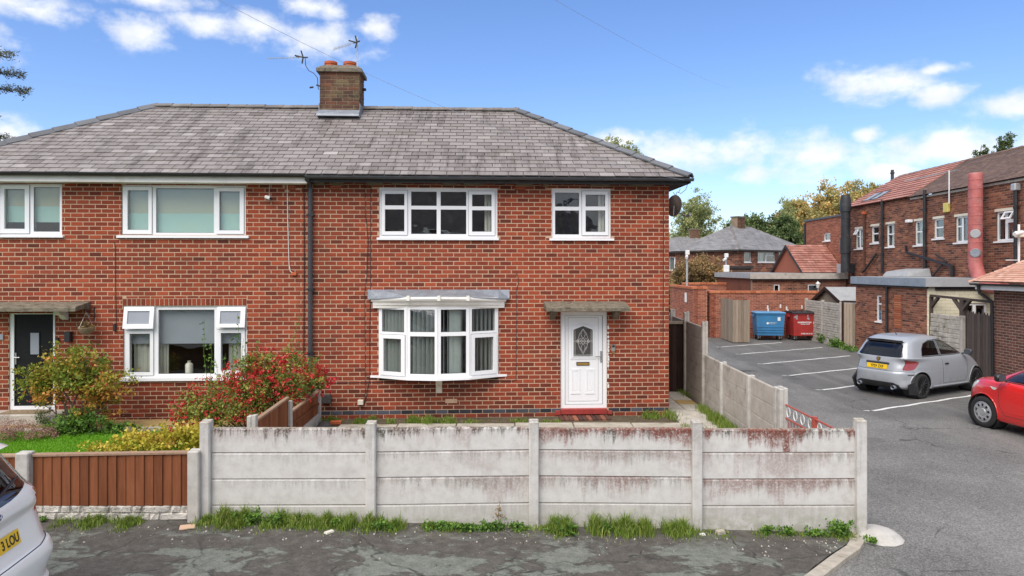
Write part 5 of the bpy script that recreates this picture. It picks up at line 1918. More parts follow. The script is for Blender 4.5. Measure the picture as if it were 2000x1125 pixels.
sheet_box(ks, 'housing', 'steel', -.04, .04, -.04, 0, -.06, .08, bev=.008)
sheet_box(ks, 'screen', 'print_black', -.026, .026, -.045, -.041, .02, .065)
sheet_box(ks, 'base', 'brass', -.03, .03, -.05, 0, -.09, -.062, bev=.006)
# lamp, bell, basket, camera on the left house
u_, z_ = LP.uz(137.5, 657)
o = sheet_box(None, 'wall_light', 'black', -.055, .055, -.11, 0, -.10, .10, bev=.01)
o.location, o.rotation_euler = LP.world(u_, -.012, z_), (0, 0, ANG)
tag(o, 'black box wall light right of the black front door', 'wall light')
u_, z_ = LP.uz(113.5, 665)
o = sheet_box(None, 'door_bell', 'black', -.03, .03, -.04, 0, -.06, .06, bev=.008)
o.location, o.rotation_euler = LP.world(u_, -.012, z_), (0, 0, ANG)
tag(o, 'small black doorbell tight against the frame of the black door', 'doorbell')
u_, z_ = LP.uz(225.5, 639)
o = sheet_box(None, 'cable_box', 'black', -.025, .025, -.04, 0, -.075, .075, bev=.006)
o.location, o.rotation_euler = LP.world(u_, -.012, z_), (0, 0, ANG)
tag(o, 'narrow black box on the wall beside the lower left window', 'cable box')
u_, z_ = LP.uz(168.5, 643, -.26)
hb = thing('hanging_basket', 'dried-out hanging basket on a bracket between black door and window', 'hanging basket', tuple(LP.world(u_, -.26, z_)), ANG)
mb = MB()
mb.lathe([(0, -.10), (.07, -.095), (.12, -.05), (.15, .03), (.135, .035), (.08, .0)], 16)
mb.build('bowl', M['wicker'], hb, smooth=True)
mb = MB()
for k in range(3):
 a = 2 * PI * k / 3
 mb.tube([(.14 * math.cos(a), .14 * math.sin(a), .03), (0, 0, .33)], .003, 5)
mb.build('chain', M['steel'], hb)
mb = MB()
mb.tube([(.02, .245, .42), (.02, .245, .16)], .008, 6)
mb.tube([(.02, .245, .40), (0, -.02, .36), (0, -.03, .33)], .008, 6)
mb.tube([(.02, .24, .20), (0, .02, .355)], .006, 6)
mb.build('bracket', M['black'], hb)
V, Q, T = leaves(14, 10, (0, 0, .05), (.15, .15, .06), .07, 77, .4)
foliage(hb, 'dry_stems', (V, Q, T), 'leaf_brown')['kind'] = 'stuff'
u_, z_ = LP.uz(524, 386, -.1)
sc_ = thing('security_camera', 'small white security camera high on the wall left of the downpipe', 'security camera', tuple(LP.world(u_, -.1, z_)), ANG)
mb = MB()
mb.tube([(-.05, .0, .015), (.055, -.05, -.02)], .035, 12)
mb.build('camera_body', M['white_metal'], sc_, smooth=True)
mb = MB()
mb.tube([(.056, -.0505, -.0205), (.062, -.053, -.022)], .028, 12)
mb.build('lens', M['print_black'], sc_)
mb = MB()
mb.tube([(0, 0, .0), (0, .06, .05), (0, .09, .06)], .012, 8)
mb.tube([(0, .06, .05), (0, .08, .33)], .004, 6)
mb.build('arm', M['white_metal'], sc_)
# house number by the black door
u_, z_ = LP.uz(3, 658)
o = sheet_box(None, 'number_plate_sign', 'blind_grey', -.045, .045, -.015, 0, -.055, .055, bev=.004)
o.location, o.rotation_euler = LP.world(u_, -.010, z_), (0, 0, ANG)
tag(o, 'small grey plaque on the brick left of the black door', 'plaque')


# ------------------------------------------------------------------ front fence of concrete panels
FY = 8.0
fz = lambda y, Y=FY: H - (y - CY) / F * Y
fx = lambda px, Y=FY: (px - CX) / F * Y
fence = thing('concrete_fence', 'long pale stained concrete panel fence across the front of the garden', 'fence', (0.2, FY, 0))
FO = Vector((0.2, FY, 0))


def fence_post(parent, x, y, top, O, w=0.117, slot=True, base=None, mat='concrete', tone=0.25, along='x'):
 mb = MB()
 b = (G(x) if base is None else base) - 0.15
 h = w / 2
 if along == 'x':
  mb.bbox(x - h - O.x, x + h - O.x, y - .065 - O.y, y + .0 - O.y, b, top, .012, tone)
  mb.bbox(x - h * .98 - O.x, x + h * .98 - O.x, y + .001 - O.y, y + .06 - O.y, b, top + random.uniform(.0, .012), .008, tone)
 else:
  mb.bbox(x - .065 - O.x, x - O.x, y - h - O.y, y + h - O.y, b, top, .012, tone)
  mb.bbox(x + .001 - O.x, x + .06 - O.x, y - h * .98 - O.y, y + h * .98 - O.y, b, top + random.uniform(0, .012), .008, tone)
 return mb.build('post', M[mat], parent)


PPX = [403.5, 725.5, 1042.5, 1360, 1679.5]
PTOP = [823.5, 825.5, 823, 823, 820.5]
for px, yt in zip(PPX, PTOP):
 fence_post(fence, fx(px), FY, fz(yt, FY - .04), FO)
ROWS = [[(836, 836), (884.5, 884), (936, 935), (987, 986)], [(836, 833.5), (883, 878.5), (933, 929.5), (986.5, 982)],
  [(836, 836), (878.5, 880.5), (929.5, 932), (982, 984)], [(838, 838), (884, 883.5), (936, 935), (988, 987)]]
for i in range(4):
 x0, x1 = fx(PPX[i]) + .045, fx(PPX[i + 1]) - .045
 for j in range(4):
  ya, yb = ROWS[i][j]
  za, zb = fz(ya), fz(yb)
  if j < 3:
   ba, bb = fz(ROWS[i][j + 1][0]) + .006, fz(ROWS[i][j + 1][1]) + .006
  else:
   ba, bb = G(x0) - .1, G(x1) - .1
  mb = MB()
  y0, y1 = .005, .05
  nseg = 8 if j == 0 else 1
  rr = random.Random(i * 7 + j)
  for k in range(nseg):
   ta, tb = k / nseg, (k + 1) / nseg
   L = lambda a, b, t: a + (b - a) * t
   xa, xb = L(x0, x1, ta) - FO.x, L(x0, x1, tb) - FO.x
   z1a, z1b, z0a, z0b = L(za, zb, ta), L(za, zb, tb), L(ba, bb, ta), L(ba, bb, tb)
   prof = lambda z0, z1: [(y0, z0), (y0, z1 - .022), (y0 + .016, z1), (y1, z1), (y1, z0)]
   A_, B_ = prof(z0a, z1a), prof(z0b, z1b)
   vs = [(xa, y, z) for y, z in A_] + [(xb, y, z) for y, z in B_]
   fs = [(q, q + 5, (q + 1) % 5 + 5, (q + 1) % 5) for q in range(5)]
   if k == 0: fs.append((0, 1, 2, 3, 4))
   if k == nseg - 1: fs.append((9, 8, 7, 6, 5))
   mb.add(vs, fs, [1.0, .42, .5, .2][j] * (1.0 if i != 0 or j == 0 else .5))
  mb.build('panel', M['concrete'], fence)

# ------------------------------------------------------------------ low board fence on the left
wf = thing('board_fence', 'low red-brown vertical board fence between short concrete posts at left', 'fence', (fx(215), FY, G(-4)))
WO = Vector((fx(215), FY, G(-4)))
for (px, yt, w) in ((49, 884, .155), (381.5, 880.5, .135), (-270, 888, .15), (-590, 890, .15)):
 fence_post(wf, fx(px, 7.93), 7.93, fz(yt, 7.9), WO, w, base=G(-4), mat='concrete_plain')
 # posts are placed relative to the fence's own base
for o in wf.children:
 o.location.z -= WO.z
def boards(parent, O, x0, x1, y, zt0, zt1, zb, pitch, mat, seed=1, name='board'):
 r = random.Random(seed)
 n = max(1, int(round((x1 - x0) / pitch)))
 for i in range(n):
  a, b = x0 + (x1 - x0) * i / n, x0 + (x1 - x0) * (i + 1) / n + .012
  zt = zt0 + (zt1 - zt0) * (i + .5) / n
  mb = MB()
  j = r.uniform(-.004, .004)
  mb.hexa([(a - O.x, y - .008 + j - O.y, zb - O.z), (b - O.x, y - .022 + j - O.y, zb - O.z), (b - O.x, y + .004 - O.y, zb - O.z), (a - O.x, y + .006 - O.y, zb - O.z),
     (a - O.x, y - .008 + j - O.y, zt - O.z), (b - O.x, y - .022 + j - O.y, zt - O.z), (b - O.x, y + .004 - O.y, zt - O.z), (a - O.x, y + .006 - O.y, zt - O.z)], r.random())
  mb.build(name, M[mat], parent)
for (a, b, ya, yb) in ((64, 370, 891, 886), (-262, 35, 895, 892), (-580, -282, 897, 896)):
 x0, x1 = fx(a, 7.95), fx(b, 7.95)
 boards(wf, WO, x0, x1, 7.96, fz(ya, 7.95), fz(yb, 7.95), .285, .108, 'wood_fence', int(a + 900))
 mb = MB()
 za, zb = fz(ya, 7.95), fz(yb, 7.95)
 mb.hexa([(x0 - WO.x, 7.925 - FY, za - WO.z), (x1 - WO.x, 7.925 - FY, zb - WO.z), (x1 - WO.x, 7.99 - FY, zb - WO.z), (x0 - WO.x, 7.99 - FY, za - WO.z),
    (x0 - WO.x, 7.925 - FY, za + .022 - WO.z), (x1 - WO.x, 7.925 - FY, zb + .022 - WO.z), (x1 - WO.x, 7.99 - FY, zb + .03 - WO.z), (x0 - WO.x, 7.99 - FY, za + .03 - WO.z)])
 mb.build('top_rail', M['wood_pale'], wf)
 # gravel board cast to look like rough stone: each stone is its own block
 r = random.Random(int(a) + 7)
 sheet_box(wf, 'gravel_board', 'rockface', x0 - WO.x, x1 - WO.x, 7.955 - FY, 8.0 - FY, .0 - WO.z, .282 - WO.z)
 for (z0, z1) in ((.20, .28), (.115, .195), (.03, .11)):
  x = x0 + r.uniform(0, .05)
  while x < x1 - .03:
   ln = min(r.choice([.12, .2, .26, .33]), x1 - x)
   if ln > .05:
    mb = MB()
    p_ = lambda: r.uniform(.004, .02)
    vs = [(x, 7.956, z0), (x + ln - .012, 7.956, z0), (x + ln - .012, 7.956, z1), (x, 7.956, z1)]
    ys = [7.945 - r.uniform(0, .02) for _ in range(6)]
    fr_ = [(x + p_(), ys[0], z0 + p_()), (x + ln * .5, ys[1], z0 + p_()), (x + ln - .012 - p_(), ys[2], z0 + p_()), (x + ln - .012 - p_(), ys[3], z1 - p_()), (x + ln * .5, ys[4], z1 - p_() * .6), (x + p_(), ys[5], z1 - p_())]
    V_ = [Vector(q) - WO for q in vs + fr_]
    mb.add(V_, [(0, 1, 6, 5, 4), (1, 2, 7, 6), (2, 3, 9, 8, 7), (3, 0, 4, 9), (4, 5, 8, 9), (5, 6, 7, 8)], r.random())
    mb.build('stone', M['rockface'], wf)
   x += ln

# ------------------------------------------------------------------ boundary fence along the drive
BPTS = [(4.085, 10.46), (4.11, 11.75), (4.13, 13.35), (4.165, 14.75), (4.23, 16.55), (4.33, 18.4), (4.42, 20.3), (4.5, 22.2)]
bf = thing('concrete_fence', 'grey concrete panel fence running back along the drive, stepping up beside the house', 'fence', (4.1, 12.0, 0))
BO = Vector((4.1, 12.0, 0))
tops = [1.235, 1.21, 1.215, 1.90, 1.99, 1.95, 1.9, 1.9]
for (x, y), t in zip(BPTS, tops):
 fence_post(bf, x, y, t, BO, .10, base=0, mat='concrete_plain' if y < 14 else 'concrete_grey', along='y')
fence_post(bf, 4.085, 10.30, 1.235, BO, .12, base=0, mat='concrete_plain', along='y')
r = random.Random(9)
for i in range(len(BPTS) - 1):
 (xa, ya), (xb, yb) = BPTS[i], BPTS[i + 1]
 rows = 4 if i < 3 else 6
 top = 1.195 if i < 3 else 1.78
 h = top / rows
 for j in range(rows):
  z1 = top - j * h
  z0 = z1 - h + .007
  if j == rows - 1: z0 = -.1
  mb = MB()
  da = Vector((xb - xa, yb - ya, 0)).normalized()
  a, b = Vector((xa, ya, 0)) + da * .04 - BO, Vector((xb, yb, 0)) - da * .04 - BO
  nx = Vector((da.y, -da.x, 0)) * .02
  c0 = Vector((0, 0, z0)); c1 = Vector((0, 0, z1)); c2 = Vector((0, 0, z1 - .018))
  P = [a - nx, b - nx, b + nx, a + nx]
  vs = [p + c0 for p in P] + [p + c2 for p in P] + [a - nx * .4 + c1, b - nx * .4 + c1, b + nx * .4 + c1, a + nx * .4 + c1]
  mb.add(vs, [(0, 3, 2, 1), (0, 1, 5, 4), (1, 2, 6, 5), (2, 3, 7, 6), (3, 0, 4, 7), (4, 5, 9, 8), (5, 6, 10, 9), (6, 7, 11, 10), (7, 4, 8, 11), (8, 9, 10, 11)], r.random())
  mb.build('panel', M['panel_grey'] if False else M['concrete_grey'], bf)

# red metal double gate between the front fence and the boundary fence
gt = thing('garden_gate', 'faded red wrought metal double gate with white scrolls behind the right end of the fence', 'gate', (4.11, 9.27, 0))
for sgn in (0, 1):
 y0, y1 = (-1.07, -.02) if sgn == 0 else (.02, 1.0)
 mb = MB()
 lv = sub('gate_leaf', gt)
 zt = lambda y: .99
 for z in (1.0, .80, .16):
  mb.tube([(0, y0, z), (0, y1, z)], .013, 6)
 for y in (y0, y1):
  mb.box(-.016, .016, y - .016, y + .016, .1, 1.02)
 mb.build('frame', M['red_metal'], lv)
 n = 9
 mb = MB()
 for k in range(1, n):
  y = y0 + (y1 - y0) * k / n
  mb.tube([(0, y, .16), (0, y, .80)], .007, 5)
 mb.build('bars', M['red_metal'], lv)
 mb = MB()
 for k in range(4):
  yc = y0 + (y1 - y0) * (k + .5) / 4
  pts = [(0, yc + .06 * math.cos(t), .905 + .07 * math.sin(t)) for t in [2 * PI * q / 16 for q in range(17)]]
  mb.tube(pts, .007, 5)
 mb.build('scroll', M['white_metal'], lv)
mb = MB()
mb.box(-.03, .03, -.035, .035, .75, 1.03)
mb.build('latch', M['red_metal'], gt)
mb = MB()
mb.tube([(-.02, 1.10, .2), (-.02, 1.10, 1.1)], .014, 6)
mb.build('gate_post', M['downpipe'], gt)

# dark boarded side gate between the house corner and the boundary fence
sg = thing('side_gate', 'dark brown boarded side gate between the right house corner and the concrete fence', 'gate', (3.7, 16.72, 0))
SO = Vector((3.7, 16.72, 0))
boards(sg, SO, 3.06, 4.2, 16.72, 1.69, 1.69, .04, .098, 'wood_dark', 5)
sheet_box(sg, 'cap_rail', 'wood_grey', 3.06 - 3.7, 4.2 - 3.7, -.05, .03, 1.692, 1.76)
sheet_box(sg, 'rail', 'wood_dark', 3.06 - 3.7, 4.2 - 3.7, .008, .05, 1.3, 1.38)
sheet_box(sg, 'rail', 'wood_dark', 3.06 - 3.7, 4.2 - 3.7, .008, .05, .3, .38)

# fence between the two front gardens
df = thing('divider_fence', 'low brown board fence with concrete posts between the two front gardens', 'fence', (-3.7, 11.5, 0))
DO = Vector((-3.7, 11.5, 0))
for (x, y, t) in ((-3.61, 9.5, 1.0), (-3.72, 11.35, .84), (-3.80, 13.35, .88)):
 fence_post(df, x, y, t, DO, .1, base=0, mat='concrete_plain', along='y')
for (a, b, zt, zb) in (((-3.61, 9.55), (-3.72, 11.3), .89, .22), ((-3.72, 11.4), (-3.80, 13.3), .62, .22)):
 a, b = Vector(a + (0,)), Vector(b + (0,))
 d = (b - a).normalized()
 n = 17
 nr = Vector((d.y, -d.x, 0))
 L = (b - a).length
 for i in range(n):
  p, q = a + d * (L * i / n) - DO, a + d * (L * (i + 1) / n + .01) - DO
  mb = MB()
  mb.hexa([p + Vector((0, 0, zb)), q + Vector((0, 0, zb)), q + nr * .016 + Vector((0, 0, zb)), p + nr * .006 + Vector((0, 0, zb)),
     p + Vector((0, 0, zt)), q + Vector((0, 0, zt)), q + nr * .016 + Vector((0, 0, zt)), p + nr * .006 + Vector((0, 0, zt))], random.random())
  mb.build('board', M['wood_fence'], df)
 for (z, nm, mt) in ((zt + .001, 'top_rail', 'wood_pale'), (zb + .18, 'rail', 'wood_fence')):
  p, q = a - DO, b - DO
  k0, k1 = (-nr * .02, nr * .035) if nm == 'top_rail' else (nr * .017, nr * .05)
  mb = MB()
  mb.hexa([p + k0 + Vector((0, 0, z)), q + k0 + Vector((0, 0, z)), q + k1 + Vector((0, 0, z)), p + k1 + Vector((0, 0, z)),
     p + k0 + Vector((0, 0, z + .035)), q + k0 + Vector((0, 0, z + .035)), q + k1 + Vector((0, 0, z + .03)), p + k1 + Vector((0, 0, z + .03))])
  mb.build(nm, M[mt], df)
 p, q = a - DO, b - DO
 mb = MB()
 mb.hexa([p + Vector((0, 0, -.1)), q + Vector((0, 0, -.1)), q + nr * .04 + Vector((0, 0, -.1)), p + nr * .04 + Vector((0, 0, -.1)),
    p + Vector((0, 0, zb - .003)), q + Vector((0, 0, zb - .003)), q + nr * .04 + Vector((0, 0, zb - .003)), p + nr * .04 + Vector((0, 0, zb - .003))])
 mb.build('base_panel', M['render_white'], df)

# ------------------------------------------------------------------ garden floors
r = random.Random(12)
for i in range(6):
 for j in range(3):
  x0 = -3.3 + i * 1.12
  y0 = 8.25 + j * 1.66
  mb = MB()
  mb.bbox(x0 + .006, x0 + 1.105, y0, min(y0 + 1.645, 13.22 + .035 * x0), 0, .062 + r.uniform(-.006, .006), .01, r.random())
  mb.build('slab', M['garden_concrete'], garden)
for i in range(9):
 for j in range(2):
  x0 = 3.28 + j * .42
  y0 = 11.9 + i * .53
  if y0 + .52 > 16.7: continue
  mb = MB()
  mb.bbox(x0, x0 + .412, y0, y0 + .522, 0, .045 + r.uniform(-.006, .006), .008, r.random())
  mb.build('slab', M['paving_buff'] if (i == 6 and j == 1) else M['paving'], garden)
mb = MB()
mb.box(-11.2, -3.9, 8.3, 12.55, 0, .05)
lawn = mb.build('lawn', M['lawn'])
lawn['kind'] = 'structure'
mb = MB()
mb.hexa([(-11.5, 12.62, 0), (-4.0, 12.95, 0), (-4.0, 13.62, 0), (-11.5, 13.2, 0), (-11.5, 12.62, .075), (-4.0, 12.95, .075), (-4.0, 13.62, .075), (-11.5, 13.2, .075)])
pth = mb.build('garden_path', M['paving_buff'])
pth['kind'] = 'structure'
for i in range(8):
 x0 = -11.5 + i * .94
 mb = MB()
 yb = 12.62 + .33 * (x0 + 11.5) / 7.5
 mb.bbox(x0, x0 + .93, yb - .08, yb - .005, 0, .085, .01, r.random())
 o = mb.build('edging_kerb', M['concrete_grey'], pth)


def lawn_pos(g, n):
 P = np.stack([g.uniform(-9.6, -4.2, n), g.uniform(10.6, 12.5, n), np.full(n, .05)], 1)
 return P
V, Q, T = blades(42000, lawn_pos, lambda g, P: g.uniform(.018, .045, len(P)), 5, .0045, .6)
o = inst('lawn_grass', np_mesh('lawn_grass', V, Q, T, M['lawn_blade']), lawn)
o['kind'] = 'stuff'

# ------------------------------------------------------------------ weeds and grass
def strip(px0, px1, n, Y, h, seed, dens=None, dy=.10, zfun=None, width=.005, lean=.5):
 x0, x1 = fx(px0, Y), fx(px1, Y)

 def pos(g, m):
  k = max(3, int((x1 - x0) * 11))
  cs = g.uniform(x0 - .06, x1 + .06, k)
  pw = g.random(k) ** 2
  x = cs[g.choice(k, m, p=pw / pw.sum())] + g.normal(0, .05, m)
  y = Y - np.abs(g.normal(0, dy, m))
  z = np.array([(G(a) + PAV if zfun is None else zfun) for a in x])
  return np.stack([x, y, z], 1)

 def hh(g, P):
  t = (P[:, 0] - x0) / max(1e-6, x1 - x0)
  env = 0.45 + 0.55 * np.abs(np.sin(t * 9 + seed)) * np.abs(np.cos(t * 23 + seed * 2))
  return h * env * g.uniform(.35, 1.15, len(P)) * np.clip(1 - (Y - P[:, 1]) * 1.6, .3, 1)
 return blades(n, pos, hh, seed, width, lean)

B1 = []
for a in ((404, 470, 900, 7.97, .16, 1), (445, 600, 2600, 7.97, .32, 2), (590, 680, 1700, 7.97, .24, 3), (682, 770, 1500, 7.95, .27, 4), (770, 1060, 1500, 7.96, .11, 5), (404, 780, 1800, 7.93, .14, 15), (1320, 1400, 300, 7.96, .1, 16), (1062, 1145, 1300, 7.95, .30, 6),
   (1150, 1240, 1700, 7.95, .36, 7), (1225, 1325, 1500, 7.95, .30, 8), (1400, 1660, 800, 7.96, .10, 9), (190, 240, 700, 7.9, .19, 10), (228, 300, 800, 7.9, .16, 11), (130, 165, 300, 7.9, .16, 12)):
 a = a[:2] + (int(a[2] * 1.1),) + a[3:4] + (a[4] * .75, a[5])
 B1.append(strip(*a, width=.004, lean=.75, dy=.13 if a[3] < 7.95 else .11))
V, Q, T = join_np(B1)
o = inst('grass_verge', np_mesh('grass_verge', V, Q, T, M['grass']), None)
tag(o, 'grass growing along the foot of the front fences', kind='stuff')
B2 = []
for a in ((690, 870, 2600, 13.45, .17, 21), (640, 690, 500, 13.4, .2, 22), (820, 880, 900, 13.3, .22, 27), (880, 930, 300, 13.4, .12, 23), (1000, 1030, 250, 13.5, .13, 24), (1270, 1320, 900, 13.9, .18, 25), (930, 1090, 300, 13.5, .07, 28)):
 B2.append(strip(*a, dy=.10, zfun=.03))
for (x, y, n, h) in ((4.02, 13.3, 700, .22), (4.0, 12.6, 800, .2), (3.9, 12.0, 900, .18), (3.55, 12.3, 300, .12), (4.05, 14.3, 400, .16), (4.12, 16.3, 150, .12), (3.3, 12.6, 200, .12), (3.2, 13.9, 250, .16)):
 def pos(g, m, x=x, y=y):
  return np.stack([x + g.normal(0, .07, m), y + g.normal(0, .22, m), np.full(m, .03)], 1)
 B2.append(blades(n, pos, lambda g, P, h=h: h * g.uniform(.4, 1.1, len(P)), int(n + y * 10), .005, .5))
V, Q, T = join_np(B2)
o = inst('garden_grass', np_mesh('garden_grass', V, Q, T, M['grass']), None)
tag(o, 'grass and weeds between the house wall and the paving', kind='stuff')

# leafy weeds low along the fence
wl = []
for i, (px, y, rx, rz, n) in enumerate(((490, 7.86, .16, .12, 26), (540, 7.84, .14, .10, 20), (655, 7.85, .12, .06, 16), (745, 7.8, .2, .06, 26), (860, 7.83, .22, .05, 26), (910, 7.8, .2, .05, 24), (960, 7.83, .2, .06, 26), (1010, 7.86, .14, .06, 16), (1180, 7.82, .1, .08, 14),
           (1500, 7.9, .1, .06, 10), (1540, 7.9, .14, .06, 12), (1590, 7.88, .16, .06, 14), (1640, 7.88, .18, .14, 36), (1700, 7.75, .08, .03, 8), (80, 7.86, .06, .04, 6))):
 wl.append(leaves(n, 16, (fx(px, y), y, G(fx(px, y)) + PAV + rz * .6), (rx, .07, rz), .035, 300 + i, .35, .4, aspect=.8))
V, Q, T = join_np(wl)
o = inst('leafy_weeds', np_mesh('leafy_weeds', V, Q, T, M['leaf_green']), None)
tag(o, 'low leafy weeds along the foot of the concrete fence', kind='stuff')
# one broad-leaved dock plant
dk = thing('dock_plant', 'broad-leaved blue-green weed at the foot of the fence, left of the middle tufts', 'weed', (fx(1098, 7.8), 7.8, G(.5) + PAV))
mb = MB()
r = random.Random(4)
for i in range(34):
 a, el, ln = r.uniform(0, 2 * PI), r.uniform(.15, 1.2), r.uniform(.08, .2)
 d = Vector((math.cos(a) * math.cos(el), math.sin(a) * math.cos(el), math.sin(el)))
 p = d * ln
 s_ = Vector((-math.sin(a), math.cos(a), 0)) * r.uniform(.02, .035)
 q = d * r.uniform(.0, .03)
 e_ = p + Vector((d.x, d.y, -.25)).normalized() * .055
 mb.add([q, p * .8 + s_, e_, p * .8 - s_], [(0, 1, 2, 3)], r.uniform(.2, .7))
mb.build('leaves', M['leaf_green'], dk)
# brown dead stalks
ds = thing('dead_stalk', 'tall dry brown weed stalk against the fence right of its second post', 'weed', (fx(975, 7.93), 7.93, G(-.1) + PAV))
mb = MB()
mb.tube([(0, 0, 0), (-.01, .0, .15), (.01, .02, .30)], .004, 5)
mb.build('stem', M['wicker'], ds)
foliage(ds, 'seed_heads', leaves(10, 9, (0, 0, .2), (.05, .03, .14), .022, 5, .4, .5), 'leaf_brown')

# ------------------------------------------------------------------ left-hand garden planting
rose = thing('rose_bush', 'tall loose rose bush with green and orange leaves in front of the black door', 'shrub', (-8.0, 12.55, .03))
mb = MB()
limbs(mb, (0, 0, -.05), [(-.75, .1, 1.1), (-.4, -.1, 1.45), (.0, .1, 1.5), (.35, -.1, 1.45), (.8, .05, .9), (-.9, 0, .7), (.6, .1, 1.2), (-.2, .0, 1.1), (.9, -.1, .55), (-.6, -.1, .55)], .022, 3, .22)
mb.build('stems', M['bark'], rose, smooth=True)
hb_ = lambda P: np.where(P[:, 2] < .85, .24, 0) + np.where(P[:, 0] > .5, .08, 0) - .02
foliage(rose, 'leaves', join_np([leaves(125, 40, (-.05, 0, 1.14), (.93, .5, .48), .056, 1, .17, .5, aspect=.7, tone_bias=hb_), leaves(56, 30, (.45, 0, .72), (.62, .4, .5), .055, 2, .2, .4, aspect=.7, tone_bias=hb_),
        leaves(48, 30, (-.62, 0, .82), (.42, .4, .42), .055, 3, .22, .4, aspect=.7, tone_bias=hb_)]), 'leaf_rose')
foliage(rose, 'hips', leaves(26, 2, (-.1, -.05, .98), (.95, .5, .55), .04, 4, .05, .7, aspect=.9), 'flower_red')

fu_ = thing('fuchsia_bush', 'spreading shrub full of small red flowers leaning over the divider fence', 'shrub', (-4.75, 12.35, .03))
mb = MB()
limbs(mb, (0, 0, -.05), [(-1.1, 0, .6), (-.7, -.1, 1.0), (-.2, .1, 1.35), (.3, -.1, 1.45), (.8, .1, 1.3), (1.15, .2, 1.1), (.5, -.1, .8), (-1.2, -.1, .3), (1.3, .3, .85)], .018, 8, .2)
mb.build('stems', M['bark'], fu_, smooth=True)
lumps = [((-.05, 0, .62), (.95, .5, .62), 84), ((.55, .1, .98), (.72, .42, .46), 66), ((-.85, -.05, .42), (.5, .4, .38), 34), ((.1, .1, 1.22), (.5, .35, .3), 24), ((1.15, .3, .95), (.3, .25, .3), 14)]
foliage(fu_, 'leaves', join_np([leaves(int(n * 1.5), 44, c, rd, .05, 50 + i, .22, .55, aspect=.65) for i, (c, rd, n) in enumerate(lumps)]), 'leaf_fuchsia')
foliage(fu_, 'flowers', join_np([leaves(int(n * 2.3), 14, (c[0], c[1] - .06, c[2]), (rd[0] * 1.1, rd[1] * 1.15, rd[2] * 1.06), .048, 70 + i, .1, .85, aspect=.5) for i, (c, rd, n) in enumerate(lumps)]), 'flower_red')

cl = thing('climbing_stems', 'thin green leafy stems standing up in front of the lower left window', 'shrub', (-5.35, 12.75, .03))
mb = MB()
r = random.Random(6)
lv = []
for i, (px, py) in enumerate(((396, 622), (410, 665), (465, 612), (455, 655), (478, 660), (440, 690), (505, 660), (528, 690), (420, 700), (588, 610), (586, 660))):
 tip = at_depth(px, py, 12.9 + r.uniform(-.1, .15)) - Vector((-5.35, 12.75, .03))
 b = Vector((tip.x * .6, r.uniform(-.05, .1), .2))
 pts = [b.lerp(tip, k / 6) + Vector((math.sin(k * 1.3 + i) * .03, 0, 0)) for k in range(7)]
 mb.tube(pts, .006, 5, r1=.003)
 for k in range(14):
  p = b.lerp(tip, .25 + .75 * k / 14)
  lv.append(leaves(1, 3, tuple(p), (.03, .03, .03), .06, 900 + i * 20 + k, .9, .5, aspect=.5))
mb.build('stems', M['leaf_green'], cl)
foliage(cl, 'leaves', join_np(lv), 'leaf_green')

o = foliage(None, 'golden_shrub', join_np([leaves(110, 32, (-5.75, 10.85, .27), (.72, .38, .24), .058, 90, .2, .5, aspect=.6), leaves(46, 30, (-5.1, 10.9, .36), (.42, .35, .22), .058, 91, .25, .5, aspect=.6), leaves(20, 24, (-6.45, 10.7, .2), (.3, .25, .15), .055, 92, .3, .5, aspect=.6)]), 'leaf_yellow')
tag(o, 'low bright yellow shrub on the lawn behind the brown board fence', 'shrub')
o = foliage(None, 'heather', join_np([leaves(50, 60, (-8.72, 11.9, .22), (.5, .3, .2), .03, 93, .25, .6, aspect=.3), leaves(24, 50, (-8.2, 12.0, .16), (.3, .25, .14), .03, 94, .25, .6, aspect=.3), leaves(30, 50, (-9.3, 11.8, .22), (.4, .3, .18), .03, 98, .25, .6, aspect=.3)]), 'leaf_heather')
tag(o, 'dusty pink heather clump at the left edge of the lawn', 'shrub')
o = foliage(None, 'ground_cover', join_np([leaves(60, 26, (-7.85, 12.35, .22), (.62, .3, .24), .055, 95, .22, .5, aspect=.8), leaves(22, 22, (-7.2, 12.45, .14), (.4, .2, .13), .055, 96, .25, .5, aspect=.8)]), 'leaf_green')
tag(o, 'dark green leafy ground cover under the rose bush', 'ground cover plant')
o = foliage(None, 'dwarf_conifer', leaves(26, 40, (-8.75, 12.75, .25), (.16, .16, .22), .03, 97, .3, .5, aspect=.4), 'leaf_dark')
tag(o, 'tiny dark green bush in front of the black door step', 'shrub')

# ------------------------------------------------------------------ litter and loose bits
def chip(name, label, cat, px, py, w, d, h, mat, rz, seed=1):
 Y = 7.6
 for _ in range(5):
  Y = F * (H - (G((px - CX) / F * Y) + PAV)) / (py - CY)
 x = (px - CX) / F * Y
 r = random.Random(seed)
 mb = MB()
 j = lambda: r.uniform(-.12, .12)
 P = [(-w * (1 + j()), -d * (1 + j())), (w * (1 + j()), -d * (1 + j())), (w * (1 + j()), d * (1 + j())), (-w * (1 + j()), d * (1 + j()))]
 mb.hexa([(a, b, 0) for a, b in P] + [(a * .9, b * .9, h * (1 + j())) for a, b in P])
 o = mb.build(name, M[mat])
 o.location = (x, Y, G(x) + PAV + .002)
 o.rotation_euler = (0, 0, rz)
 return tag(o, label, cat)
chip('cardboard', 'flat piece of buff cardboard on the pavement by the short concrete post', 'cardboard', 366, 1030, .085, .06, .012, 'card', .3)
chip('paper_scrap', 'pale torn paper scrap lying by the grass left of the second fence post', 'litter', 643, 1041, .05, .025, .02, 'ceramic', .8)
chip('stone', 'rough buff stone at the foot of the fourth fence post', 'stone', 1407, 1043, .05, .03, .04, 'kerb', .2)
chip('stone', 'small white stone on the pavement just right of the fourth fence post', 'stone', 1372, 1046, .03, .02, .02, 'white_paint', .2)
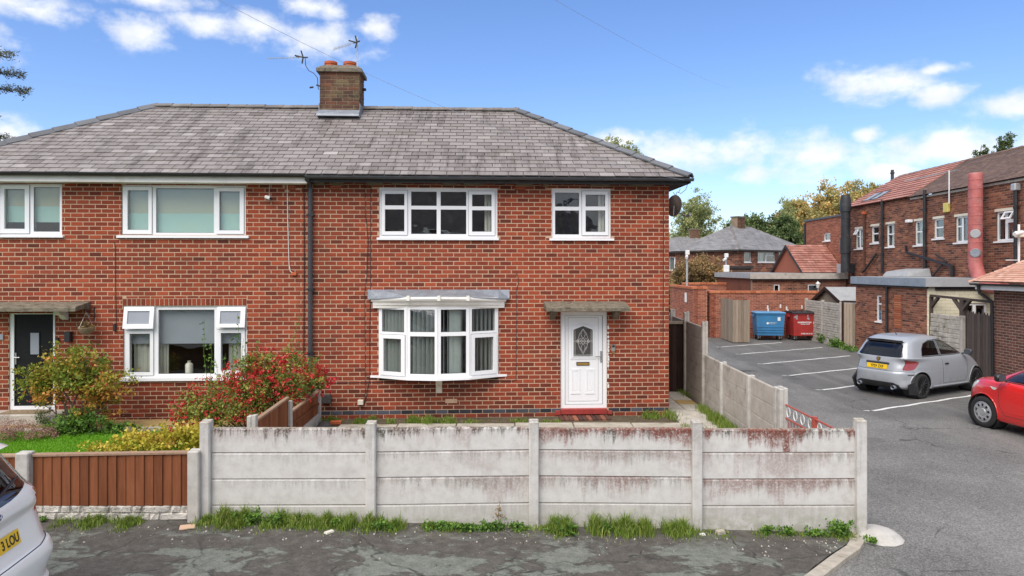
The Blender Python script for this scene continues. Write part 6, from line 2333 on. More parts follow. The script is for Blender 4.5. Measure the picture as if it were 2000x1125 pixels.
chip('bottle_scrap', 'pale grey plastic scrap in front of the tall grass tuft', 'litter', 1240, 1040, .04, .012, .015, 'galv', -.4)
r = random.Random(17)
mb = MB()
for i in range(220):
 x = r.uniform(-4.8, 4.0)
 y = 7.9 - abs(r.gauss(0, .22)) - r.random() * .25
 s_ = r.choice([.004, .005, .007, .011])
 z = G(x) + PAV
 mb.hexa([(x - s_, y - s_ * .7, z), (x + s_ * .8, y - s_, z), (x + s_, y + s_, z), (x - s_ * .6, y + s_ * .8, z), (x - s_ * .5, y - s_ * .4, z + s_), (x + s_ * .5, y - s_ * .5, z + s_ * .8), (x + s_ * .5, y + s_ * .4, z + s_), (x - s_ * .4, y + s_ * .5, z + s_ * .9)], r.random())
o = mb.build('grit', M['concrete_grey'])
tag(o, 'grit and crumbs on the footway', kind='stuff')
b_ = sheet_box(None, 'loose_brick', 'terracotta', -.11, .11, -.05, .05, 0, .075, bev=.012)
b_.location, b_.rotation_euler = (fx(656, 13.2), 13.2, .03), (0, 0, .1)
tag(b_, 'loose orange brick lying by the wall beside the divider fence', 'brick')
mb = MB()
mb.lathe([(0, .13), (.07, .12), (.13, .06), (.14, 0)], 9)
o = mb.build('rubble_lump', M['stone_dark'])
o.location = (fx(634, 12.9), 12.9, .03)
tag(o, 'dark lump of rubble at the house end of the divider fence', 'rubble')


# ------------------------------------------------------------------ behind the drive: walls, sheds, shops
def box_local(name, mat, P0, P1, parent, tone=0.5, bev=0.0):
 mb = MB()
 f = mb.bbox if bev else mb.box
 if bev: mb.bbox(P0[0], P1[0], P0[1], P1[1], P0[2], P1[2], bev, tone)
 else: mb.box(P0[0], P1[0], P0[1], P1[1], P0[2], P1[2], tone)
 return mb.build(name, M[mat], parent)

GR = -0.1
# new red brick wall behind the bins, with its orange brick coping
WP = Plane(9.05, 31.0, 0.0)
bw = thing('brick_wall', 'red brick wall with orange coping behind the two wheeled bins', 'wall', (9.05, 31.0, GR))
wl_ = brick_wall(bw, 0, 5.0, 0, 2.02, [], .2345, .0776, .0125, 'brick_new', WP, 300, .22, .006, 'mortar_new', name='wall_face', seed=61)
rt = brick_wall(bw, 0, 4.5, 0, 2.02, [], .2345, .0776, .0125, 'brick_new', None, 0, .2, .006, 'mortar_new', name='return_face', seed=62)
rt.location, rt.rotation_euler = (-.002, 4.5, 0), (0, 0, -PI / 2)
for i in range(22):
 box_local('coping_brick', 'brick_coping', (-.05 + i * .23, -.04, 2.022), (-.05 + i * .23 + .222, .27, 2.14), bw, random.random(), .012)
for i in range(18):
 box_local('coping_brick', 'brick_coping', (-.05, .28 + i * .23, 2.022), (.26, .28 + i * .23 + .222, 2.14), bw, random.random(), .012)
mb = MB()
r = random.Random(2)
for (px, py) in ((1499, 600), (1500, 606), (1536, 602), (1538, 608), (1566, 600), (1524, 598)):
 u_, z_ = WP.uz(px, py)
 mb.bbox(u_ - .03, u_ + .04, -.02, -.005, z_ - .08 - GR, z_ + .08 - GR, .008)
o = mb.build('mortar_smear', M['white_paint'], bw)
o['kind'] = 'stuff'
# nearer end wall on the left, its long face running back
bw2 = thing('brick_wall', 'red brick end wall with orange coping and a small white plaque beside the alley', 'wall', (8.3, 31.2, GR))
f1 = brick_wall(bw2, 0, .62, 0, 2.2, [], .2345, .0776, .0125, 'brick_new', Plane(8.3, 31.2, 0), 80, .2, .006, 'mortar_new', name='end_face', seed=63)
f2 = brick_wall(bw2, 0, 4.6, 0, 2.2, [], .2345, .0776, .0125, 'brick_new', None, 0, .2, .006, 'mortar_new', name='long_face', seed=64)
f2.location, f2.rotation_euler = (-.002, 4.6, 0), (0, 0, -PI / 2)
for i in range(3):
 box_local('coping_brick', 'brick_coping', (-.06 + i * .24, -.04, 2.202), (-.06 + i * .24 + .232, .26, 2.32), bw2, random.random(), .012)
for i in range(18):
 box_local('coping_brick', 'brick_coping', (-.06, .27 + i * .24, 2.202), (.26, .27 + i * .24 + .232, 2.32), bw2, random.random(), .012)
box_local('plaque', 'print_white', (-.03, 1.2, 1.55), (-.006, 1.5, 2.0), bw2)
bw3 = thing('brick_wall', 'farther orange coped brick wall glimpsed over the wall behind the bins', 'wall', (8.95, 35.8, GR))
brick_wall(bw3, 0, 4.0, 0, 2.3, [], .2345, .0776, .0125, 'brick_new', None, 0, .2, .006, 'mortar_new', name='wall_face', seed=65)
for i in range(13):
 box_local('coping_brick', 'brick_coping', (i * .31, -.04, 2.302), (i * .31 + .30, .26, 2.42), bw3, random.random(), .012)

# open wooden gate folded against that wall
og = thing('board_gate', 'open silvered vertical board gate standing beside the blue bin', 'gate', (9.3, 28.75, GR))
def board_run(parent, a, b, n, h0, h1, mat, seed, th=.02, gap=.006, point=0.0):
 a, b = Vector(a), Vector(b)
 d = (b - a) / n
 dn = d.normalized()
 nr = Vector((dn.y, -dn.x, 0)) * th
 r = random.Random(seed)
 for i in range(n):
  p, q = a + d * i + dn * gap / 2, a + d * (i + 1) - dn * gap / 2
  j = nr * r.uniform(-.2, .2)
  p, q = p + j, q + j
  t = h0 + (h1 - h0) * (i + .5) / n + r.uniform(-.008, .008)
  mb = MB()
  k0, k1 = Vector((0, 0, .04)), Vector((0, 0, t))
  mb.hexa([p + k0, q + k0, q - nr + k0, p - nr + k0, p + k1, q + k1, q - nr + k1, p - nr + k1], r.random())
  if point:
   m_ = (p + q) / 2
   k2 = Vector((0, 0, t + point))
   mb.add([p + k1, q + k1, q - nr + k1, p - nr + k1, m_ + k2, m_ - nr + k2], [(0, 1, 4), (1, 2, 5, 4), (2, 3, 5), (3, 0, 4, 5)], .5)
  mb.build('board', M[mat], parent)
board_run(og, (.09, 2.0, 0), (.0, .02, 0), 12, 1.84, 1.84, 'wood_grey', 1)
board_run(og, (.0, 0, 0), (.72, .03, 0), 6, 1.82, 1.82, 'wood_grey', 2)

# wheeled bins
def wheeled_bin(name, label, px, py, rz, body, lid, seed, dome):
 p = on_ground(px, py)
 t = thing(name, label, 'wheeled bin', tuple(p), rz, 'wheeled bins')
 W_, D_, h0, h1 = .60, .42, .22, 1.14
 mb = MB()
 mb.hexa([(-W_ * .92, -D_ * .86, h0), (W_ * .92, -D_ * .86, h0), (W_ * .92, D_ * .86, h0), (-W_ * .92, D_ * .86, h0), (-W_, -D_, h1), (W_, -D_, h1), (W_, D_, h1), (-W_, D_, h1)])
 for k in range(3):
  z = .36 + k * .11 if not dome else .30
  if not dome:
   mb.box(-W_ * .945, W_ * .945, -D_ * .92 - .018, -D_ * .86, z, z + .025)
 mb.bbox(-W_ - .03, W_ + .03, -D_ - .035, D_ + .03, h1 + .001, h1 + .05, .01)
 for s_ in (-1, 1):
  mb.bbox(s_ * (W_ + .04) - .03, s_ * (W_ + .04) + .03, -.12, .12, h1 - .12, h1 - .02, .01)
 mb.build('bin_body', M[body], t)
 mb = MB()
 if dome:
  n = 8
  prof = [(-D_ - .06, h1 + .052), (-D_ - .06, h1 + .07)] + [(-D_ + .0 + (2 * D_) * k / n, h1 + .075 + .085 * math.sin(PI * min(1, (k + 1) / (n + 1)))) for k in range(n + 1)] + [(D_ + .05, h1 + .07), (D_ + .05, h1 + .052)]
  mb.prism(prof, 'x', -W_ - .04, W_ + .04)
  for k in range(4):
   x = -W_ + .15 + k * .3
   mb.bbox(x - .02, x + .02, -D_ + .05, D_ - .08, h1 + .165, h1 + .178, .004)
 else:
  mb.bbox(-W_ - .04, W_ + .04, -D_ - .05, D_ + .04, h1 + .052, h1 + .095, .012)
  for k in range(5):
   x = -W_ + .12 + k * .24
   mb.bbox(x - .07, x + .07, -D_ + .04, D_ - .06, h1 + .096, h1 + .115, .008)
 mb.build('lid', M[lid], t)
 for sx in (-1, 1):
  for sy in (-1, 1):
   cx, cy = sx * W_ * .76, sy * D_ * .68
   mb = MB()
   mb.lathe([(0, -.028), (.085, -.028), (.1, -.018), (.1, .018), (.085, .028), (0, .028)], 16, (cx, cy, .1), 'x')
   wh = mb.build('castor', M['rubber'], t, smooth=True)
   mb = MB()
   mb.box(cx - .045, cx - .033, cy - .04, cy + .04, .08, .22)
   mb.box(cx + .033, cx + .045, cy - .04, cy + .04, .08, .22)
   mb.build('fork', M['galv'], t)
 return t, W_, D_, h0, h1
face = lambda D_, x, z, tilt=0.05: Matrix.Translation((x, -D_ * (.86 + .14 * (z - .22) / .92) - .008, z)) @ Matrix.Rotation(PI / 2 + .062, 4, 'X')
t, W_, D_, h0, h1 = wheeled_bin('wheeled_bin', 'blue four-wheeled bin with pale blue lid, left of the red bin', 1500, 663.5, R(-6), 'bin_blue', 'bin_blue_lid', 1, False)
mb = MB()
mb.lathe([(0, 0), (.05, 0)], 16)
inst('emblem', mb.mesh('emblem', M['print_white']), t, face(D_, -.12, .76))
text(t, 'WARRINGTON', .055, 'print_white', face(D_, .09, .775), sx=.9)
text(t, 'Borough Council', .04, 'print_white', face(D_, .07, .735), sx=.9)
mb = MB()
mb.box(-.06, .06, -.08, .08, 0, .002)
inst('sticker', mb.mesh('sticker', M['print_white']), t, face(D_, .36, .95))
t, W_, D_, h0, h1 = wheeled_bin('wheeled_bin', 'red steel four-wheeled bin with dark domed lid and white lettering', 1567, 664, R(3), 'bin_red', 'black', 2, True)
text(t, 'WARRINGTON', .098, 'print_white', face(D_, -.10, .80), sx=.9, bold=.003)
text(t, 'Borough Council', .065, 'print_white', face(D_, -.06, .73), sx=.9, bold=.001)
text(t, '01925 44 33 22', .085, 'print_white', face(D_, .02, .31), sx=.95, bold=.002)
mb = MB()
mb.prism([(-.07, .07), (-.07, -.02), (0, -.09), (.07, -.02), (.07, .07)], 'z', 0, .002)
mb.lathe([(0, .0025), (.03, .0025)], 10, (0, .0, .0))
mb.box(-.012, .012, .07, .12, 0, .002)
inst('crest', mb.mesh('crest', M['print_white']), t, face(D_, .36, .77))
mb = MB()
mb.lathe([(0, .003), (.035, .003)], 10)
inst('crest_field', mb.mesh('crest_field', M['bin_blue']), t, face(D_, .36, .78))
mb = MB()
r = random.Random(31)
for k in range(16):
 x, z = r.choice([-.5, -.46, .0, .05, .12, .48, .5]) + r.uniform(-.04, .04), r.uniform(.95, 1.1)
 y = -D_ * (.86 + .14 * (z - .22) / .92) - .004
 mb.add([(x - .03, y, z - .03), (x + .03, y, z - .04), (x + .025, y, z + .04), (x - .03, y, z + .03)], [(0, 1, 2, 3)])
o = mb.build('peeled_paint', M['galv'], t)
o['kind'] = 'stuff'

# shed with grey felt roof, panel fence and gate beside it
shed = thing('shed', 'small grey-roofed shed with its gable end above the grey panel fence', 'shed', (13.75, 28.3, GR))
mb = MB()
mb.prism([(0, .05), (2.6, .05), (2.6, 1.72), (1.4, 2.26), (0, 1.72)], 'x', 0, 1.9)
mb.build('shed_wall', M['wood_grey'], shed)
rf = MB()
for (y0, y1, z0, z1) in ((-.18, 1.4, 1.66, 2.30), (2.78, 1.4, 1.66, 2.30)):
 rf.hexa([(-.12, y0, z0), (2.0, y0, z0), (2.0, y1, z1), (-.12, y1, z1), (-.12, y0, z0 + .05), (2.0, y0, z0 + .05), (2.0, y1, z1 + .05), (-.12, y1, z1 + .05)])
rf.build('shed_roof', M['felt'], shed)
for (y0, y1) in ((-.20, 1.4), (2.80, 1.4)):
 mb = MB()
 mb.hexa([(-.17, y0, 1.56), (-.13, y0, 1.56), (-.13, y1, 2.22), (-.17, y1, 2.22), (-.17, y0, 1.71), (-.13, y0, 1.71), (-.13, y1, 2.36), (-.17, y1, 2.36)])
 mb.build('barge_board', M['wood_dark'], shed)
gf = thing('panel_fence', 'grey concrete panel fence with post in front of the shed, right of the red bin', 'fence', (13.1, 28.4, GR))
gp = [(13.2 - 13.1, 30.6 - 28.4), (13.15 - 13.1, 28.9 - 28.4), (13.12 - 13.1, 27.2 - 28.4)]
for (x, y) in gp:
 box_local('post', 'concrete_grey', (x - .06, y - .06, -.1), (x + .06, y + .06, 1.82), gf, .4, .01)
for (a, b) in zip(gp, gp[1:]):
 for j in range(6):
  mb = MB()
  z0, z1 = j * .295, j * .295 + .287
  r = random.Random(j)
  n = 3
  for k in range(n):
   zz0, zz1 = z0 + (z1 - z0) * k / n, z0 + (z1 - z0) * (k + 1) / n - .012
   o_ = r.uniform(0, .02)
   mb.hexa([(a[0] - .03 - o_, a[1] - .06, zz0), (b[0] - .03 - o_, b[1] + .06, zz0), (b[0] + .03, b[1] + .06, zz0), (a[0] + .03, a[1] - .06, zz0),
      (a[0] - .03 - o_, a[1] - .06, zz1), (b[0] - .03 - o_, b[1] + .06, zz1), (b[0] + .03, b[1] + .06, zz1), (a[0] + .03, a[1] - .06, zz1)], r.random())
  mb.build('panel', M['panel_grey'], gf)
gg = thing('board_gate', 'narrow grey board gate between the shed fence and the brick outhouse', 'gate', (13.3, 27.0, GR))
board_run(gg, (-.12, .12, 0), (.22, -.12, 0), 4, 1.78, 1.78, 'wood_grey', 5)
box_local('post', 'wood_dark', (-.2, .1, 0), (-.13, .2, 1.86), gg)
mb = MB()
mb.hexa([(-.16, .14, 1.80), (.30, -.2, 1.80), (.34, -.15, 1.80), (-.12, .19, 1.80), (-.16, .14, 1.88), (.30, -.2, 1.88), (.34, -.15, 1.88), (-.12, .19, 1.88)])
mb.build('head_rail', M['wood_dark'], gg)

# brick outhouse with flat roof: long face along the drive, cream painted end face
OPL = Plane(13.5, 26.8, -PI / 2)                    # u runs towards the camera
oh = thing('outhouse', 'flat-roofed brick outhouse with blue-grey fascia, narrow window and cream painted end', 'outhouse', (13.5, 26.8, GR), -PI / 2)
oz = lambda z: z - GR
q = OPL.rect(1712, 577, 1722, 627.5)
win1 = (q[0], q[1], oz(q[2]), oz(q[3]))
q = OPL.rect(1746, 575, 1760, 640)
infill = (q[0], q[1], oz(q[2]), oz(q[3]))
ohw = brick_wall(oh, 0, 4.6, 0, 2.54, [win1, infill], .2345, .0776, .0125, 'brick_shop', None, 0, .22, .007, 'mortar_shop', name='side_wall', seed=71,
     tone_fn=lambda q, r: min(1, max(0, r.gauss(.62, .24))))
pn = (win1[0] + .06, win1[1] - .06, win1[2] + .05, win1[3] - .05)
mid = pn[2] + (pn[3] - pn[2]) * .66
window(oh, win1, [(pn[0], pn[1], pn[2], mid), (pn[0], pn[1], mid + .05, pn[3])], [], (win1[0] - .05, win1[1] + .05, win1[2] - .05, win1[2]), .03, .05, True, .4, 'glass_far')
box_local('window_blind', 'print_white', (pn[0], .12, pn[2]), (pn[1], .125, mid), oh)
for k in range(int((infill[3] - infill[2]) / .0776)):
 box_local('infill_brick', 'brick_coping', (infill[0] + .01, -.004, infill[2] + k * .0776), (infill[1] - .01, .05, infill[2] + k * .0776 + .064), oh, random.random())
fl2 = brick_wall(oh, 0, 2.2, 0, 2.54, [(1.15, 1.95, .75, 2.02)], .30, .105, .006, 'brick_cream', None, 0, .2, .004, 'mortar_cream', name='end_wall', seed=72)
fl2.location, fl2.rotation_euler = (4.602, .002, 0), (0, 0, PI / 2)
wq = (1.15, 1.95, .75, 2.02)
wend = window(oh, wq, [(1.22, 1.5, 1.38, 1.95), (1.6, 1.88, 1.38, 1.95), (1.22, 1.5, .82, 1.28), (1.6, 1.88, .82, 1.28)], [], None, .03, .06, True, .5, 'glass_far')
wend.location, wend.rotation_euler = (4.602, .002, 0), (0, 0, PI / 2)
box_local('roof_deck', 'felt', (-.15, -.12, 2.80), (4.72, 2.4, 2.84), oh)
box_local('fascia', 'felt_blue', (-.15, -.14, 2.56), (4.74, -.121, 2.835), oh)
box_local('fascia', 'felt', (4.741, -.14, 2.56), (4.76, 2.4, 2.835), oh)
box_local('soffit_board', 'gutter_dark', (-.1, -.10, 2.50), (4.70, -.012, 2.555), oh)
box_local('soffit_board', 'gutter_dark', (4.62, .25, 2.45), (4.66, 2.3, 2.555), oh)
mb = MB()
up_, zp_ = OPL.uz(1730, 556, -.1)
mb.tube([(up_, -.08, 2.52), (up_, -.07, 2.3), (up_, -.06, .0)], .045, 8)
mb.build('drain_pipe', M['black'], oh, smooth=True)

# pergola frame, textured panel fence and picket gate between outhouse and garage
pg = thing('pergola_frame', 'dark weathered timber frame above the textured panel fence and picket gate', 'pergola', (13.62, 22.0, GR))
box_local('post', 'wood_gate', (-.06, .16, 0), (.06, .28, 2.24), pg)
box_local('post', 'wood_gate', (-.02, -1.38, 0), (.14, -1.24, 2.22), pg)
mb = MB()
mb.hexa([(-.05, .32, 2.24), (.05, .32, 2.24), (.12, -2.5, 2.16), (.02, -2.5, 2.16), (-.05, .32, 2.31), (.05, .32, 2.31), (.12, -2.5, 2.23), (.02, -2.5, 2.23)])
mb.build('beam', M['wood_gate'], pg)
for (y, s_) in ((.16, -1), (-1.38, -1), (-1.24, 1)):
 mb = MB()
 mb.hexa([(-.02, y, 1.88), (.06, y, 1.88), (.06, y + s_ * .36, 2.2), (-.02, y + s_ * .36, 2.2), (-.02, y, 1.99), (.06, y, 1.99), (.06, y + s_ * .27, 2.235), (-.02, y + s_ * .27, 2.235)])
 mb.build('brace', M['wood_gate'], pg)
tp = thing('panel_fence', 'textured stone-effect concrete panel fence left of the picket gate behind the grey car', 'fence', (13.62, 21.5, GR))
for y in (.86, -.86):
 box_local('post', 'concrete_grey', (-.06, y - .06, -.1), (.06, y + .06, 1.78 if y > 0 else 1.72), tp, .4, .01)
r = random.Random(6)
for j in range(6):
 z0 = j * .285
 n = [2, 3][j % 2]
 cuts = sorted([-.8, .8] + [r.uniform(-.6, .6) for _ in range(n + 1)])
 for k in range(len(cuts) - 1):
  for h in range(2):
   mb = MB()
   o_ = r.uniform(0, .03)
   mb.bbox(-.03 - o_, .03, cuts[k], cuts[k + 1] - .012, z0 + h * .142, z0 + h * .142 + .132, .012, r.random())
   mb.build('stone', M['panel_grey'], tp)
pk_ = thing('picket_gate', 'dark brown pointed picket gate between panel fence and garage', 'gate', (13.66, 20.5, GR))
board_run(pk_, (0, .02, 0), (.02, -1.02, 0), 9, 1.80, 1.76, 'wood_gate', 9, .025, .012, .10)
box_local('rail', 'wood_gate', (.03, -1.0, .4), (.08, 0, .5), pk_)
box_local('rail', 'wood_gate', (.03, -1.0, 1.4), (.08, 0, 1.5), pk_)

# garage with clay tiled hipped roof: its long wall faces the drive, the far corner is in view
GPL = Plane(13.68, 19.38, -PI / 2)
ga = thing('garage', 'dark brick garage with pale pink clay tiled roof at the right edge', 'garage', (13.68, 19.38, GR), -PI / 2)
brick_wall(ga, 0, 5.5, 0, 2.56, [], .2345, .0776, .0135, 'brick_garage', GPL, 300, .22, .006, 'mortar_garage', name='long_wall', seed=81, phase=.1)
gs = brick_wall(ga, 0, 3.6, 0, 2.56, [], .2345, .0776, .0135, 'brick_garage', None, 0, .2, .006, 'mortar_garage', name='end_wall', seed=82)
gs.location, gs.rotation_euler = (-.002, 3.602, 0), (0, 0, -PI / 2)
rfz = 2.76
roof_g = roof_face(ga, (-.36, -.40, rfz), (6.0, -.40, rfz), (6.0, 1.8, rfz + 1.43), (1.84, 1.8, rfz + 1.43), .105, .165, 'tile_pink', .019, 300, GPL, 'clay_tile', lap=1.7, seed=83, scallop=.008, base='roof', rough=.003)
roof_face(ga, (-.36, 4.0, rfz), (-.36, -.40, rfz), (1.84, 1.8, rfz + 1.43), (1.84, 1.8, rfz + 1.43), .105, .165, 'tile_pink', .013, 0, None, 'clay_tile', lap=1.5, seed=84, base='end_slope')
roof_face(ga, (6.0, 4.0, rfz), (-.36, 4.0, rfz), (1.84, 1.8, rfz + 1.43), (6.0, 1.8, rfz + 1.43), .105, .165, 'tile_pink', .013, 0, None, 'clay_tile', lap=1.5, seed=85, base='rear_slope')
cap_tiles(roof_g, (-.40, -.44, rfz + .02), (1.84, 1.8, rfz + 1.47), 31, 'tile_pink', 'bonnet_tile', .24, .05, .016, .05, seed=7)
box_local('fascia', 'white_paint', (-.30, -.33, 2.55), (6.0, -.31, 2.68), ga)
box_local('soffit', 'white_paint', (-.30, -.309, 2.565), (6.0, 0, 2.58), ga)
half_pipe(-.38, 6.0, -.40, 2.725, .055, ga, 'black')
mb = MB()
mb.tube([(-.10, -.38, 2.67), (-.10, -.34, 2.45), (.06, -.10, 2.22), (.06, -.075, 0)], .045, 9)
mb.build('drain_pipe', M['black'], ga, smooth=True)

# long two-storey shop building on the right, seen along its back wall
SPL = Plane(15.7, 32.2, -PI / 2)
sh = thing('shop_building', 'long two-storey brown brick building with brown tiled roof and many small white windows', 'shop', (15.7, 32.2, GR), -PI / 2)
ez = SPL.z(1810, 381.5)
SH_L = 13.6
wins = [(1671, 447, 1686.7, 485.5), (1702, 441.5, 1716.2, 474.5), (1731.6, 437.5, 1746.8, 481.7), (1787, 431.5, 1802.6, 478.5), (1824, 427, 1843, 465.5), (1866, 422.5, 1891.5, 473), (1945.6, 412, 1982.4, 470)]
holes = []
for w_ in wins:
 a, b = SPL.u(w_[0]), SPL.u(w_[2])
 xm = (w_[0] + w_[2]) / 2
 holes.append((a, b, oz(SPL.z(xm, w_[3])), oz(SPL.z(xm, w_[1]))))
brick_wall(sh, 0, SH_L, 1.8, oz(ez), holes, .2345, .0776, .013, 'brick_shop', None, 0, .25, .007, 'mortar_shop', name='rear_wall', seed=91)
for i, h in enumerate(holes):
 w_, hh = h[1] - h[0], h[3] - h[2]
 e = .055
 kind = [0, 1, 1, 1, 1, 2, 3][i]
 if kind == 1:
  m_ = h[2] + hh * .55
  P_ = [(h[0] + e, h[1] - e, h[2] + e, m_ - e / 2), (h[0] + e, h[1] - e, m_ + e / 2, h[3] - e)]
 elif kind in (0, 2):
  c_ = h[0] + w_ * .48
  m_ = h[2] + hh * .62
  P_ = [(h[0] + e, c_ - e, h[2] + e, m_ - e / 2), (h[0] + e, c_ - e, m_ + e / 2, h[3] - e), (c_ + e / 2, h[1] - e, h[2] + e, h[3] - e)]
 else:
  c_ = h[0] + w_ * .48
  m_ = h[2] + hh * .66
  P_ = [(h[0] + e, c_ - e, h[2] + e, h[3] - e), (c_ + e, h[1] - e, h[2] + e, m_ - e), (c_ + e, h[1] - e, m_ + e, h[3] - e)]
 wn = window(sh, h, P_, [], (h[0] - .06, h[1] + .06, h[2] - .06, h[2]), .05, .06, True, .8, 'glass_far')
 box_local('lintel', 'cream_paint', (h[0] - .06, -.010, h[3] + .001), (h[1] + .06, .1, h[3] + .09), sh)
 if kind in (1,) and i in (2, 3):
  curtain(wn, h[0] + .05, h[1] - .05, h[2], h[3], .18, waves=4, name='net_curtain')
 if kind in (0, 3):                            # top vent pushed open
  x0, x1 = (h[0] + e, c_ - e) if kind == 0 else (c_, h[1] - .02)
  mb = MB()
  hgt = hh * .3
  for (a, b, c, d) in cells(x0, x1, -hgt, 0, [(x0 + .05, x1 - .05, -hgt + .05, -.05)]):
   mb.box(a, b, -.02, .02, c, d)
  v_ = mb.build('open_vent', M['upvc'], wn)
  v_.location, v_.rotation_euler = (0, 0.0, h[3] - .03), (R(-32), 0, 0)
# roof: the near part brown plain tiles, the far end newer pale red tiles
rw, rh = 2.6, 1.55
ee = oz(ez) + .02
uj = SPL.u(1780)
roof_face(sh, (uj, -.12, ee), (SH_L, -.12, ee), (SH_L, rw, ee + rh), (uj - .6, rw, ee + rh), .11, .17, 'tile_brown', .012, 0, None, 'roof_tile', lap=1.4, seed=92, base='roof', rough=.005)
roof_face(sh, (0, -.12, ee), (uj - .006, -.12, ee), (uj - .606, rw, ee + rh), (0, rw, ee + rh), .26, .30, 'tile_red', .03, 0, None, 'roof_tile', lap=1.2, seed=93, base='new_roof', tone_fn=lambda c, r: min(1, max(0, r.gauss(.8, .15))))
mb = MB()
mb.add([(0, rw, ee + rh), (SH_L, rw, ee + rh), (SH_L, rw * 2.1, ee), (0, rw * 2.1, ee)], [(0, 1, 2, 3)])
mb.build('rear_slope', M['tile_brown'], sh)
mb = MB()
mb.prism([(0, ee - .1), (rw * 2, ee - .1), (rw, ee + rh - .05)], 'x', .0, .1)
mb.build('gable', M['brick_shop'], sh)
ug = SPL.u(1747)
cap_tiles(sh, (0, rw, ee + rh + .05), (SH_L, rw, ee + rh + .05), 30, 'tile_brown', 'ridge_tile', .26, .11, half=True, seed=9)
box_local('eaves_course', 'concrete_grey', (uj, -.06, ee - .09), (SH_L, -.009, ee - .02), sh)
for px, py in ((1684, 404), (1700, 401)):
 u0_, _ = SPL.uz(px - 9, py)
 u1_, _ = SPL.uz(px + 4, py)
 sl = rh / (rw + .12)
 y0, y1 = .15, .85
 mb = MB()
 zz = lambda y: ee + (y + .12) * sl + .06
 mb.hexa([(u0_, y0, zz(y0) - .05), (u1_, y0, zz(y0) - .05), (u1_, y1, zz(y1) - .05), (u0_, y1, zz(y1) - .05), (u0_, y0, zz(y0) + .03), (u1_, y0, zz(y0) + .03), (u1_, y1, zz(y1) + .03), (u0_, y1, zz(y1) + .03)])
 sky_l = mb.build('skylight', M['seal'], sh)
 e = .06
 mb = MB()
 mb.add([(u0_ + e, y0 + e, zz(y0 + e) + .036), (u1_ - e, y0 + e, zz(y0 + e) + .036), (u1_ - e, y1 - e, zz(y1 - e) + .036), (u0_ + e, y1 - e, zz(y1 - e) + .036)], [(0, 1, 2, 3)])
 mb.build('skylight_glass', M['felt_blue'], sky_l)
def wall_pipe(px0, y0, y1, r_, nm='soil_pipe', mat='black', v=-.1, bend=None):
 u_ = SPL.u(px0, v)
 za, zb = oz(SPL.z(px0, y0, v)), oz(SPL.z(px0, y1, v))
 mb = MB()
 pts = [(u_, v, za), (u_, v, zb)] + ([(u_ + bend[0], v + bend[1], zb + bend[2])] if bend else [])
 mb.tube(pts, r_, 9)
 for k in range(1, 4):
  z = za + (zb - za) * k / 4
  mb.tube([(u_, v, z - .04), (u_, v, z + .04)], r_ * 1.3, 9)
 return mb.build(nm, M[mat], sh, smooth=True)
wall_pipe(1722.8, 390, 533, .055)
wall_pipe(1806, 371, 528, .062, bend=(.35, -.2, -.25))
wall_pipe(1984, 368, 516, .06)
wall_pipe(1687.5, 418, 518, .045, 'rain_pipe', 'brick_dark')
u_, z_ = SPL.uz(1687, 417, -.1)
box_local('hopper', 'terracotta', (u_ - .09, -.18, oz(z_) - .05), (u_ + .09, -.01, oz(z_) + .08), sh, .5, .02)
u_, z_ = SPL.uz(1984, 366, -.1)
box_local('hopper', 'galv', (u_ - .1, -.2, oz(z_) - .1), (u_ + .1, -.01, oz(z_) + .12), sh, .5, .02)
def pipe_px(nm, lst, r_, mat='black', v=-.12):
 mb = MB()
 mb.tube([(SPL.u(x, v), v, oz(SPL.z(x, y, v))) for x, y in lst], r_, 8)
 return mb.build(nm, M[mat], sh, smooth=True)
pipe_px('waste_pipe', [(1769.5, 480), (1770, 493), (1806, 504), (1848, 516), (1860, 521)], .05)
pipe_px('waste_pipe', [(1860, 518), (1859.5, 540)], .07)
pipe_px('waste_pipe', [(1840, 517), (1820, 541)], .035)
pipe_px('waste_pipe', [(1712, 495), (1690, 527), (1684, 532)], .045)
pipe_px('waste_pipe', [(1826, 496), (1850, 512)], .03)
u_, z_ = SPL.uz(1747, 345, 2.6)
mb = MB()
mb.tube([(u_, 2.5, ee + rh - .1), (u_, 2.5, ee + rh + .38)], .07, 10)
mb.tube([(u_, 2.5, ee + rh + .2), (u_, 2.5, ee + rh + .26)], .10, 10)
mb.build('vent_pipe', M['flue_black'], sh, smooth=True)
u_, z_ = SPL.uz(1847, 405.5, -.1)
box_local('bell_box', 'sign_yellow', (u_ - .14, -.12, oz(z_) - .17), (u_ + .14, -.01, oz(z_) + .17), sh, .5, .02)
u_, z_ = SPL.uz(1773, 432, -.15)
box_local('wall_light', 'print_white', (u_ - .12, -.2, oz(z_) - .06), (u_ + .12, -.01, oz(z_) + .06), sh, .5, .02)
# aerial on a white mast in front of the roof
u_, zt_ = SPL.uz(1851, 333, -.2)
_, zb_ = SPL.uz(1849, 398, -.2)
w_ = SPL.world(u_, -.15, 0)
ae = thing('roof_aerial', 'long thin television aerial on a white mast against the brown tiled roof', 'aerial', (w_.x, w_.y, zb_))
mb = MB()
mb.tube([(0, 0, 0), (0, 0, zt_ - zb_)], .022, 7)
mb.build('mast', M['white_metal'], ae)
mb = MB()
hm = zt_ - zb_
mb.tube([(.12, -.3, hm - .02), (-.15, 2.5, hm - .06)], .012, 5)
for k in range(12):
 t_ = .2 + .8 * k / 12
 mb.tube([(.12 - .27 * t_ - .12, -.3 + 2.8 * t_, hm - .02 - .04 * t_), (.12 - .27 * t_ + .12, -.3 + 2.8 * t_, hm - .02 - .04 * t_)], .006, 4)
mb.build('antenna', M['galv'], ae)
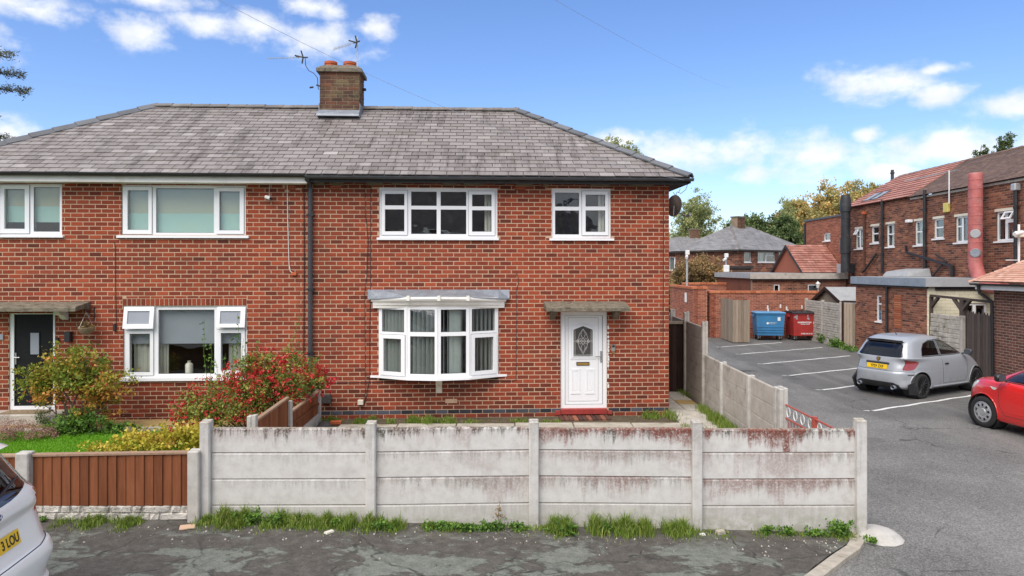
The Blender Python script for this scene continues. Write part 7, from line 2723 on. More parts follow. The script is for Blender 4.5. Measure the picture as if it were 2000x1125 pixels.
# big extract flues
def flue(name, label, px, v, y0, y1, rad, mat, elbow):
 u_ = SPL.u(px, v)
 za, zb = SPL.z(px, y0, v), SPL.z(px, y1, v)
 w_ = SPL.world(u_, v, zb)
 t = thing(name, label, 'flue', tuple(w_), -PI / 2)
 h_ = za - zb
 mb = MB()
 prof = [(rad * .93, h_), (rad, h_ - .02), (rad, h_ * .93)]
 k = 0
 nb = 9
 for k in range(nb):
  z = h_ * (.92 - .92 * k / nb)
  prof += [(rad, z + .02), (rad * 1.035, z + .015), (rad * 1.035, z - .015), (rad, z - .02)]
 prof += [(rad, 0)]
 mb.lathe(prof, 22)
 mb.lathe([(rad * .92, h_ * .9), (rad * .93, h_)], 22)
 if elbow:
  pts = [(.9 * (1 - math.cos(a)), 0, -.9 * math.sin(a)) for a in [PI / 2 * q / 7 for q in range(7)]]
  pts = [(0, 0, .02)] + pts + [(1.3, 0, -.9)]
  mb.tube(pts, rad, 22)
 else:
  mb.lathe([(rad * 1.18, h_ * .80), (rad * 1.18, h_ * .93), (rad * .9, h_ * 1.02)], 22)
  mb.lathe([(rad * 1.15, h_ * .25), (rad * 1.15, h_ * .45)], 22)
 mb.build('duct', M[mat], t, smooth=True)
 return t, h_
t, h_ = flue('extract_flue', 'tall faded red extract flue with round hatches on the brown brick wall', 1905, -.42, 338, 508, .21, 'flue_red', True)
for (z, mt) in ((h_ * .30, 'felt'), (h_ * .08, 'lead')):
 mb = MB()
 mb.lathe([(0, .02), (.13, .02), (.15, 0)], 18, (0, 0, 0), 'y')
 o = mb.build('hatch', M[mt], t)
 o.rotation_euler = (0, 0, R(-124))
 o.location = (.83 * .205, -.56 * .205, z)
t, h_ = flue('extract_flue', 'tall black extract flue with capped top rising beside the flat roof', 1651.5, -.6, 384, 532, .2, 'flue_black', False)

# newer brick end of the shop, with a flat top
ex = thing('shop_extension', 'flat-topped bright red brick end block with one small white window', 'extension', (15.7, 36.6, GR), -PI / 2)
EPL = Plane(15.7, 36.6, -PI / 2)
ze_ = oz(EPL.z(1600, 429))
q = EPL.rect(1609, 455, 1621.6, 470.5)
hq = (q[0], q[1], oz(q[2]), oz(q[3]))
brick_wall(ex, 0, 4.39, 1.8, ze_, [hq], .2345, .0776, .0125, 'brick_new', None, 0, .25, .006, 'mortar_new', name='side_wall', seed=95)
window(ex, hq, [(hq[0] + .06, hq[1] - .06, hq[2] + .06, hq[3] - .06)], [], (hq[0] - .06, hq[1] + .06, hq[2] - .05, hq[2]), .04, .05, True, .5, 'glass_far')
box_local('end_wall', 'brick_new', (0.001, .251, 1.8), (.25, 4.5, ze_), ex, .6)
box_local('parapet_cap', 'gutter', (-.06, -.06, ze_ + .001), (4.39, 4.5, ze_ + .09), ex)
mb = MB()
mb.tube([(.12, -.06, ze_ - .1), (.12, -.06, 2.4)], .05, 8)
mb.build('drain_pipe', M['black'], ex, smooth=True)

# flat-roofed brick block in front, with lean-to of pale red tiles on top
fb = thing('flat_roof_block', 'low flat-roofed brick block with grey fascia behind the orange coped wall', 'outbuilding', (11.25, 31.95, GR))
FPL = Plane(11.25, 31.95, 0)
brick_wall(fb, 0, 4.4, 0, 2.66, [(1.0, 1.28, 2.05, 2.42), (2.6, 3.12, 2.0, 2.42)], .2345, .0776, .0125, 'brick_shop', FPL, 120, .22, .006, 'mortar_shop', name='front_wall', seed=96, tone_fn=lambda q, r: min(1, max(0, r.gauss(.65, .22))))
for hq in ((1.0, 1.28, 2.05, 2.42), (2.6, 3.12, 2.0, 2.42)):
 window(fb, hq, [(hq[0] + .05, hq[1] - .05, hq[2] + .05, hq[3] - .06)], [], None, .03, .05, True, .4, 'glass_far')
box_local('side_wall', 'brick_shop', (.001, .221, 0), (.2, 5.5, 2.66), fb)
box_local('roof_deck', 'felt', (-.15, -.18, 2.70), (4.4, 5.5, 2.94), fb)
box_local('fascia', 'concrete_grey', (-.17, -.2, 2.67), (4.4, -.181, 2.93), fb)
box_local('drip_board', 'gutter_dark', (-.1, -.15, 2.60), (4.4, -.008, 2.665), fb)
u_, z_ = FPL.uz(1598, 556, -.15)
wl2 = thing('wall_lantern', 'white wall lantern under the grey fascia of the flat-roofed block', 'wall lantern', tuple(FPL.world(u_, -.12, z_)))
mb = MB()
mb.lathe([(0, -.17), (.05, -.16), (.10, .03), (.12, .05), (.03, .14), (0, .17)], 8)
mb.build('lantern', M['white_metal'], wl2)
mb = MB()
mb.tube([(0, 0, .12), (0, .05, .2), (0, .115, .12)], .012, 6)
mb.build('arm', M['white_metal'], wl2)
lt = thing('lean_to', 'low gabled block with pale red tiled roof in front of the bright brick end', 'outbuilding', (13.8, 32.3, GR))
zl0, zl1 = 2.945, oz(4.20)
gm = MB()
gm.prism([(0, zl0), (3.7, zl0), (1.85, zl1 - .06)], 'x', 0, .2, .6)
gm.build('gable_wall', M['brick_new'], lt)
roof_face(lt, (-.12, -.15, zl0 - .02), (1.86, -.15, zl0 - .02), (1.86, 1.85, zl1), (-.12, 1.85, zl1), .2, .28, 'tile_red', .03, 120, Plane(13.8, 32.3, 0), 'roof_tile', lap=1.2, seed=97, base='roof', tone_fn=lambda c, r: min(1, max(0, r.gauss(.7, .18))))
roof_face(lt, (1.86, 3.85, zl0 - .02), (-.12, 3.85, zl0 - .02), (-.12, 1.85, zl1), (1.86, 1.85, zl1), .2, .28, 'tile_red', .03, 0, None, 'roof_tile', lap=1.2, seed=98, base='rear_slope')
for (y0, y1) in ((-.17, 1.85), (3.87, 1.85)):
 mb = MB()
 mb.hexa([(-.14, y0, zl0 - .10), (-.115, y0, zl0 - .10), (-.115, y1, zl1 - .09), (-.14, y1, zl1 - .09), (-.14, y0, zl0 + .03), (-.115, y0, zl0 + .03), (-.115, y1, zl1 + .05), (-.14, y1, zl1 + .05)])
 mb.build('barge_board', M['gutter_dark'], lt)
box_local('lead_valley', 'lead', (1.78, -.1, zl0 - .0), (1.89, .3, zl0 + .25), lt)
box_local('upstand', 'white_paint', (.1, -.05, zl0 - .16), (1.88, -.03, zl0 - .03), lt)
# roof kit on the flat roof
ac = thing('roof_unit', 'small louvred grey air unit on the flat roof right of the black flue', 'air unit', (15.05, 31.2, 2.84))
box_local('casing', 'galv', (-.05, 0, 0), (.32, .35, .42), ac, .5, .01)
for k in range(7):
 box_local('louvre', 'seal', (-.03, -.012, .04 + k * .05), (.2, -.001, .065 + k * .05), ac)
box_local('fan_box', 'flue_black', (.4, .0, 0), (.75, .4, .45), ac, .5, .02)
rk = thing('roof_hatch', 'low pale grey sloping hatch on the flat roof against the brown wall', 'roof hatch', (14.7, 25.4, 2.75))
mb = MB()
mb.hexa([(0, 0, 0), (.9, 0, 0), (.9, 1.7, 0), (0, 1.7, 0), (.1, .1, .18), (.9, .1, .30), (.9, 1.6, .30), (.1, 1.6, .18)])
mb.build('hatch_cover', M['felt'], rk)

# ------------------------------------------------------------------ far houses with hipped slate roofs
def far_house(label, x, y, w, d, ez_, rz_, rot, wins_, chim, seed, mat='brick_shop', wallname='wall'):
 t = thing('house', label, 'house', (x, y, GR), rot, 'far slate-roofed houses')
 brick_wall(t, 0, w, 0, ez_, [q[:4] for q in wins_], .2345 * 2, .0776 * 2, .02, mat, None, 0, .25, .01, 'mortar_shop', name='front_wall', seed=seed)
 s_ = brick_wall(t, 0, d, 0, ez_, [], .2345 * 2, .0776 * 2, .02, mat, None, 0, .25, .01, 'mortar_shop', name='side_wall', seed=seed + 1)
 s_.location, s_.rotation_euler = (-.002, d, 0), (0, 0, -PI / 2)
 s_ = brick_wall(t, 0, d, 0, ez_, [], .2345 * 2, .0776 * 2, .02, mat, None, 0, .25, .01, 'mortar_shop', name='side_wall', seed=seed + 2)
 s_.location, s_.rotation_euler = (w + .002, 0.002, 0), (0, 0, PI / 2)
 for q in wins_:
  a, b, c, dd = q[:4]
  n = q[4]
  P_ = [(a + (b - a) * i / n + .06, a + (b - a) * (i + 1) / n - .06, c + .06, dd - .06) for i in range(n)]
  if n >= 2:
   p0 = P_.pop()
   m_ = c + (dd - c) * .68
   P_ += [(p0[0], p0[1], p0[2], m_ - .03), (p0[0], p0[1], m_ + .05, p0[3])]
  wn = window(t, (a, b, c, dd), P_, [], (a - .06, b + .06, c - .07, c), .04, .06, True, .8, 'glass_far')
  curtain(wn, a + .05, a + (b - a) * .42, c, dd, .2, waves=3)
 o_ = .35
 r_ = d / 2 + o_
 e_ = ez_ + .02
 L_, R_ = (-o_ + r_, d / 2, rz_), (w + o_ - r_, d / 2, rz_)
 A_, B_, C_, D_ = (-o_, -o_, e_), (w + o_, -o_, e_), (w + o_, d + o_, e_), (-o_, d + o_, e_)
 f = roof_face(t, A_, B_, R_, L_, .22, .6, 'slate_far', .02, 0, None, 'slate', seed=seed + 3, base='roof')
 roof_face(t, B_, C_, R_, R_, .22, .6, 'slate_far', .02, 0, None, 'slate', seed=seed + 4, base='hip_slope')
 roof_face(t, C_, D_, L_, R_, .22, .6, 'slate_far', .02, 0, None, 'slate', seed=seed + 5, base='rear_slope')
 roof_face(t, D_, A_, L_, L_, .22, .6, 'slate_far', .02, 0, None, 'slate', seed=seed + 6, base='hip_slope')
 up_v = Vector((0, 0, .06))
 for (p, q, n) in ((A_, L_, 10), (B_, R_, 10), (D_, L_, 10), (C_, R_, 10), (L_, R_, 12)):
  cap_tiles(f, Vector(p) + up_v, Vector(q) + up_v, n, 'ridge', 'hip_tile', .3, .1, .03, seed=3)
 mb = MB()
 mb.box(-o_, w + o_, -o_ - .1, -o_, e_ - .12, e_ - .0)
 mb.box(-o_ - .1, -o_ - .002, -o_, d + o_, e_ - .12, e_ - .0)
 mb.build('gutter', M['gutter_dark'], t)
 for (cx, cw) in chim:
  c_ = brick_wall(t, cx - cw / 2, cx + cw / 2, rz_ - .5, rz_ + .85, [], .2345, .0776, .0125, 'brick_stack', None, 0, .7, .008, 'mortar_stack', name='chimney', seed=seed + 9)
  c_.location = (0, d / 2 - .35, 0)
  cp = box_local('chimney_cap', 'concrete_old', (cx - cw / 2 - .06, d / 2 - .42, rz_ + .851), (cx + cw / 2 + .06, d / 2 + .42, rz_ + .96), t)
 return t
# the middle-distance house: one hip corner points towards the camera's right
hx = lambda px, Y: (px - CX) / F * Y
fo_ = (hx(1443, 58), 58.0)
FHP = Plane(*fo_, R(35))
fw = []
for (x0, y0, x1, y1, n) in ((1453.5, 493, 1466.5, 512, 1), (1480, 492.5, 1513, 512, 2), (1521, 492, 1540, 512, 1)):
 q = FHP.rect(x0, y0, x1, y1)
 fw.append((q[0], q[1], q[2] - GR, q[3] - GR, n))
far_house('far brick house with grey hipped slate roof and one central chimney beyond the drive', *fo_, 10.0, 7.0, FHP.z(1443, 488.5) - GR, FHP.z(1443, 487) + 2.35, R(35), fw, [(4.6, 1.1)], 111)
far_house('farthest slate-roofed brick house half hidden behind the first far house on its left', hx(1272, 74), 75.0, 9.0, 7.0, 4.95, 6.75, R(-3),
   [(2.2, 3.3, 3.0, 4.4, 2)], [(5.6, 1.1)], 131)
dg = thing('dark_garage', 'dark brown flat-roofed brick garage in front of the far house', 'garage', (hx(1392, 46), 46.0, GR))
brick_wall(dg, 0, 2.6, 0, 3.15, [], .2345, .0776, .0125, 'brick_dark', None, 0, 3.0, .006, 'mortar_shop', name='wall', seed=141)
box_local('roof_edge', 'gutter_dark', (-.1, -.12, 3.152), (2.7, 3.1, 3.33), dg)
o = box_local('sign_board', 'sign_yellow', (-.25, -.02, 0), (.25, 0, .35), None)
o.location = at_depth(1406, 548, 45.5)
tag(o, 'small plain yellow sign beside the brown bush', 'sign')

# camera poles
def cctv_pole(px, ytop, Y, label, two):
 x = (px - CX) / F * Y
 zt = H - (ytop - CY) / F * Y
 t = thing('camera_pole', label, 'camera pole', (x, Y, GR), 0, 'camera poles over the walls')
 mb = MB()
 mb.tube([(0, 0, 0), (0, 0, zt - GR)], .05, 8)
 mb.build('pole', M['galv'], t, smooth=True)
 mb = MB()
 mb.bbox(-.08, .10, -.12, .08, zt - GR - .22, zt - GR, .02)
 mb.build('head_box', M['white_metal'], t)
 mb = MB()
 mb.tube([(-.04, -.1, zt - GR - .28), (-.22 if two else -.10, -.3, zt - GR - .36)], .07, 9)
 mb.build('camera_body', M['white_metal'], t, smooth=True)
 if two:
  mb = MB()
  mb.bbox(-.15, .15, -.14, .02, zt - GR - 1.0, zt - GR - .62, .03)
  mb.build('control_box', M['white_metal'], t)
cctv_pole(1342, 489, 33.0, 'slim grey camera pole nearest the house, at the alley entrance', False)
cctv_pole(1418, 495, 36.6, 'slim grey pole with white camera and control box above the orange copings', True)
cw_ = thing('security_camera', 'white bullet camera on a white pole at the right edge above the clay roof', 'security camera', tuple(at_depth(1992, 455, 18.9)))
mb = MB()
mb.tube([(.06, 0, .02), (-.20, -.06, -.035)], .055, 10)
mb.build('camera_body', M['white_metal'], cw_, smooth=True)
mb = MB()
mb.bbox(-.02, .14, -.03, .2, -.12, .06, .02)
mb.build('bracket', M['cream_paint'], cw_)
mb = MB()
mb.tube([(.12, .2, -1.0), (.12, .2, .25)], .03, 8)
mb.tube([(-.25, .2, -.75), (.12, .2, -.75)], .012, 6)
mb.build('pole', M['white_metal'], cw_)

# satellite dish on the right flank, aerials at the chimney
dp = at_depth(1322, 403, 15.0)
sdish = thing('satellite_dish', 'rusty brown satellite dish on the right corner of the house', 'satellite dish', tuple(dp))
mb = MB()
Rd = .225
n = 22
prof = [(Rd * k / 6, .09 * (k / 6) ** 2) for k in range(7)] + [(Rd * 1.03, .093), (Rd, .075), (Rd * .5, .015), (0, -.012)]
mb.lathe(prof, n, (0, 0, 0), 'y')
d_ = mb.build('dish', M['rust_dish'], sdish, smooth=True)
d_.rotation_euler = (R(12), 0, R(28))
d_.scale = (.92, 1, 1.05)
mb = MB()
mb.tube([(.03, .06, -.12), (.17, -.22, -.24), (.19, -.25, -.22)], .012, 6)
mb.tube([(.16, -.2, -.235), (.22, -.28, -.20)], .028, 8)
mb.build('feed_arm', M['steel'], sdish)
mb = MB()
mb.tube([(-.02, .05, .0), (-.1, .14, -.05), (-.24, .16, -.05)], .022, 7)
mb.tube([(-.10, -.13, .0), (-.11, -.13, -.22)], .014, 6)
mb.build('bracket', M['steel'], sdish)
mb = MB()
tw_ = [((-.02, .1, .2), (.03, .1, .33)), ((.03, .1, .33), (.10, .1, .30)), ((.0, .1, .25), (-.06, .1, .32)), ((.06, .1, .31), (.10, .1, .40)), ((.10, .1, .28), (.22, .1, .38)), ((.22, .1, .38), (.27, .1, .52))]
for a, b in tw_:
 mb.tube([a, b], .006, 4)
mb.build('dead_twigs', M['bark'], sdish)

def aerial(name, label, base, mast_top, boom_a, boom_b, refl, n_el, el, mast_base=None, cab=None):
 B = Vector(base)
 t = thing(name, label, 'aerial', tuple(B))
 mb = MB()
 if mast_base is not None:
  mb.tube([Vector(mast_base) - B, Vector(mast_top) - B], .018, 7)
  mb.build('mast', M['steel'], t)
 mb = MB()
 a, b = Vector(boom_a) - B, Vector(boom_b) - B
 mb.tube([a, b], .008, 5)
 d = (b - a)
 s_ = Vector((d.y, -d.x, 0)).normalized()
 if s_.length < .1: s_ = Vector((0, 1, 0))
 s_ = Vector((0, .35, .94)) if abs(d.normalized().x) > .2 else s_
 for k in range(n_el):
  p = a + d * (.25 + .75 * k / (n_el - 1))
  mb.tube([p - s_ * el, p + s_ * el], .0055, 4)
 mb.build('boom', M['steel'], t)
 mb = MB()
 for (p, q) in refl:
  mb.tube([Vector(p) - B, Vector(q) - B], .017, 6)
 mb.build('reflector', M['flue_black'], t)
 return t
Yc = 16.1
A2 = lambda px, py, dy=0: at_depth(px, py, Yc + dy)
aerial('television_aerial', 'television aerial on a tall mast at the right side of the chimney', A2(698, 215, .1), A2(698, 72, .1), A2(694, 83), A2(652, 96, -.1), [(A2(694, 70), A2(697, 82)), (A2(697, 82), A2(694, 94)), (A2(696, 83), A2(681, 79)), (A2(690, 84), A2(703, 80))], 12, .05, A2(698, 205, .1))
t = aerial('television_aerial', 'television aerial hanging off the left side of the chimney on a bent cable', A2(596, 112), None, A2(588, 112), A2(524, 114, -.2), [(A2(588, 99), A2(592, 112)), (A2(592, 112), A2(590, 124)), (A2(592, 112), A2(576, 108)), (A2(576, 108), A2(584, 113)), (A2(592, 112), A2(601, 112))], 10, .03)
mb = MB()
B = A2(596, 112)
mb.tube([p - B for p in (A2(596, 113), A2(597, 128), A2(603, 138), A2(613, 143), A2(620, 152), A2(621, 168), A2(622, 175))], .009, 6)
mb.tube([p - B for p in (A2(605, 171), A2(612, 170))], .022, 6)
mb.tube([p - B for p in (A2(618, 166), A2(625, 168))], .02, 6)
mb.build('lead_in', M['cable_mat'], t)
o = sheet_box(None, 'aerial_bracket', 'flue_black', -.03, .05, -.03, .03, -.03, .03, bev=.008)
o.location = at_depth(711, 175, 16.6)
tag(o, 'little black bracket on the right side of the chimney', 'bracket')

# overhead wires
def span(name, label, a, b, sag, n=14, r_=.007, mat='wire_far'):
 pts = []
 for i in range(n + 1):
  k = i / n
  p = Vector(a).lerp(Vector(b), k)
  p.z -= sag * 4 * k * (1 - k)
  pts.append(p)
 cable(name, label, pts, r_, mat, 'wire', 'overhead wires')
span('overhead_wire', 'overhead telephone wire dropping from upper left to the right eaves of the house', at_depth(405, -12, 9.0), at_depth(1338, 352, 13.7), .35, r_=.0028)
span('overhead_wire', 'faint overhead wire crossing the blue sky right of centre', at_depth(1050, -20, 14), at_depth(1425, 172, 40), .2, r_=.0035)

# ------------------------------------------------------------------ trees
def crown_at(px0, px1, y0, y1, Y):
 """pixel box -> centre and half sizes at a depth"""
 c = at_depth((px0 + px1) / 2, (y0 + y1) / 2, Y)
 return c, (px1 - px0) / 2 / F * Y, (y1 - y0) / 2 / F * Y
def tree_px(name, label, boxes, Y, mat, leaf, n_cl, per, seed, **kw):
 c0, r0, h0 = crown_at(*boxes[0], Y)
 base = Vector((c0.x, Y, GR))
 cr = []
 for (a, b, c, d) in boxes:
  c_, rx, rz = crown_at(a, b, c, d, Y)
  cr.append((c_.x - base.x, random.Random(seed + a).uniform(-.3, .3) * rx, c_.z - base.z, rx, rx * .9, rz))
 low = min(q[2] - q[5] for q in cr)
 return tree(name, label, 'tree', tuple(base), max(1.0, low + .8), max(.1, rx * .06), cr, mat, leaf, n_cl, per, seed, group='background trees', **kw)
tree_px('birch_tree', 'pale green drooping birch just right of the house behind the far roofs', [(1296, 1385, 405, 540), (1340, 1414, 440, 540), (1320, 1402, 380, 460), (1286, 1345, 450, 570)], 88, 'leaf_birch', .3, 700, 50, 201, bark='bark_pale', aspect=.45, spread=.17, shell=.4)
tree_px('tall_tree', 'tree top showing above the right-hand hip of the roof', [(1172, 1236, 262, 350), (1205, 1258, 276, 360), (1232, 1266, 286, 370)], 46, 'leaf_birch', .17, 170, 30, 203, aspect=.5, spread=.17, shell=.5)
tree_px('round_tree', 'dark green tree behind the central chimney of the far house', [(1415, 1466, 428, 490), (1440, 1505, 420, 495), (1490, 1550, 424, 500), (1540, 1585, 430, 510)], 95, 'leaf_dark', .34, 560, 50, 205, aspect=.6, spread=.2)
tree_px('autumn_tree', 'large yellowing autumn tree left of the shop roof', [(1522, 1600, 380, 490), (1580, 1668, 362, 480), (1540, 1650, 400, 520)], 88, 'leaf_autumn', .33, 800, 52, 207, aspect=.6, shell=.5, spread=.19)
tree_px('autumn_tree', 'smaller autumn tree against the tiled end of the shop roof', [(1630, 1705, 362, 470), (1680, 1734, 350, 450)], 92, 'leaf_autumn', .33, 420, 50, 209, aspect=.6, shell=.5, spread=.19)
tree_px('dark_tree', 'dark green tree below the autumn trees beside the bright brick end block', [(1500, 1562, 425, 520), (1550, 1604, 448, 530)], 80, 'leaf_dark', .32, 420, 48, 211, aspect=.6, spread=.2)
tree_px('bare_topped_tree', 'thin grey-green tree standing left in front of the autumn trees', [(1510, 1554, 386, 455)], 84, 'leaf_birch', .2, 90, 24, 213, aspect=.5, shell=.3, spread=.2)
tree_px('slender_tree', 'slender tree top above the shop ridge, the taller of two', [(1946, 1966, 262, 320), (1956, 1980, 252, 310)], 48, 'leaf_dark', .14, 80, 26, 215, aspect=.5, shell=.4, spread=.2)
tree_px('slender_tree', 'small wispy tree top above the shop ridge, left of the taller one', [(1894, 1918, 284, 330), (1910, 1934, 274, 330)], 50, 'leaf_dark', .14, 60, 20, 217, aspect=.5, shell=.4, spread=.2)
bb = thing('brown_bush', 'big brown and russet bush behind the end wall at the alley', 'bush', (hx(1365, 39), 39.0, GR))
mb = MB()
limbs(mb, (0, 0, 0), [(-1.0, 0, 2.2), (.8, .2, 2.6), (0, -.3, 3.2), (1.2, 0, 2.0), (-.5, .3, 3.0)], .08, 5)
mb.build('stems', M['bark'], bb)
foliage(bb, 'leaves', join_np([leaves(190, 44, (-.1, 0, 3.0), (1.35, 1.0, .95), .11, 221, .2, .45, aspect=.6), leaves(80, 36, (.85, -.2, 2.6), (.85, .8, .8), .13, 222, .24, .5, aspect=.6), leaves(60, 32, (-1.0, .0, 2.4), (.65, .7, .75), .13, 224, .24, .5, aspect=.6)]), 'leaf_brown')
foliage(bb, 'inner_leaves', leaves(60, 34, (0, .1, 2.1), (1.3, .7, .6), .14, 223, .25, .5, aspect=.6), 'leaf_dark')
hd_ = thing('hedge', 'dark green hedge glimpsed between the house corner and the brown bush', 'hedge', (hx(1312, 45), 45.0, GR))
foliage(hd_, 'leaves', leaves(120, 36, (0, 0, 1.0), (.9, .8, 1.25), .12, 231, .22, .6, aspect=.6), 'leaf_green')
o = foliage(None, 'corner_weeds', leaves(30, 30, tuple(on_ground(1318, 600) + Vector((0, 0, .2))), (.5, .4, .28), .09, 233, .3, .5, aspect=.6), 'leaf_green')
tag(o, 'green weeds by the alley entrance just beyond the side gate', 'weeds')
sw = join_np([leaves(34, 26, (13.0, 27.4, .05), (.3, .55, .22), .07, 241, .25, .5, aspect=.6), leaves(30, 24, (12.95, 26.3, -.04), (.35, .9, .10), .06, 242, .25, .5, aspect=.6), leaves(14, 24, (13.05, 28.8, .12), (.15, .4, .25), .07, 243, .25, .5, aspect=.6)])
o = foliage(None, 'shed_weeds', sw, 'leaf_green')
tag(o, 'weeds at the foot of the grey panel fence by the shed', 'weeds')

# conifer at the left edge: drooping boughs of needle sprays
cf_ = thing('conifer_tree', 'dark conifer whose bough tips poke in at the left edge', 'tree', (-20.4, 25.0, 0))
mb = MB()
mb.tube([(0, 0, 0), (0, 0, 7), (0, 0, 13)], .22, 9, r1=.05)
mb.build('trunk', M['bark'], cf_)
r = random.Random(19)
lv = []
mb = MB()
for k in range(44):
 z = 3.2 + 9.2 * k / 44
 L_ = (2.75 if 9.0 < z < 10.7 else 2.95 if 7.5 < z < 8.2 else 1.45) * r.uniform(.8, 1.08)
 a = r.uniform(0, 2 * PI)
 if k % 3 == 0: a = r.uniform(-.5, .5)
 if k % 3 == 1: a = r.uniform(-1.2, -.2)
 d = Vector((math.cos(a), math.sin(a), 0))
 pts = [Vector((0, 0, z)) + d * L_ * q / 5 + Vector((0, 0, .25 * math.sin(q / 5 * 2.6) - .10 * (q / 5) ** 2)) for q in range(6)]
 mb.tube(pts, .03, 5, r1=.008)
 for q in range(2, 26):
  p = pts[0].lerp(pts[5], q / 25) + Vector((0, 0, .2 * math.sin(q / 25 * 2.6)))
  lv.append(leaves(3, 14, tuple(p), (.17, .17, .11), .13, 3000 + k * 30 + q, .9, .5, flat=.3, aspect=.22))
mb.build('boughs', M['bark'], cf_)
foliage(cf_, 'needles', join_np(lv), 'leaf_conifer')

# ------------------------------------------------------------------ across the road: seen only as reflections in the windows
oh_ = thing('opposite_house', 'brick house with dark slate roof across the road, mirrored in the upper windows', 'house', (-1.5, -9.0, 0), PI)
w__ = brick_wall(oh_, -9, 9, 0, 4.8, [], .47, .155, .02, 'brick_dark', None, 0, .3, .01, 'mortar_shop', name='front_wall', seed=301)
roof_face(oh_, (-9.4, -.4, 4.85), (9.4, -.4, 4.85), (5.8, 3.4, 7.85), (-5.8, 3.4, 7.85), .2, .6, 'slate', .01, 0, None, 'slate', seed=302, base='roof')
for sgn in (-1, 1):
 roof_face(oh_, (sgn * 9.4, -.4 if sgn > 0 else 7.2, 4.85), (sgn * 9.4, 7.2 if sgn > 0 else -.4, 4.85), (sgn * 5.8, 3.4, 7.85), (sgn * 5.8, 3.4, 7.85), .2, .6, 'slate', .01, 0, None, 'slate', seed=303, base='hip_slope')
for x in (-4.5, 0, 4.5):
 window(oh_, (x - .8, x + .8, 3.1, 4.3), [(x - .7, x - .05, 3.2, 4.2), (x + .05, x + .7, 3.2, 4.2)], [], None, -.02, .02, False)
sl_ = thing('street_lamp', 'street lamp across the road, mirrored in the small upper right window', 'street lamp', (5.0, -5.5, 0))
mb = MB()
mb.tube([(0, 0, 0), (0, 0, 6.3)], .07, 8, r1=.05)
mb.build('column', M['galv'], sl_)
mb = MB()
mb.bbox(-.08, .5, -.1, .1, 6.3, 6.42, .03)
mb.build('lantern', M['galv'], sl_)


# ------------------------------------------------------------------ cars
def catmull(P, k):
 """P: (m, n, 3) control rows -> rows interpolated k times between each pair"""
 out = []
 m = len(P)
 for i in range(m - 1):
  p0, p1, p2, p3 = P[max(0, i - 1)], P[i], P[i + 1], P[min(m - 1, i + 2)]
  for j in range(k):
   t = j / k
   # tension 0.5, tangents limited so that sharp steps stay tidy
   m1, m2 = (p2 - p0) * .5, (p3 - p1) * .5
   h = p2 - p1
   for mm in (m1, m2):
    lim = 1.6 * np.abs(h) + .004
    np.clip(mm, -lim, lim, out=mm)
   out.append((2 * t**3 - 3 * t**2 + 1) * p1 + (t**3 - 2 * t**2 + t) * m1 + (-2 * t**3 + 3 * t**2) * p2 + (t**3 - t**2) * m2)
 out.append(P[-1])
 return np.array(out)


def plan_curve(xr, xf, w, nr, nf, xm, nu):
 ph = np.linspace(0, PI, 3000)
 c, s = -np.cos(ph), np.sin(ph)
 n = np.where(c < 0, nr, nf)
 x = xm + np.where(c < 0, xm - xr, xf - xm) * np.sign(c) * np.abs(c) ** (2 / n)
 y = w * np.abs(s) ** (2 / n)
 y[0] = y[-1] = 0
 L = np.concatenate([[0], np.cumsum(np.hypot(np.diff(x), np.diff(y)))])
 t = np.linspace(0, L[-1], nu)
 return np.interp(t, L, x), np.interp(t, L, y)


def inside(poly, a, b):
 r_ = np.zeros(len(a), bool)
 n = len(poly)
 for i in range(n):
  (x1, y1), (x2, y2) = poly[i], poly[(i + 1) % n]
  if y1 == y2: continue
  c = ((y1 > b) != (y2 > b)) & (a < (x2 - x1) * (b - y1) / (y2 - y1) + x1)
  r_ ^= c
 return r_


def smooth_poly(pts, k=5):
 """closed polygon with rounded run (Catmull-Rom)"""
 out = []
 n = len(pts)
 for i in range(n):
  p0, p1, p2, p3 = [np.array(pts[(i + j - 1) % n], float) for j in range(4)]
  for j in range(k):
   t = j / k
   out.append(tuple(0.5 * ((2 * p1) + (-p0 + p2) * t + (2 * p0 - 5 * p1 + 4 * p2 - p3) * t * t + (-p0 + 3 * p1 - 3 * p2 + p3) * t**3)))
 return out


def circle(cx, cz, r_, n=36):
 return [(cx + r_ * math.cos(2 * PI * i / n), cz + r_ * math.sin(2 * PI * i / n)) for i in range(n)]


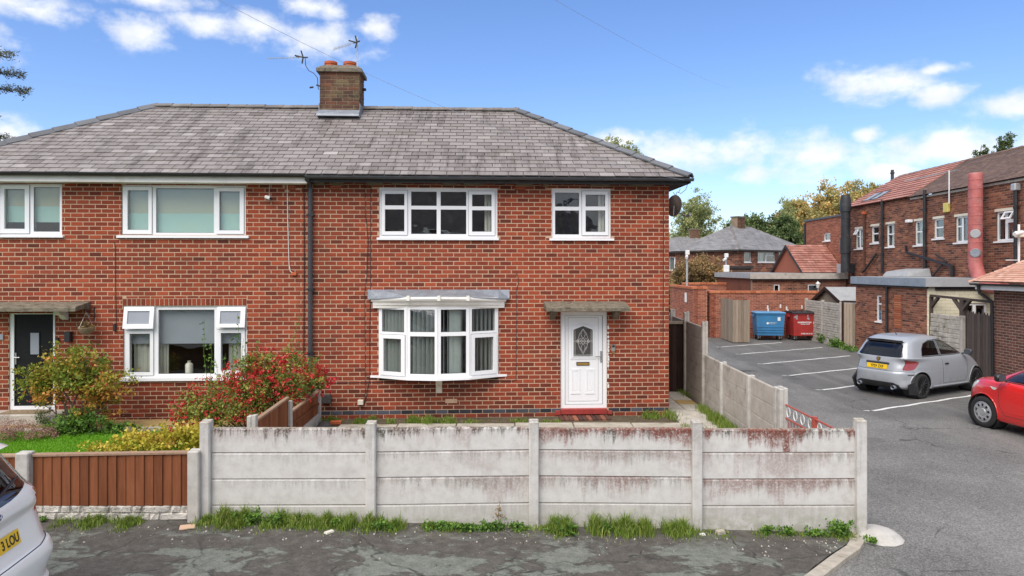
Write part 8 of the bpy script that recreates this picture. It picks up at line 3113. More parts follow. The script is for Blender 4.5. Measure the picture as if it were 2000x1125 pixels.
def car_body(root, levels, regions, paint, nu=110, kv=7):
 """levels: (z_rear, z_side, z_front, x_rear, x_front, half width, n_rear, n_front). regions: name, material, view, outline, side."""
 rows = []
 for (zr, zs, zf, xr, xf, w, nr, nf) in levels:
  xm = (xr + xf) / 2
  x, y = plan_curve(xr, xf, w, nr, nf, xm, nu)
  c = (x - xm) / max(1e-6, (xf - xr) / 2)
  z = zs + (zr - zs) * np.clip(-c, 0, 1) ** 3 + (zf - zs) * np.clip(c, 0, 1) ** 3
  rows.append(np.stack([x, y, z], 1))
 S = catmull(np.array(rows), kv)
 m, n, _ = S.shape
 mir = S[:, -2:0:-1].copy()
 mir[:, :, 1] *= -1
 ring = np.concatenate([S, mir], 1)
 n2 = ring.shape[1]
 V = ring.reshape(-1, 3)
 i, j = np.meshgrid(np.arange(m - 1), np.arange(n2), indexing='ij')
 j2 = (j + 1) % n2
 Q = np.stack([i * n2 + j, (i + 1) * n2 + j, (i + 1) * n2 + j2, i * n2 + j2], -1).reshape(-1, 4)
 # vertex normals for deciding which way a region looks
 def fnorm(V):
  a, b = V[Q[:, 2]] - V[Q[:, 0]], V[Q[:, 3]] - V[Q[:, 1]]
  N = np.cross(a, b)
  return N / (np.linalg.norm(N, axis=1)[:, None] + 1e-12)
 N = fnorm(V)
 VN = np.zeros_like(V)
 for k in range(4):
  np.add.at(VN, Q[:, k], N)
 VN /= np.linalg.norm(VN, axis=1)[:, None] + 1e-12
 cen = V.mean(0)
 if ((V - cen) * VN).sum() < 0:
  VN, Q = -VN, Q[:, ::-1]
  N = -N
 bm = bmesh.new()
 bv_ = [bm.verts.new(v) for v in V]
 for q in Q:
  try: bm.faces.new([bv_[k] for k in q])
  except ValueError: pass
 bmesh.ops.remove_doubles(bm, verts=bm.verts, dist=.0004)
 bm.normal_update()
 bvh = BVHTree.FromBMesh(bm)
 AX = {'side': (0, 2), 'rear': (1, 2), 'front': (1, 2), 'top': (0, 1)}

 def facing(f, view, side):
  nr = f.normal
  if view == 'side': return abs(nr.y) > .25 and (not side or f.calc_center_median().y * side > 0)
  if view == 'rear': return nr.x < -.12
  if view == 'front': return nr.x > .12
  return nr.z > .3
 # cut the skin along every outline, so that glass, lamps and doors end in clean edges
 for (nm, mt, view, poly, side, lab) in regions:
  a, b = AX[view]
  x0, x1 = min(p[0] for p in poly) - .03, max(p[0] for p in poly) + .03
  y0, y1 = min(p[1] for p in poly) - .03, max(p[1] for p in poly) + .03
  cand = [f for f in bm.faces if x0 < f.verts[0].co[a] < x1 and y0 < f.verts[0].co[b] < y1 and facing(f, view, side)]
  for i in range(len(poly)):
   p, q = poly[i], poly[(i + 1) % len(poly)]
   lo0, hi0, lo1, hi1 = min(p[0], q[0]) - .004, max(p[0], q[0]) + .004, min(p[1], q[1]) - .004, max(p[1], q[1]) + .004
   near, rest = [], []
   for f in cand:
    A_ = [v.co[a] for v in f.verts]
    B_ = [v.co[b] for v in f.verts]
    (near if max(A_) > lo0 and min(A_) < hi0 and max(B_) > lo1 and min(B_) < hi1 else rest).append(f)
   if not near: continue
   co, no = Vector((0, 0, 0)), Vector((0, 0, 0))
   co[a], co[b] = p
   no[a], no[b] = q[1] - p[1], p[0] - q[0]
   if no.length < 1e-7: continue
   es = {e for f in near for e in f.edges}
   vs = {v for f in near for v in f.verts}
   r_ = bmesh.ops.bisect_plane(bm, geom=near + list(es) + list(vs), dist=1e-5, plane_co=co, plane_no=no.normalized())
   cand = rest + [g for g in r_['geom'] if isinstance(g, bmesh.types.BMFace)]
 bm.normal_update()
 bm.faces.ensure_lookup_table()
 fs = list(bm.faces)
 fc = np.array([f.calc_center_median()[:] for f in fs])
 owner = np.full(len(fs), -1)
 for ri, (nm, mt, view, poly, side, lab) in enumerate(regions):
  a, b = AX[view]
  for k in np.nonzero(inside(poly, fc[:, a], fc[:, b]) & (owner < 0))[0]:
   if facing(fs[k], view, side): owner[k] = ri
 bm.verts.index_update()
 nrm = [v.normal.copy() for v in bm.verts]
 for ri in range(-1, len(regions)):
  sel = [fs[k] for k in np.nonzero(owner == ri)[0]]
  if not sel: continue
  nm, mt, lab = ('body', paint, None) if ri < 0 else (regions[ri][0], regions[ri][1], regions[ri][5])
  if mt is None: continue
  ids = {}
  V2, F2, N2 = [], [], []
  for f in sel:
   lp = []
   for v in f.verts:
    if v.index not in ids:
     ids[v.index] = len(V2)
     V2.append(v.co[:])
     N2.append(nrm[v.index][:])
    lp.append(ids[v.index])
   F2.append(lp)
  me = bpy.data.meshes.new(nm)
  me.from_pydata(V2, [], F2)
  me.materials.append(M[mt])
  me.polygons.foreach_set('use_smooth', [True] * len(F2))
  me.normals_split_custom_set_from_vertices(N2)
  at = me.attributes.new('tone', 'FLOAT', 'FACE')
  at.data.foreach_set('value', [.5] * len(F2))
  o = inst(nm, me, root)
  if lab: o['label'] = lab
 bm.free()
 return bvh


def hit(bvh, view, a, b, side=1, off=.003):
 if view == 'side': o, d = Vector((a, 3 * side, b)), Vector((0, -side, 0))
 elif view == 'rear': o, d = Vector((-5, a, b)), Vector((1, 0, 0))
 elif view == 'front': o, d = Vector((5, a, b)), Vector((-1, 0, 0))
 else: o, d = Vector((a, b, 5)), Vector((0, 0, -1))
 p, nrm, _, _ = bvh.ray_cast(o, d)
 return None if p is None else p - d * off


def seam(root, bvh, view, pts, side=1, r_=.0035, name='panel_gap', mat='seam', off=0.0, n=10):
 P = []
 for (a, b) in zip(pts, pts[1:]):
  for k in range(n):
   t = k / n
   q = hit(bvh, view, a[0] + (b[0] - a[0]) * t, a[1] + (b[1] - a[1]) * t, side, off)
   if q is not None: P.append(q)
 q = hit(bvh, view, pts[-1][0], pts[-1][1], side, off)
 if q is not None: P.append(q)
 if len(P) > 1:
  mb = MB()
  mb.tube(P, r_, 5)
  return mb.build(name, M[mat], root)


def wheel(root, x, y, r_, side, rim_r, style, mat, width=.19):
 """tyre lathe and a rim with real spokes or a holed trim"""
 w = sub('wheel', root, (x, y, r_))
 mb = MB()
 hw = width / 2
 mb.lathe([(rim_r, -hw * .9), (rim_r + .02, -hw), (r_ - .03, -hw), (r_ - .005, -hw * .8), (r_, -hw * .5), (r_, hw * .5), (r_ - .005, hw * .8), (r_ - .03, hw), (rim_r + .02, hw), (rim_r, hw * .9)], 40, axis='y')
 mb.build('tyre', M['rubber'], w, smooth=True)
 yo = side * hw * .82
 mb = MB()
 mb.lathe([(rim_r, yo + side * .012), (rim_r - .018, yo + side * .016), (rim_r - .026, yo - side * .01), (rim_r - .03, yo - side * .10)], 40, axis='y')
 if style == 'spokes':
  for k in range(14):
   a = 2 * PI * k / 14
   for da in (-.07, .07):
    p0 = (math.cos(a) * .05, yo + side * .0, math.sin(a) * .05)
    p1 = (math.cos(a + da) * (rim_r - .02), yo + side * .01, math.sin(a + da) * (rim_r - .02))
    mb.tube([p0, p1], .0085, 5)
  mb.lathe([(.0, yo + side * .018), (.05, yo + side * .016), (.06, yo - side * .01)], 18, axis='y')
 else:
  # moulded trim with a ring of openings
  n, k_h = 64, 9
  rr = [.0, .06, .075, rim_r * .58, rim_r * .82, rim_r - .018]
  yy = [yo + side * v for v in (.02, .02, .008, .022, .018, .006)]
  b0 = len(mb.V)
  for a_, h_ in zip(rr, yy):
   for q in range(n):
    t = 2 * PI * q / n
    mb.V.append((a_ * math.cos(t), h_, a_ * math.sin(t)))
  for ri in range(len(rr) - 1):
   for q in range(n):
    if ri == 3 and (q * k_h / n) % 1.0 < .46: continue
    q2 = (q + 1) % n
    mb.Fc.append((b0 + ri * n + q, b0 + ri * n + q2, b0 + (ri + 1) * n + q2, b0 + (ri + 1) * n + q))
    mb.T.append(.5); mb.M.append(0)
 mb.build('rim', M[mat], w, smooth=True)
 mb = MB()
 mb.lathe([(0, yo - side * .06), (rim_r - .031, yo - side * .06)], 30, axis='y')
 mb.build('brake_disc', M['flue_black'], w)
 return w


def number_plate(root, s, mw, w=.52, h=.111, size=.098, sx=.82):
 mb = MB()
 mb.bbox(-w / 2, w / 2, -h / 2, h / 2, -.006, 0, .002)
 p = inst('number_plate', mb.mesh('number_plate', M['plate_yellow']), root, mw)
 text(p, s, size, 'print_black', Matrix.Translation((0, -.004, .0008)), sx=sx, bold=.0022)
 return p
def rear_frame(p, tilt=0.0):
 """local x to the car's right as seen from behind, y up, z out of the rear"""
 m = Matrix(((0, 0, -1, 0), (-1, 0, 0, 0), (0, 1, 0, 0), (0, 0, 0, 1)))
 return Matrix.Translation(p) @ m @ Matrix.Rotation(tilt, 4, 'X')


def cabin(root, x0, x1, w, z0, z1, wheel_side=1):
 mb = MB()
 mb.box(x0, x1, -w, w, z0, z0 + .05)
 for x in ((x0 + x1) / 2 - .02,):
  for s_ in (-1, 1):
   mb.bbox(x - .25, x + .12, s_ * .36 - .22, s_ * .36 + .22, z0 + .05, z0 + .3, .05)
   mb.hexa([(x - .42, s_ * .36 - .21, z0 + .25), (x - .25, s_ * .36 - .21, z0 + .25), (x - .25, s_ * .36 + .21, z0 + .25), (x - .42, s_ * .36 + .21, z0 + .25),
      (x - .52, s_ * .36 - .17, z1 - .22), (x - .42, s_ * .36 - .17, z1 - .22), (x - .42, s_ * .36 + .17, z1 - .22), (x - .52, s_ * .36 + .17, z1 - .22)])
   mb.bbox(x - .55, x - .45, s_ * .36 - .11, s_ * .36 + .11, z1 - .2, z1 - .05, .03)
 mb.bbox(x1 - .3, x1, -w * .95, w * .95, z0 + .05, z0 + .42, .06)
 pts = [(x1 - .42 + .05 * math.sin(t), -.36 * wheel_side + .18 * math.cos(t), z0 + .42 + .17 * math.sin(t)) for t in [2 * PI * k / 20 for k in range(21)]]
 mb.tube(pts, .014, 6)
 return mb.build('interior', M['interior'], root)


def mirror(root, x, y, z, side, mat_):
 mb = MB()
 mb.bbox(x - .05, x + .08, y + side * .02 - .0, y + side * .20 if side > 0 else y + .0, z - .06, z + .08, .035) if side > 0 else mb.bbox(x - .05, x + .08, y - .20, y - .02, z - .06, z + .08, .035)
 mb.tube([(x + .03, y - side * .06, z - .05), (x + .02, y + side * .05, z - .02)], .022, 7)
 o = mb.build('door_mirror', M[mat_], root, smooth=True)
 mb = MB()
 a, b = sorted((y + side * .035, y + side * .185))
 mb.box(x - .054, x - .051, a, b, z - .045, z + .065)
 mb.build('mirror_glass', M['downpipe'], o)
 return o


# --- matt grey hatchback seen from behind
hd = R(28)
gc = thing('parked_car', 'matt grey three-door hatchback with black wheels, seen from behind, parked across a bay line', 'car', (10.55, 17.70, GR), hd)
LV = [(.20, .19, .20, -1.50, 1.55, .66, 5, 5), (.23, .20, .22, -1.66, 1.66, .745, 5, 4.5), (.30, .27, .30, -1.74, 1.74, .795, 5, 4.2), (.45, .45, .45, -1.775, 1.775, .812, 4.0, 4), (.60, .60, .58, -1.765, 1.75, .812, 4.0, 3.8),
  (.655, .66, .66, -1.735, 1.72, .808, 4.0, 3.6), (.72, .76, .72, -1.715, 1.66, .80, 4.0, 3.4), (.86, .88, .82, -1.675, 1.54, .782, 4.0, 3.2), (.965, .955, .90, -1.635, 1.36, .755, 7.5, 3.2), (1.0, .985, .985, -1.615, .93, .735, 7.5, 4.2),
  (1.05, 1.04, 1.04, -1.585, .80, .715, 7.5, 4.2), (1.22, 1.22, 1.22, -1.485, .46, .645, 7.5, 4.0), (1.36, 1.375, 1.37, -1.375, .14, .575, 7.5, 3.8), (1.425, 1.44, 1.43, -1.30, -.02, .515, 4.0, 3.4), (1.46, 1.475, 1.46, -1.2, -.14, .42, 3.4, 3), (1.478, 1.49, 1.48, -.95, -.30, .22, 3, 3), (1.488, 1.492, 1.488, -.7, -.5, .0, 3, 3)]
rear_gl = smooth_poly([(-.56, 1.0), (-.3, .985), (0, .98), (.3, .985), (.56, 1.0), (.52, 1.12), (.46, 1.30), (.25, 1.335), (0, 1.345), (-.25, 1.335), (-.46, 1.30), (-.52, 1.12)], 3)
side_q = [(-1.06, 1.02), (-.37, 1.015), (-.37, 1.36), (-.60, 1.355), (-.86, 1.29), (-1.0, 1.16)]
side_d = [(-.30, 1.015), (.64, 1.005), (.50, 1.10), (.30, 1.24), (.12, 1.335), (-.02, 1.365), (-.30, 1.365)]
door_p = [(-.33, .33), (.62, .33), (.72, .5), (.74, .8), (.70, .97), (.66, 1.005), (.5, 1.11), (.3, 1.25), (.12, 1.35), (-.02, 1.382), (-.33, 1.382)]
ws = [(-.62, 1.02), (.62, 1.02), (.52, 1.36), (-.52, 1.36)]
tl = [(.575, .70), (.70, .695), (.725, .80), (.715, .905), (.605, .93), (.585, .82)]
neg = lambda P_: [(-a, b) for a, b in P_][::-1]
arch_r, arch_f = circle(-1.15, .31, .335), circle(1.15, .31, .335)
regs = [('wheel_arch', None, 'side', arch_r, 0, None), ('wheel_arch', None, 'side', arch_f, 0, None),
  ('rear_window', 'glass_tint', 'rear', rear_gl, 0, None), ('windscreen', 'glass_car', 'front', ws, 0, None),
  ('tail_light', 'lamp_red', 'rear', smooth_poly(tl, 3), 0, None), ('tail_light', 'lamp_red', 'rear', smooth_poly(neg(tl), 3), 0, None),
  ('quarter_window', 'glass_tint', 'side', side_q, -1, None), ('quarter_window', 'glass_tint', 'side', side_q, 1, None),
  ('side_window', 'glass_car', 'side', side_d, -1, None), ('side_window', 'glass_car', 'side', side_d, 1, None),
  ('diffuser', 'black', 'rear', [(-.60, .17), (.60, .17), (.54, .335), (.42, .385), (-.42, .385), (-.54, .335)], 0, None),
  ('door', 'car_grey', 'side', door_p, -1, None), ('door', 'car_grey', 'side', door_p, 1, None)]
bv = car_body(gc, LV, regs, 'car_grey')
cabin(gc, -1.3, .95, .62, .32, 1.3)
for s_ in (-1, 1):
 seam(gc, bv, 'side', [(-.335, .33), (.62, .33), (.72, .5), (.74, .8), (.70, .97)], s_)
 seam(gc, bv, 'side', [(-.335, .33), (-.335, 1.0)], s_)
 seam(gc, bv, 'side', [(-.345, 1.0), (-.345, 1.38)], s_, .012, 'window_pillar', 'black', 0)
 seam(gc, bv, 'side', [(-1.07, 1.005), (.66, .992)], s_, .009, 'window_trim', 'black', 0)
 seam(gc, bv, 'side', [(-1.08, 1.02), (-1.0, 1.17), (-.86, 1.3), (-.6, 1.367), (-.3, 1.378), (-.02, 1.377), (.12, 1.347), (.3, 1.25), (.5, 1.115), (.66, 1.0)], s_, .009, 'window_trim', 'black', 0)
 seam(gc, bv, 'side', [(-1.5, .93), (.9, .90), (1.35, .86)], s_, .003, 'crease', 'car_grey', 0)
 seam(gc, bv, 'side', [(-.72, .27), (.78, .27)], s_, .028, 'sill_skirt', 'car_grey', -.008)
 seam(gc, bv, 'side', [(-.72, .225), (.78, .225)], s_, .02, 'skirt_lip', 'black', -.004)
 h_ = hit(bv, 'side', -.17, .80, s_, 0)
 mb = MB()
 mb.bbox(-.25, -.10, h_.y - .012, h_.y + .022 * s_ if s_ > 0 else h_.y + .012, .775, .815, .01) if s_ > 0 else mb.bbox(-.25, -.10, h_.y - .022, h_.y + .012, .775, .815, .01)
 mb.build('door_handle', M['black'], gc)
 mirror(gc, .62, h_.y * .96, 1.04, s_, 'downpipe')
 for ax in (-1.15, 1.15):
  pts = []
  for k in range(25):
   a = R(-28) + (PI + R(56)) * k / 24
   q = hit(bv, 'side', ax + .345 * math.cos(a), max(.24, .31 + .345 * math.sin(a)), s_, 0)
   if q is not None: pts.append(q)
  mb = MB()
  mb.tube(pts, .012, 6)
  mb.build('arch_lip', M['car_grey'], gc, smooth=True)
  mb = MB()
  mb.lathe([(.335, 0), (.34, -.28)], 24, (ax, 0, .31), 'y')
  lin = mb.build('arch_liner', M['interior'], gc)
  lin.scale = (1, s_, 1)
  lin.location = (0, s_ * .77, 0)
  wheel(gc, ax, s_ * .70, .30, s_, .225, 'spokes', 'alloy_black')
# rear fittings
for s_ in (-1, 1):
 mb = MB()
 mb.hexa([(-1.56, s_ * .72, .12), (-1.30, s_ * .80, .10), (-1.28, s_ * .77, .10), (-1.54, s_ * .69, .12), (-1.64, s_ * .74, .36), (-1.40, s_ * .815, .46), (-1.38, s_ * .785, .46), (-1.62, s_ * .71, .36)])
 mb.build('mud_flap', M['flue_black'], gc)
 q = hit(bv, 'rear', s_ * .45, .27, 1, 0)
 mb = MB()
 x0 = -1.73
 mb.lathe([(.036, x0 - .05), (.046, x0 - .06), (.046, x0 + .1)], 18, (0, s_ * .44, .275), 'x')
 mb.lathe([(.035, x0 - .05), (.035, x0 + .08), (0, x0 + .08)], 18, (0, s_ * .44, .275), 'x')
 mb.build('exhaust', M['lead'], gc, smooth=True)
 seam(gc, bv, 'rear', [(s_ * .66, .585), (s_ * .735, .58), (s_ * .735, .43), (s_ * .715, .41)], 1, .011, 'bumper_vent', 'black', 0)
seam(gc, bv, 'rear', [(-.72, .655), (-.55, .66), (0, .655), (.55, .66), (.72, .655)], 1, .005)
seam(gc, bv, 'rear', [(.585, .68), (.60, .95), (.60, 1.0)], 1, .004)
seam(gc, bv, 'rear', [(-.585, .68), (-.60, .95), (-.60, 1.0)], 1, .004)
p0 = hit(bv, 'rear', 0, .745, 1, .012)
number_plate(gc, 'YP59 ZXF', rear_frame(p0 + Vector((-.004, 0, 0)), R(-10)))
p1 = hit(bv, 'rear', 0, .835, 1, .0)
mb = MB()
mb.bbox(p1.x - .035, p1.x + .01, -.30, .30, .815, .858, .014)
mb.build('boot_handle', M['downpipe'], gc)
p2 = hit(bv, 'rear', 0, .915, 1, .004)
mb = MB()
mb.prism([(-.045, .05), (-.05, -.005), (0, -.06), (.05, -.005), (.045, .05)], 'z', 0, .008)
bd = inst('badge', mb.mesh('badge', M['print_black']), gc, rear_frame(p2, R(-16)))
mb = MB()
mb.prism([(-.032, .038), (-.036, .0), (0, -.044), (.036, .0), (.032, .038)], 'z', 0, .004)
inst('badge_field', mb.mesh('badge_field', M['brass']), bd, Matrix.Translation((0, 0, .0075)))
mb = MB()
prof = [(-1.20, 1.452), (-1.42, 1.415), (-1.455, 1.395), (-1.44, 1.385), (-1.36, 1.37), (-1.2, 1.42)]
for sgn in (-1, 1):
 vs, fs = [], []
 for k in range(8):
  y = sgn * .50 * k / 7
  dz = -.028 * (k / 7) ** 2 - (.03 if k == 7 else 0)
  dx = .07 * (k / 7) ** 2
  vs += [(x + dx, y, z + dz) for x, z in prof]
 for k in range(7):
  fs += [(k * 6 + q, k * 6 + (q + 1) % 6, (k + 1) * 6 + (q + 1) % 6, (k + 1) * 6 + q) for q in range(6)]
 fs.append(tuple(range(42, 48)))
 mb.add(vs, fs)
mb.build('roof_spoiler', M['car_grey'], gc, smooth=True)
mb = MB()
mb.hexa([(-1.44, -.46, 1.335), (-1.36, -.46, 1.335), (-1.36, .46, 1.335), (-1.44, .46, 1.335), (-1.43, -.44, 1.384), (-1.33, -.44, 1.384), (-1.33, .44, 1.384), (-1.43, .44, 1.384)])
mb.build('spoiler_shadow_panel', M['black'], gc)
mb = MB()
mb.tube([(-.95, 0, 1.48), (-1.02, 0, 1.60)], .006, 6)
mb.lathe([(.02, 1.483), (.012, 1.50)], 10, (-.945, 0, 0))
mb.build('antenna', M['black'], gc)
# fuel flap outline on the right rear wing
mb = MB()
pts = [hit(bv, 'side', -1.19 + .075 * math.cos(t), .80 + .075 * math.sin(t), -1, -.001) for t in [2 * PI * k / 24 for k in range(25)]]
mb.tube([p_ for p_ in pts if p_ is not None], .003, 5)
mb.build('fuel_flap', M['lead'], gc)

# --- red hatchback at the right edge, nose away from us
rhd = math.atan2(.985, -.17)
rc = thing('parked_car', 'bright red hatchback with silver wheel trims cut off by the right edge of the picture', 'car', (10.33, 12.42, GR), rhd)
LV = [(.20, .18, .20, -1.75, 1.80, .70, 5, 4), (.24, .20, .22, -1.88, 1.92, .79, 5, 3.6), (.36, .34, .36, -1.94, 1.99, .84, 5, 3.3), (.52, .52, .50, -1.96, 1.985, .855, 4.8, 3.1), (.66, .68, .64, -1.94, 1.95, .853, 4.6, 3.2),
  (.80, .82, .77, -1.90, 1.90, .84, 4.6, 3.3), (.90, .91, .87, -1.87, 1.80, .815, 4.6, 3.4), (.95, .945, .93, -1.85, 1.68, .79, 4.6, 3.5), (1.0, .975, 1.0, -1.83, 1.26, .765, 4.6, 4.2), (1.05, 1.03, 1.05, -1.8, 1.14, .745, 4.6, 4.2),
  (1.22, 1.22, 1.22, -1.7, .74, .675, 4.4, 4), (1.36, 1.38, 1.37, -1.58, .36, .60, 4.2, 3.8), (1.43, 1.445, 1.43, -1.5, .15, .53, 4, 3.4), (1.47, 1.48, 1.46, -1.35, -.05, .42, 3.4, 3), (1.485, 1.49, 1.48, -1.1, -.4, .2, 3, 3), (1.49, 1.492, 1.488, -.8, -.6, 0, 3, 3)]
sd1 = [(-.35, 1.0), (.82, .985), (.76, 1.06), (.54, 1.20), (.34, 1.30), (.14, 1.345), (-.35, 1.35)]
sd2 = [(-1.3, 1.03), (-.43, 1.0), (-.43, 1.385), (-.9, 1.37), (-1.15, 1.3)]
dr1 = [(-.39, .34), (.74, .34), (.85, .5), (.88, .8), (.86, .95), (.86, .985), (.80, 1.09), (.6, 1.23), (.4, 1.34), (.18, 1.39), (-.39, 1.4)]
hl = smooth_poly([(1.62, .74), (1.86, .66), (1.94, .66), (1.90, .76), (1.70, .86), (1.48, .88)], 3)
arch_f, arch_r = circle(1.26, .315, .355), circle(-1.265, .315, .355)
regs = [('wheel_arch', None, 'side', arch_r, 0, None), ('wheel_arch', None, 'side', arch_f, 0, None),
  ('windscreen', 'glass_car', 'front', [(-.58, 1.03), (.58, 1.03), (.46, 1.37), (-.46, 1.37)], 0, None), ('rear_window', 'glass_tint', 'rear', [(-.58, 1.04), (.58, 1.04), (.5, 1.34), (-.5, 1.34)], 0, None),
  ('headlight', 'lamp_clear', 'side', hl, 1, None), ('headlight', 'lamp_clear', 'side', hl, -1, None),
  ('side_window', 'glass_car', 'side', sd1, 1, None), ('side_window', 'glass_car', 'side', sd1, -1, None), ('side_window', 'glass_car', 'side', sd2, 1, None), ('side_window', 'glass_car', 'side', sd2, -1, None),
  ('door', 'car_red', 'side', dr1, 1, None), ('door', 'car_red', 'side', dr1, -1, None)]
bv = car_body(rc, LV, regs, 'car_red')
cabin(rc, -1.4, 1.05, .66, .32, 1.32)
for s_ in (-1, 1):
 seam(rc, bv, 'side', [(-.395, .34), (.74, .34), (.85, .5), (.885, .8), (.865, .95)], s_)
 seam(rc, bv, 'side', [(-.395, .34), (-.395, 1.0)], s_)
 seam(rc, bv, 'side', [(-1.32, 1.02), (-.4, .985), (.83, .972)], s_, .009, 'window_trim', 'black', 0)
 seam(rc, bv, 'side', [(.85, .975), (.77, 1.07), (.55, 1.21), (.35, 1.31), (.15, 1.356), (-.4, 1.362), (-.9, 1.36)], s_, .010, 'window_trim', 'black', 0)
 seam(rc, bv, 'side', [(-1.5, .80), (.2, .80), (1.1, .86), (1.5, .88)], s_, .004, 'crease', 'car_red', 0)
 seam(rc, bv, 'side', [(-.75, .42), (.78, .42)], s_, .010, 'crease', 'car_red', -.004)
 seam(rc, bv, 'top', [(.98, s_ * .70), (1.5, s_ * .62), (1.78, s_ * .45)], 1, .004)
 q = hit(bv, 'side', .99, .82, s_, 0)
 mb = MB()
 mb.prism([(.92, .835), (1.08, .85), (1.03, .80), (.97, .79)], 'y', min(q.y, q.y + s_ * .008), max(q.y, q.y + s_ * .008))
 mb.build('side_indicator', M['lamp_clear'], rc)
 h_ = hit(bv, 'side', -.28, .80, s_, 0)
 mb = MB()
 a, b = sorted((h_.y - s_ * .01, h_.y + s_ * .03))
 mb.bbox(-.36, -.17, a, b, .775, .82, .012)
 mb.build('door_handle', M['black'], rc)
 mirror(rc, .74, h_.y * .97, 1.05, s_, 'black')
 for ax in (-1.265, 1.26):
  pts = []
  for k in range(25):
   a = R(-25) + (PI + R(50)) * k / 24
   q = hit(bv, 'side', ax + .362 * math.cos(a), max(.25, .315 + .362 * math.sin(a)), s_, 0)
   if q is not None: pts.append(q)
  mb = MB()
  mb.tube(pts, .012, 6)
  mb.build('arch_lip', M['car_red'], rc, smooth=True)
  mb = MB()
  mb.lathe([(.355, 0), (.36, -.28)], 24, (ax, 0, .315), 'y')
  lin = mb.build('arch_liner', M['interior'], rc)
  lin.scale = (1, s_, 1)
  lin.location = (0, s_ * .80, 0)
  wheel(rc, ax, s_ * (.745 if ax < 0 else .715), .308, s_, .205, 'trim', 'alloy')

# --- pale silver people carrier, only its rear corner in view at the lower left
wc = thing('parked_car', 'pale silver car at the lower left showing its rear window and yellow plate', 'car', (-5.90, 4.744, .09), PI + R(8))
LV = [(.30, .22, .22, -2.05, 2.0, .74, 5, 4), (.34, .25, .25, -2.17, 2.1, .84, 4.6, 4), (.40, .36, .36, -2.24, 2.2, .895, 4.4, 3.6), (.455, .45, .45, -2.262, 2.22, .913, 4.4, 3.4), (.48, .50, .50, -2.235, 2.22, .91, 4.4, 3.4),
  (.62, .62, .6, -2.235, 2.2, .918, 6.0, 3.3), (.715, .74, .7, -2.215, 2.15, .912, 6.0, 3.2), (.745, .78, .74, -2.17, 2.12, .91, 6.0, 3.1), (.86, .86, .8, -2.135, 2.05, .905, 6.0, 3.0), (.985, .96, .88, -2.10, 1.9, .905, 6.0, 3.0),
  (1.07, 1.03, .96, -2.115, 1.5, .895, 6.0, 3.4), (1.145, 1.09, 1.02, -2.09, 1.2, .875, 6.0, 4), (1.20, 1.17, 1.1, -2.03, 1.0, .85, 6.0, 4), (1.38, 1.36, 1.36, -1.90, .6, .79, 6.0, 4), (1.52, 1.53, 1.5, -1.80, .3, .73, 6.0, 4), (1.595, 1.60, 1.58, -1.74, .1, .64, 4, 3.6), (1.635, 1.64, 1.62, -1.6, -.1, .46, 3.6, 3), (1.655, 1.66, 1.64, -1.2, -.4, .2, 3, 3), (1.66, 1.665, 1.65, -.9, -.6, 0, 3, 3)]
rw_ = smooth_poly([(-.72, 1.23), (-.35, 1.165), (0, 1.15), (.35, 1.165), (.72, 1.23), (.72, 1.30), (.65, 1.51), (.3, 1.545), (0, 1.55), (-.3, 1.545), (-.65, 1.51), (-.72, 1.30)], 3)
tl2 = [(-2.4, .95), (-1.97, .97), (-1.88, 1.10), (-1.83, 1.24), (-2.4, 1.22)]
tl3 = [(.68, .985), (1.0, .95), (1.0, 1.21), (.79, 1.20)]
arch_r, arch_f = circle(-1.35, .33, .375), circle(1.35, .33, .375)
regs = [('wheel_arch', None, 'side', arch_r, 0, None), ('wheel_arch', None, 'side', arch_f, 0, None), ('rear_window', 'glass_car', 'rear', rw_, 0, None),
  ('tail_light', 'lamp_red', 'side', tl2, -1, None), ('tail_light', 'lamp_red', 'side', tl2, 1, None), ('tail_light', 'lamp_red', 'rear', tl3, 0, None), ('tail_light', 'lamp_red', 'rear', neg(tl3), 0, None),
  ('windscreen', 'glass_car', 'front', [(-.7, 1.08), (.7, 1.08), (.6, 1.5), (-.6, 1.5)], 0, None),
  ('side_window', 'glass_tint', 'side', [(-1.35, 1.16), (1.0, 1.08), (.4, 1.42), (.1, 1.50), (-1.2, 1.50)], -1, None), ('side_window', 'glass_tint', 'side', [(-1.35, 1.16), (1.0, 1.08), (.4, 1.42), (.1, 1.50), (-1.2, 1.50)], 1, None),
  ('lower_bumper', 'downpipe', 'rear', [(-.8, .2), (.8, .2), (.80, .385), (.62, .405), (-.62, .405), (-.80, .385)], 0, None)]
bv = car_body(wc, LV, regs, 'car_silver')
cabin(wc, -1.8, 1.2, .75, .45, 1.5)
for s_ in (-1, 1):
 for ax in (-1.35, 1.35):
  wheel(wc, ax, s_ * .80, .33, s_, .22, 'trim', 'alloy', .21)
seam(wc, bv, 'rear', [(-.86, .80), (-.72, .745), (-.45, .73), (0, .728), (.45, .73), (.72, .745), (.86, .80)], 1, .005)
seam(wc, bv, 'rear', [(-.86, .80), (-.80, .95)], 1, .004)
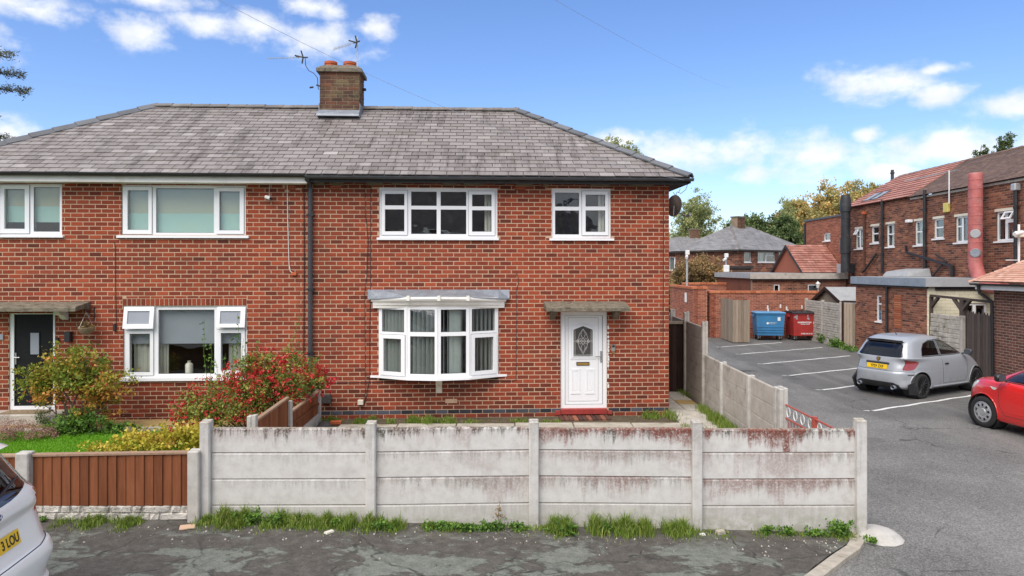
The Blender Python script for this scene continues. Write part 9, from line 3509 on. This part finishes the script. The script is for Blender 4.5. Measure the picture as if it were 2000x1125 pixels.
seam(wc, bv, 'rear', [(.86, .80), (.80, .95)], 1, .004)
seam(wc, bv, 'rear', [(-.80, .30), (-.4, .285), (.4, .285), (.80, .30)], 1, .02, 'bumper_trim', 'black', -.008)
pw = hit(bv, 'rear', 0, .885, 1, .010)
pl = number_plate(wc, '', rear_frame(pw, R(-14)))
for o in list(pl.children):
 bpy.data.objects.remove(o)
text(pl, '3 LOU', .098, 'print_black', Matrix.Translation((.245, -.004, .0008)), sx=.82, align='RIGHT', bold=.0022)
pb = hit(bv, 'rear', 0, 1.10, 1, .004)
mb = MB()
mb.lathe([(0, .012), (.06, .011), (.068, .006), (.068, 0)], 26)
me = mb.mesh('badge', M['galv'], True)
me.transform(Matrix.Diagonal((1, .42, 1, 1)))
bd = inst('badge', me, wc, rear_frame(pb, R(-8)))
mb = MB()
mb.lathe([(0, .0135), (.058, .0125)], 26)
me = mb.mesh('badge_field', M['print_blue'], True)
me.transform(Matrix.Diagonal((1, .40, 1, 1)))
inst('badge_field', me, bd)
text(bd, 'Ford', .036, 'print_white', Matrix.Translation((0, -.002, .0145)), sx=1.3)
mb = MB()
prof = [(-1.70, 1.60), (-1.95, 1.575), (-2.0, 1.555), (-1.97, 1.54), (-1.80, 1.535), (-1.7, 1.57)]
vs, fs = [], []
for k in range(15):
 y = -.57 + 1.14 * k / 14
 e = (abs(y) / .57) ** 4
 vs += [(x + .12 * e, y, z - .045 * e) for x, z in prof]
for k in range(14):
 fs += [(k * 6 + q, k * 6 + (q + 1) % 6, (k + 1) * 6 + (q + 1) % 6, (k + 1) * 6 + q) for q in range(6)]
fs += [tuple(range(6)), tuple(range(84, 90))]
mb.add(vs, fs)
mb.build('roof_spoiler', M['car_silver'], wc, smooth=True)
mb = MB()
q0, q1 = hit(bv, 'rear', -.05, 1.19, 1, .02), hit(bv, 'rear', -.52, 1.27, 1, .02)
if q0 and q1:
 mb.tube([q0, q0.lerp(q1, .5), q1], .012, 6, r1=.006)
 mb.build('rear_wiper', M['black'], wc)
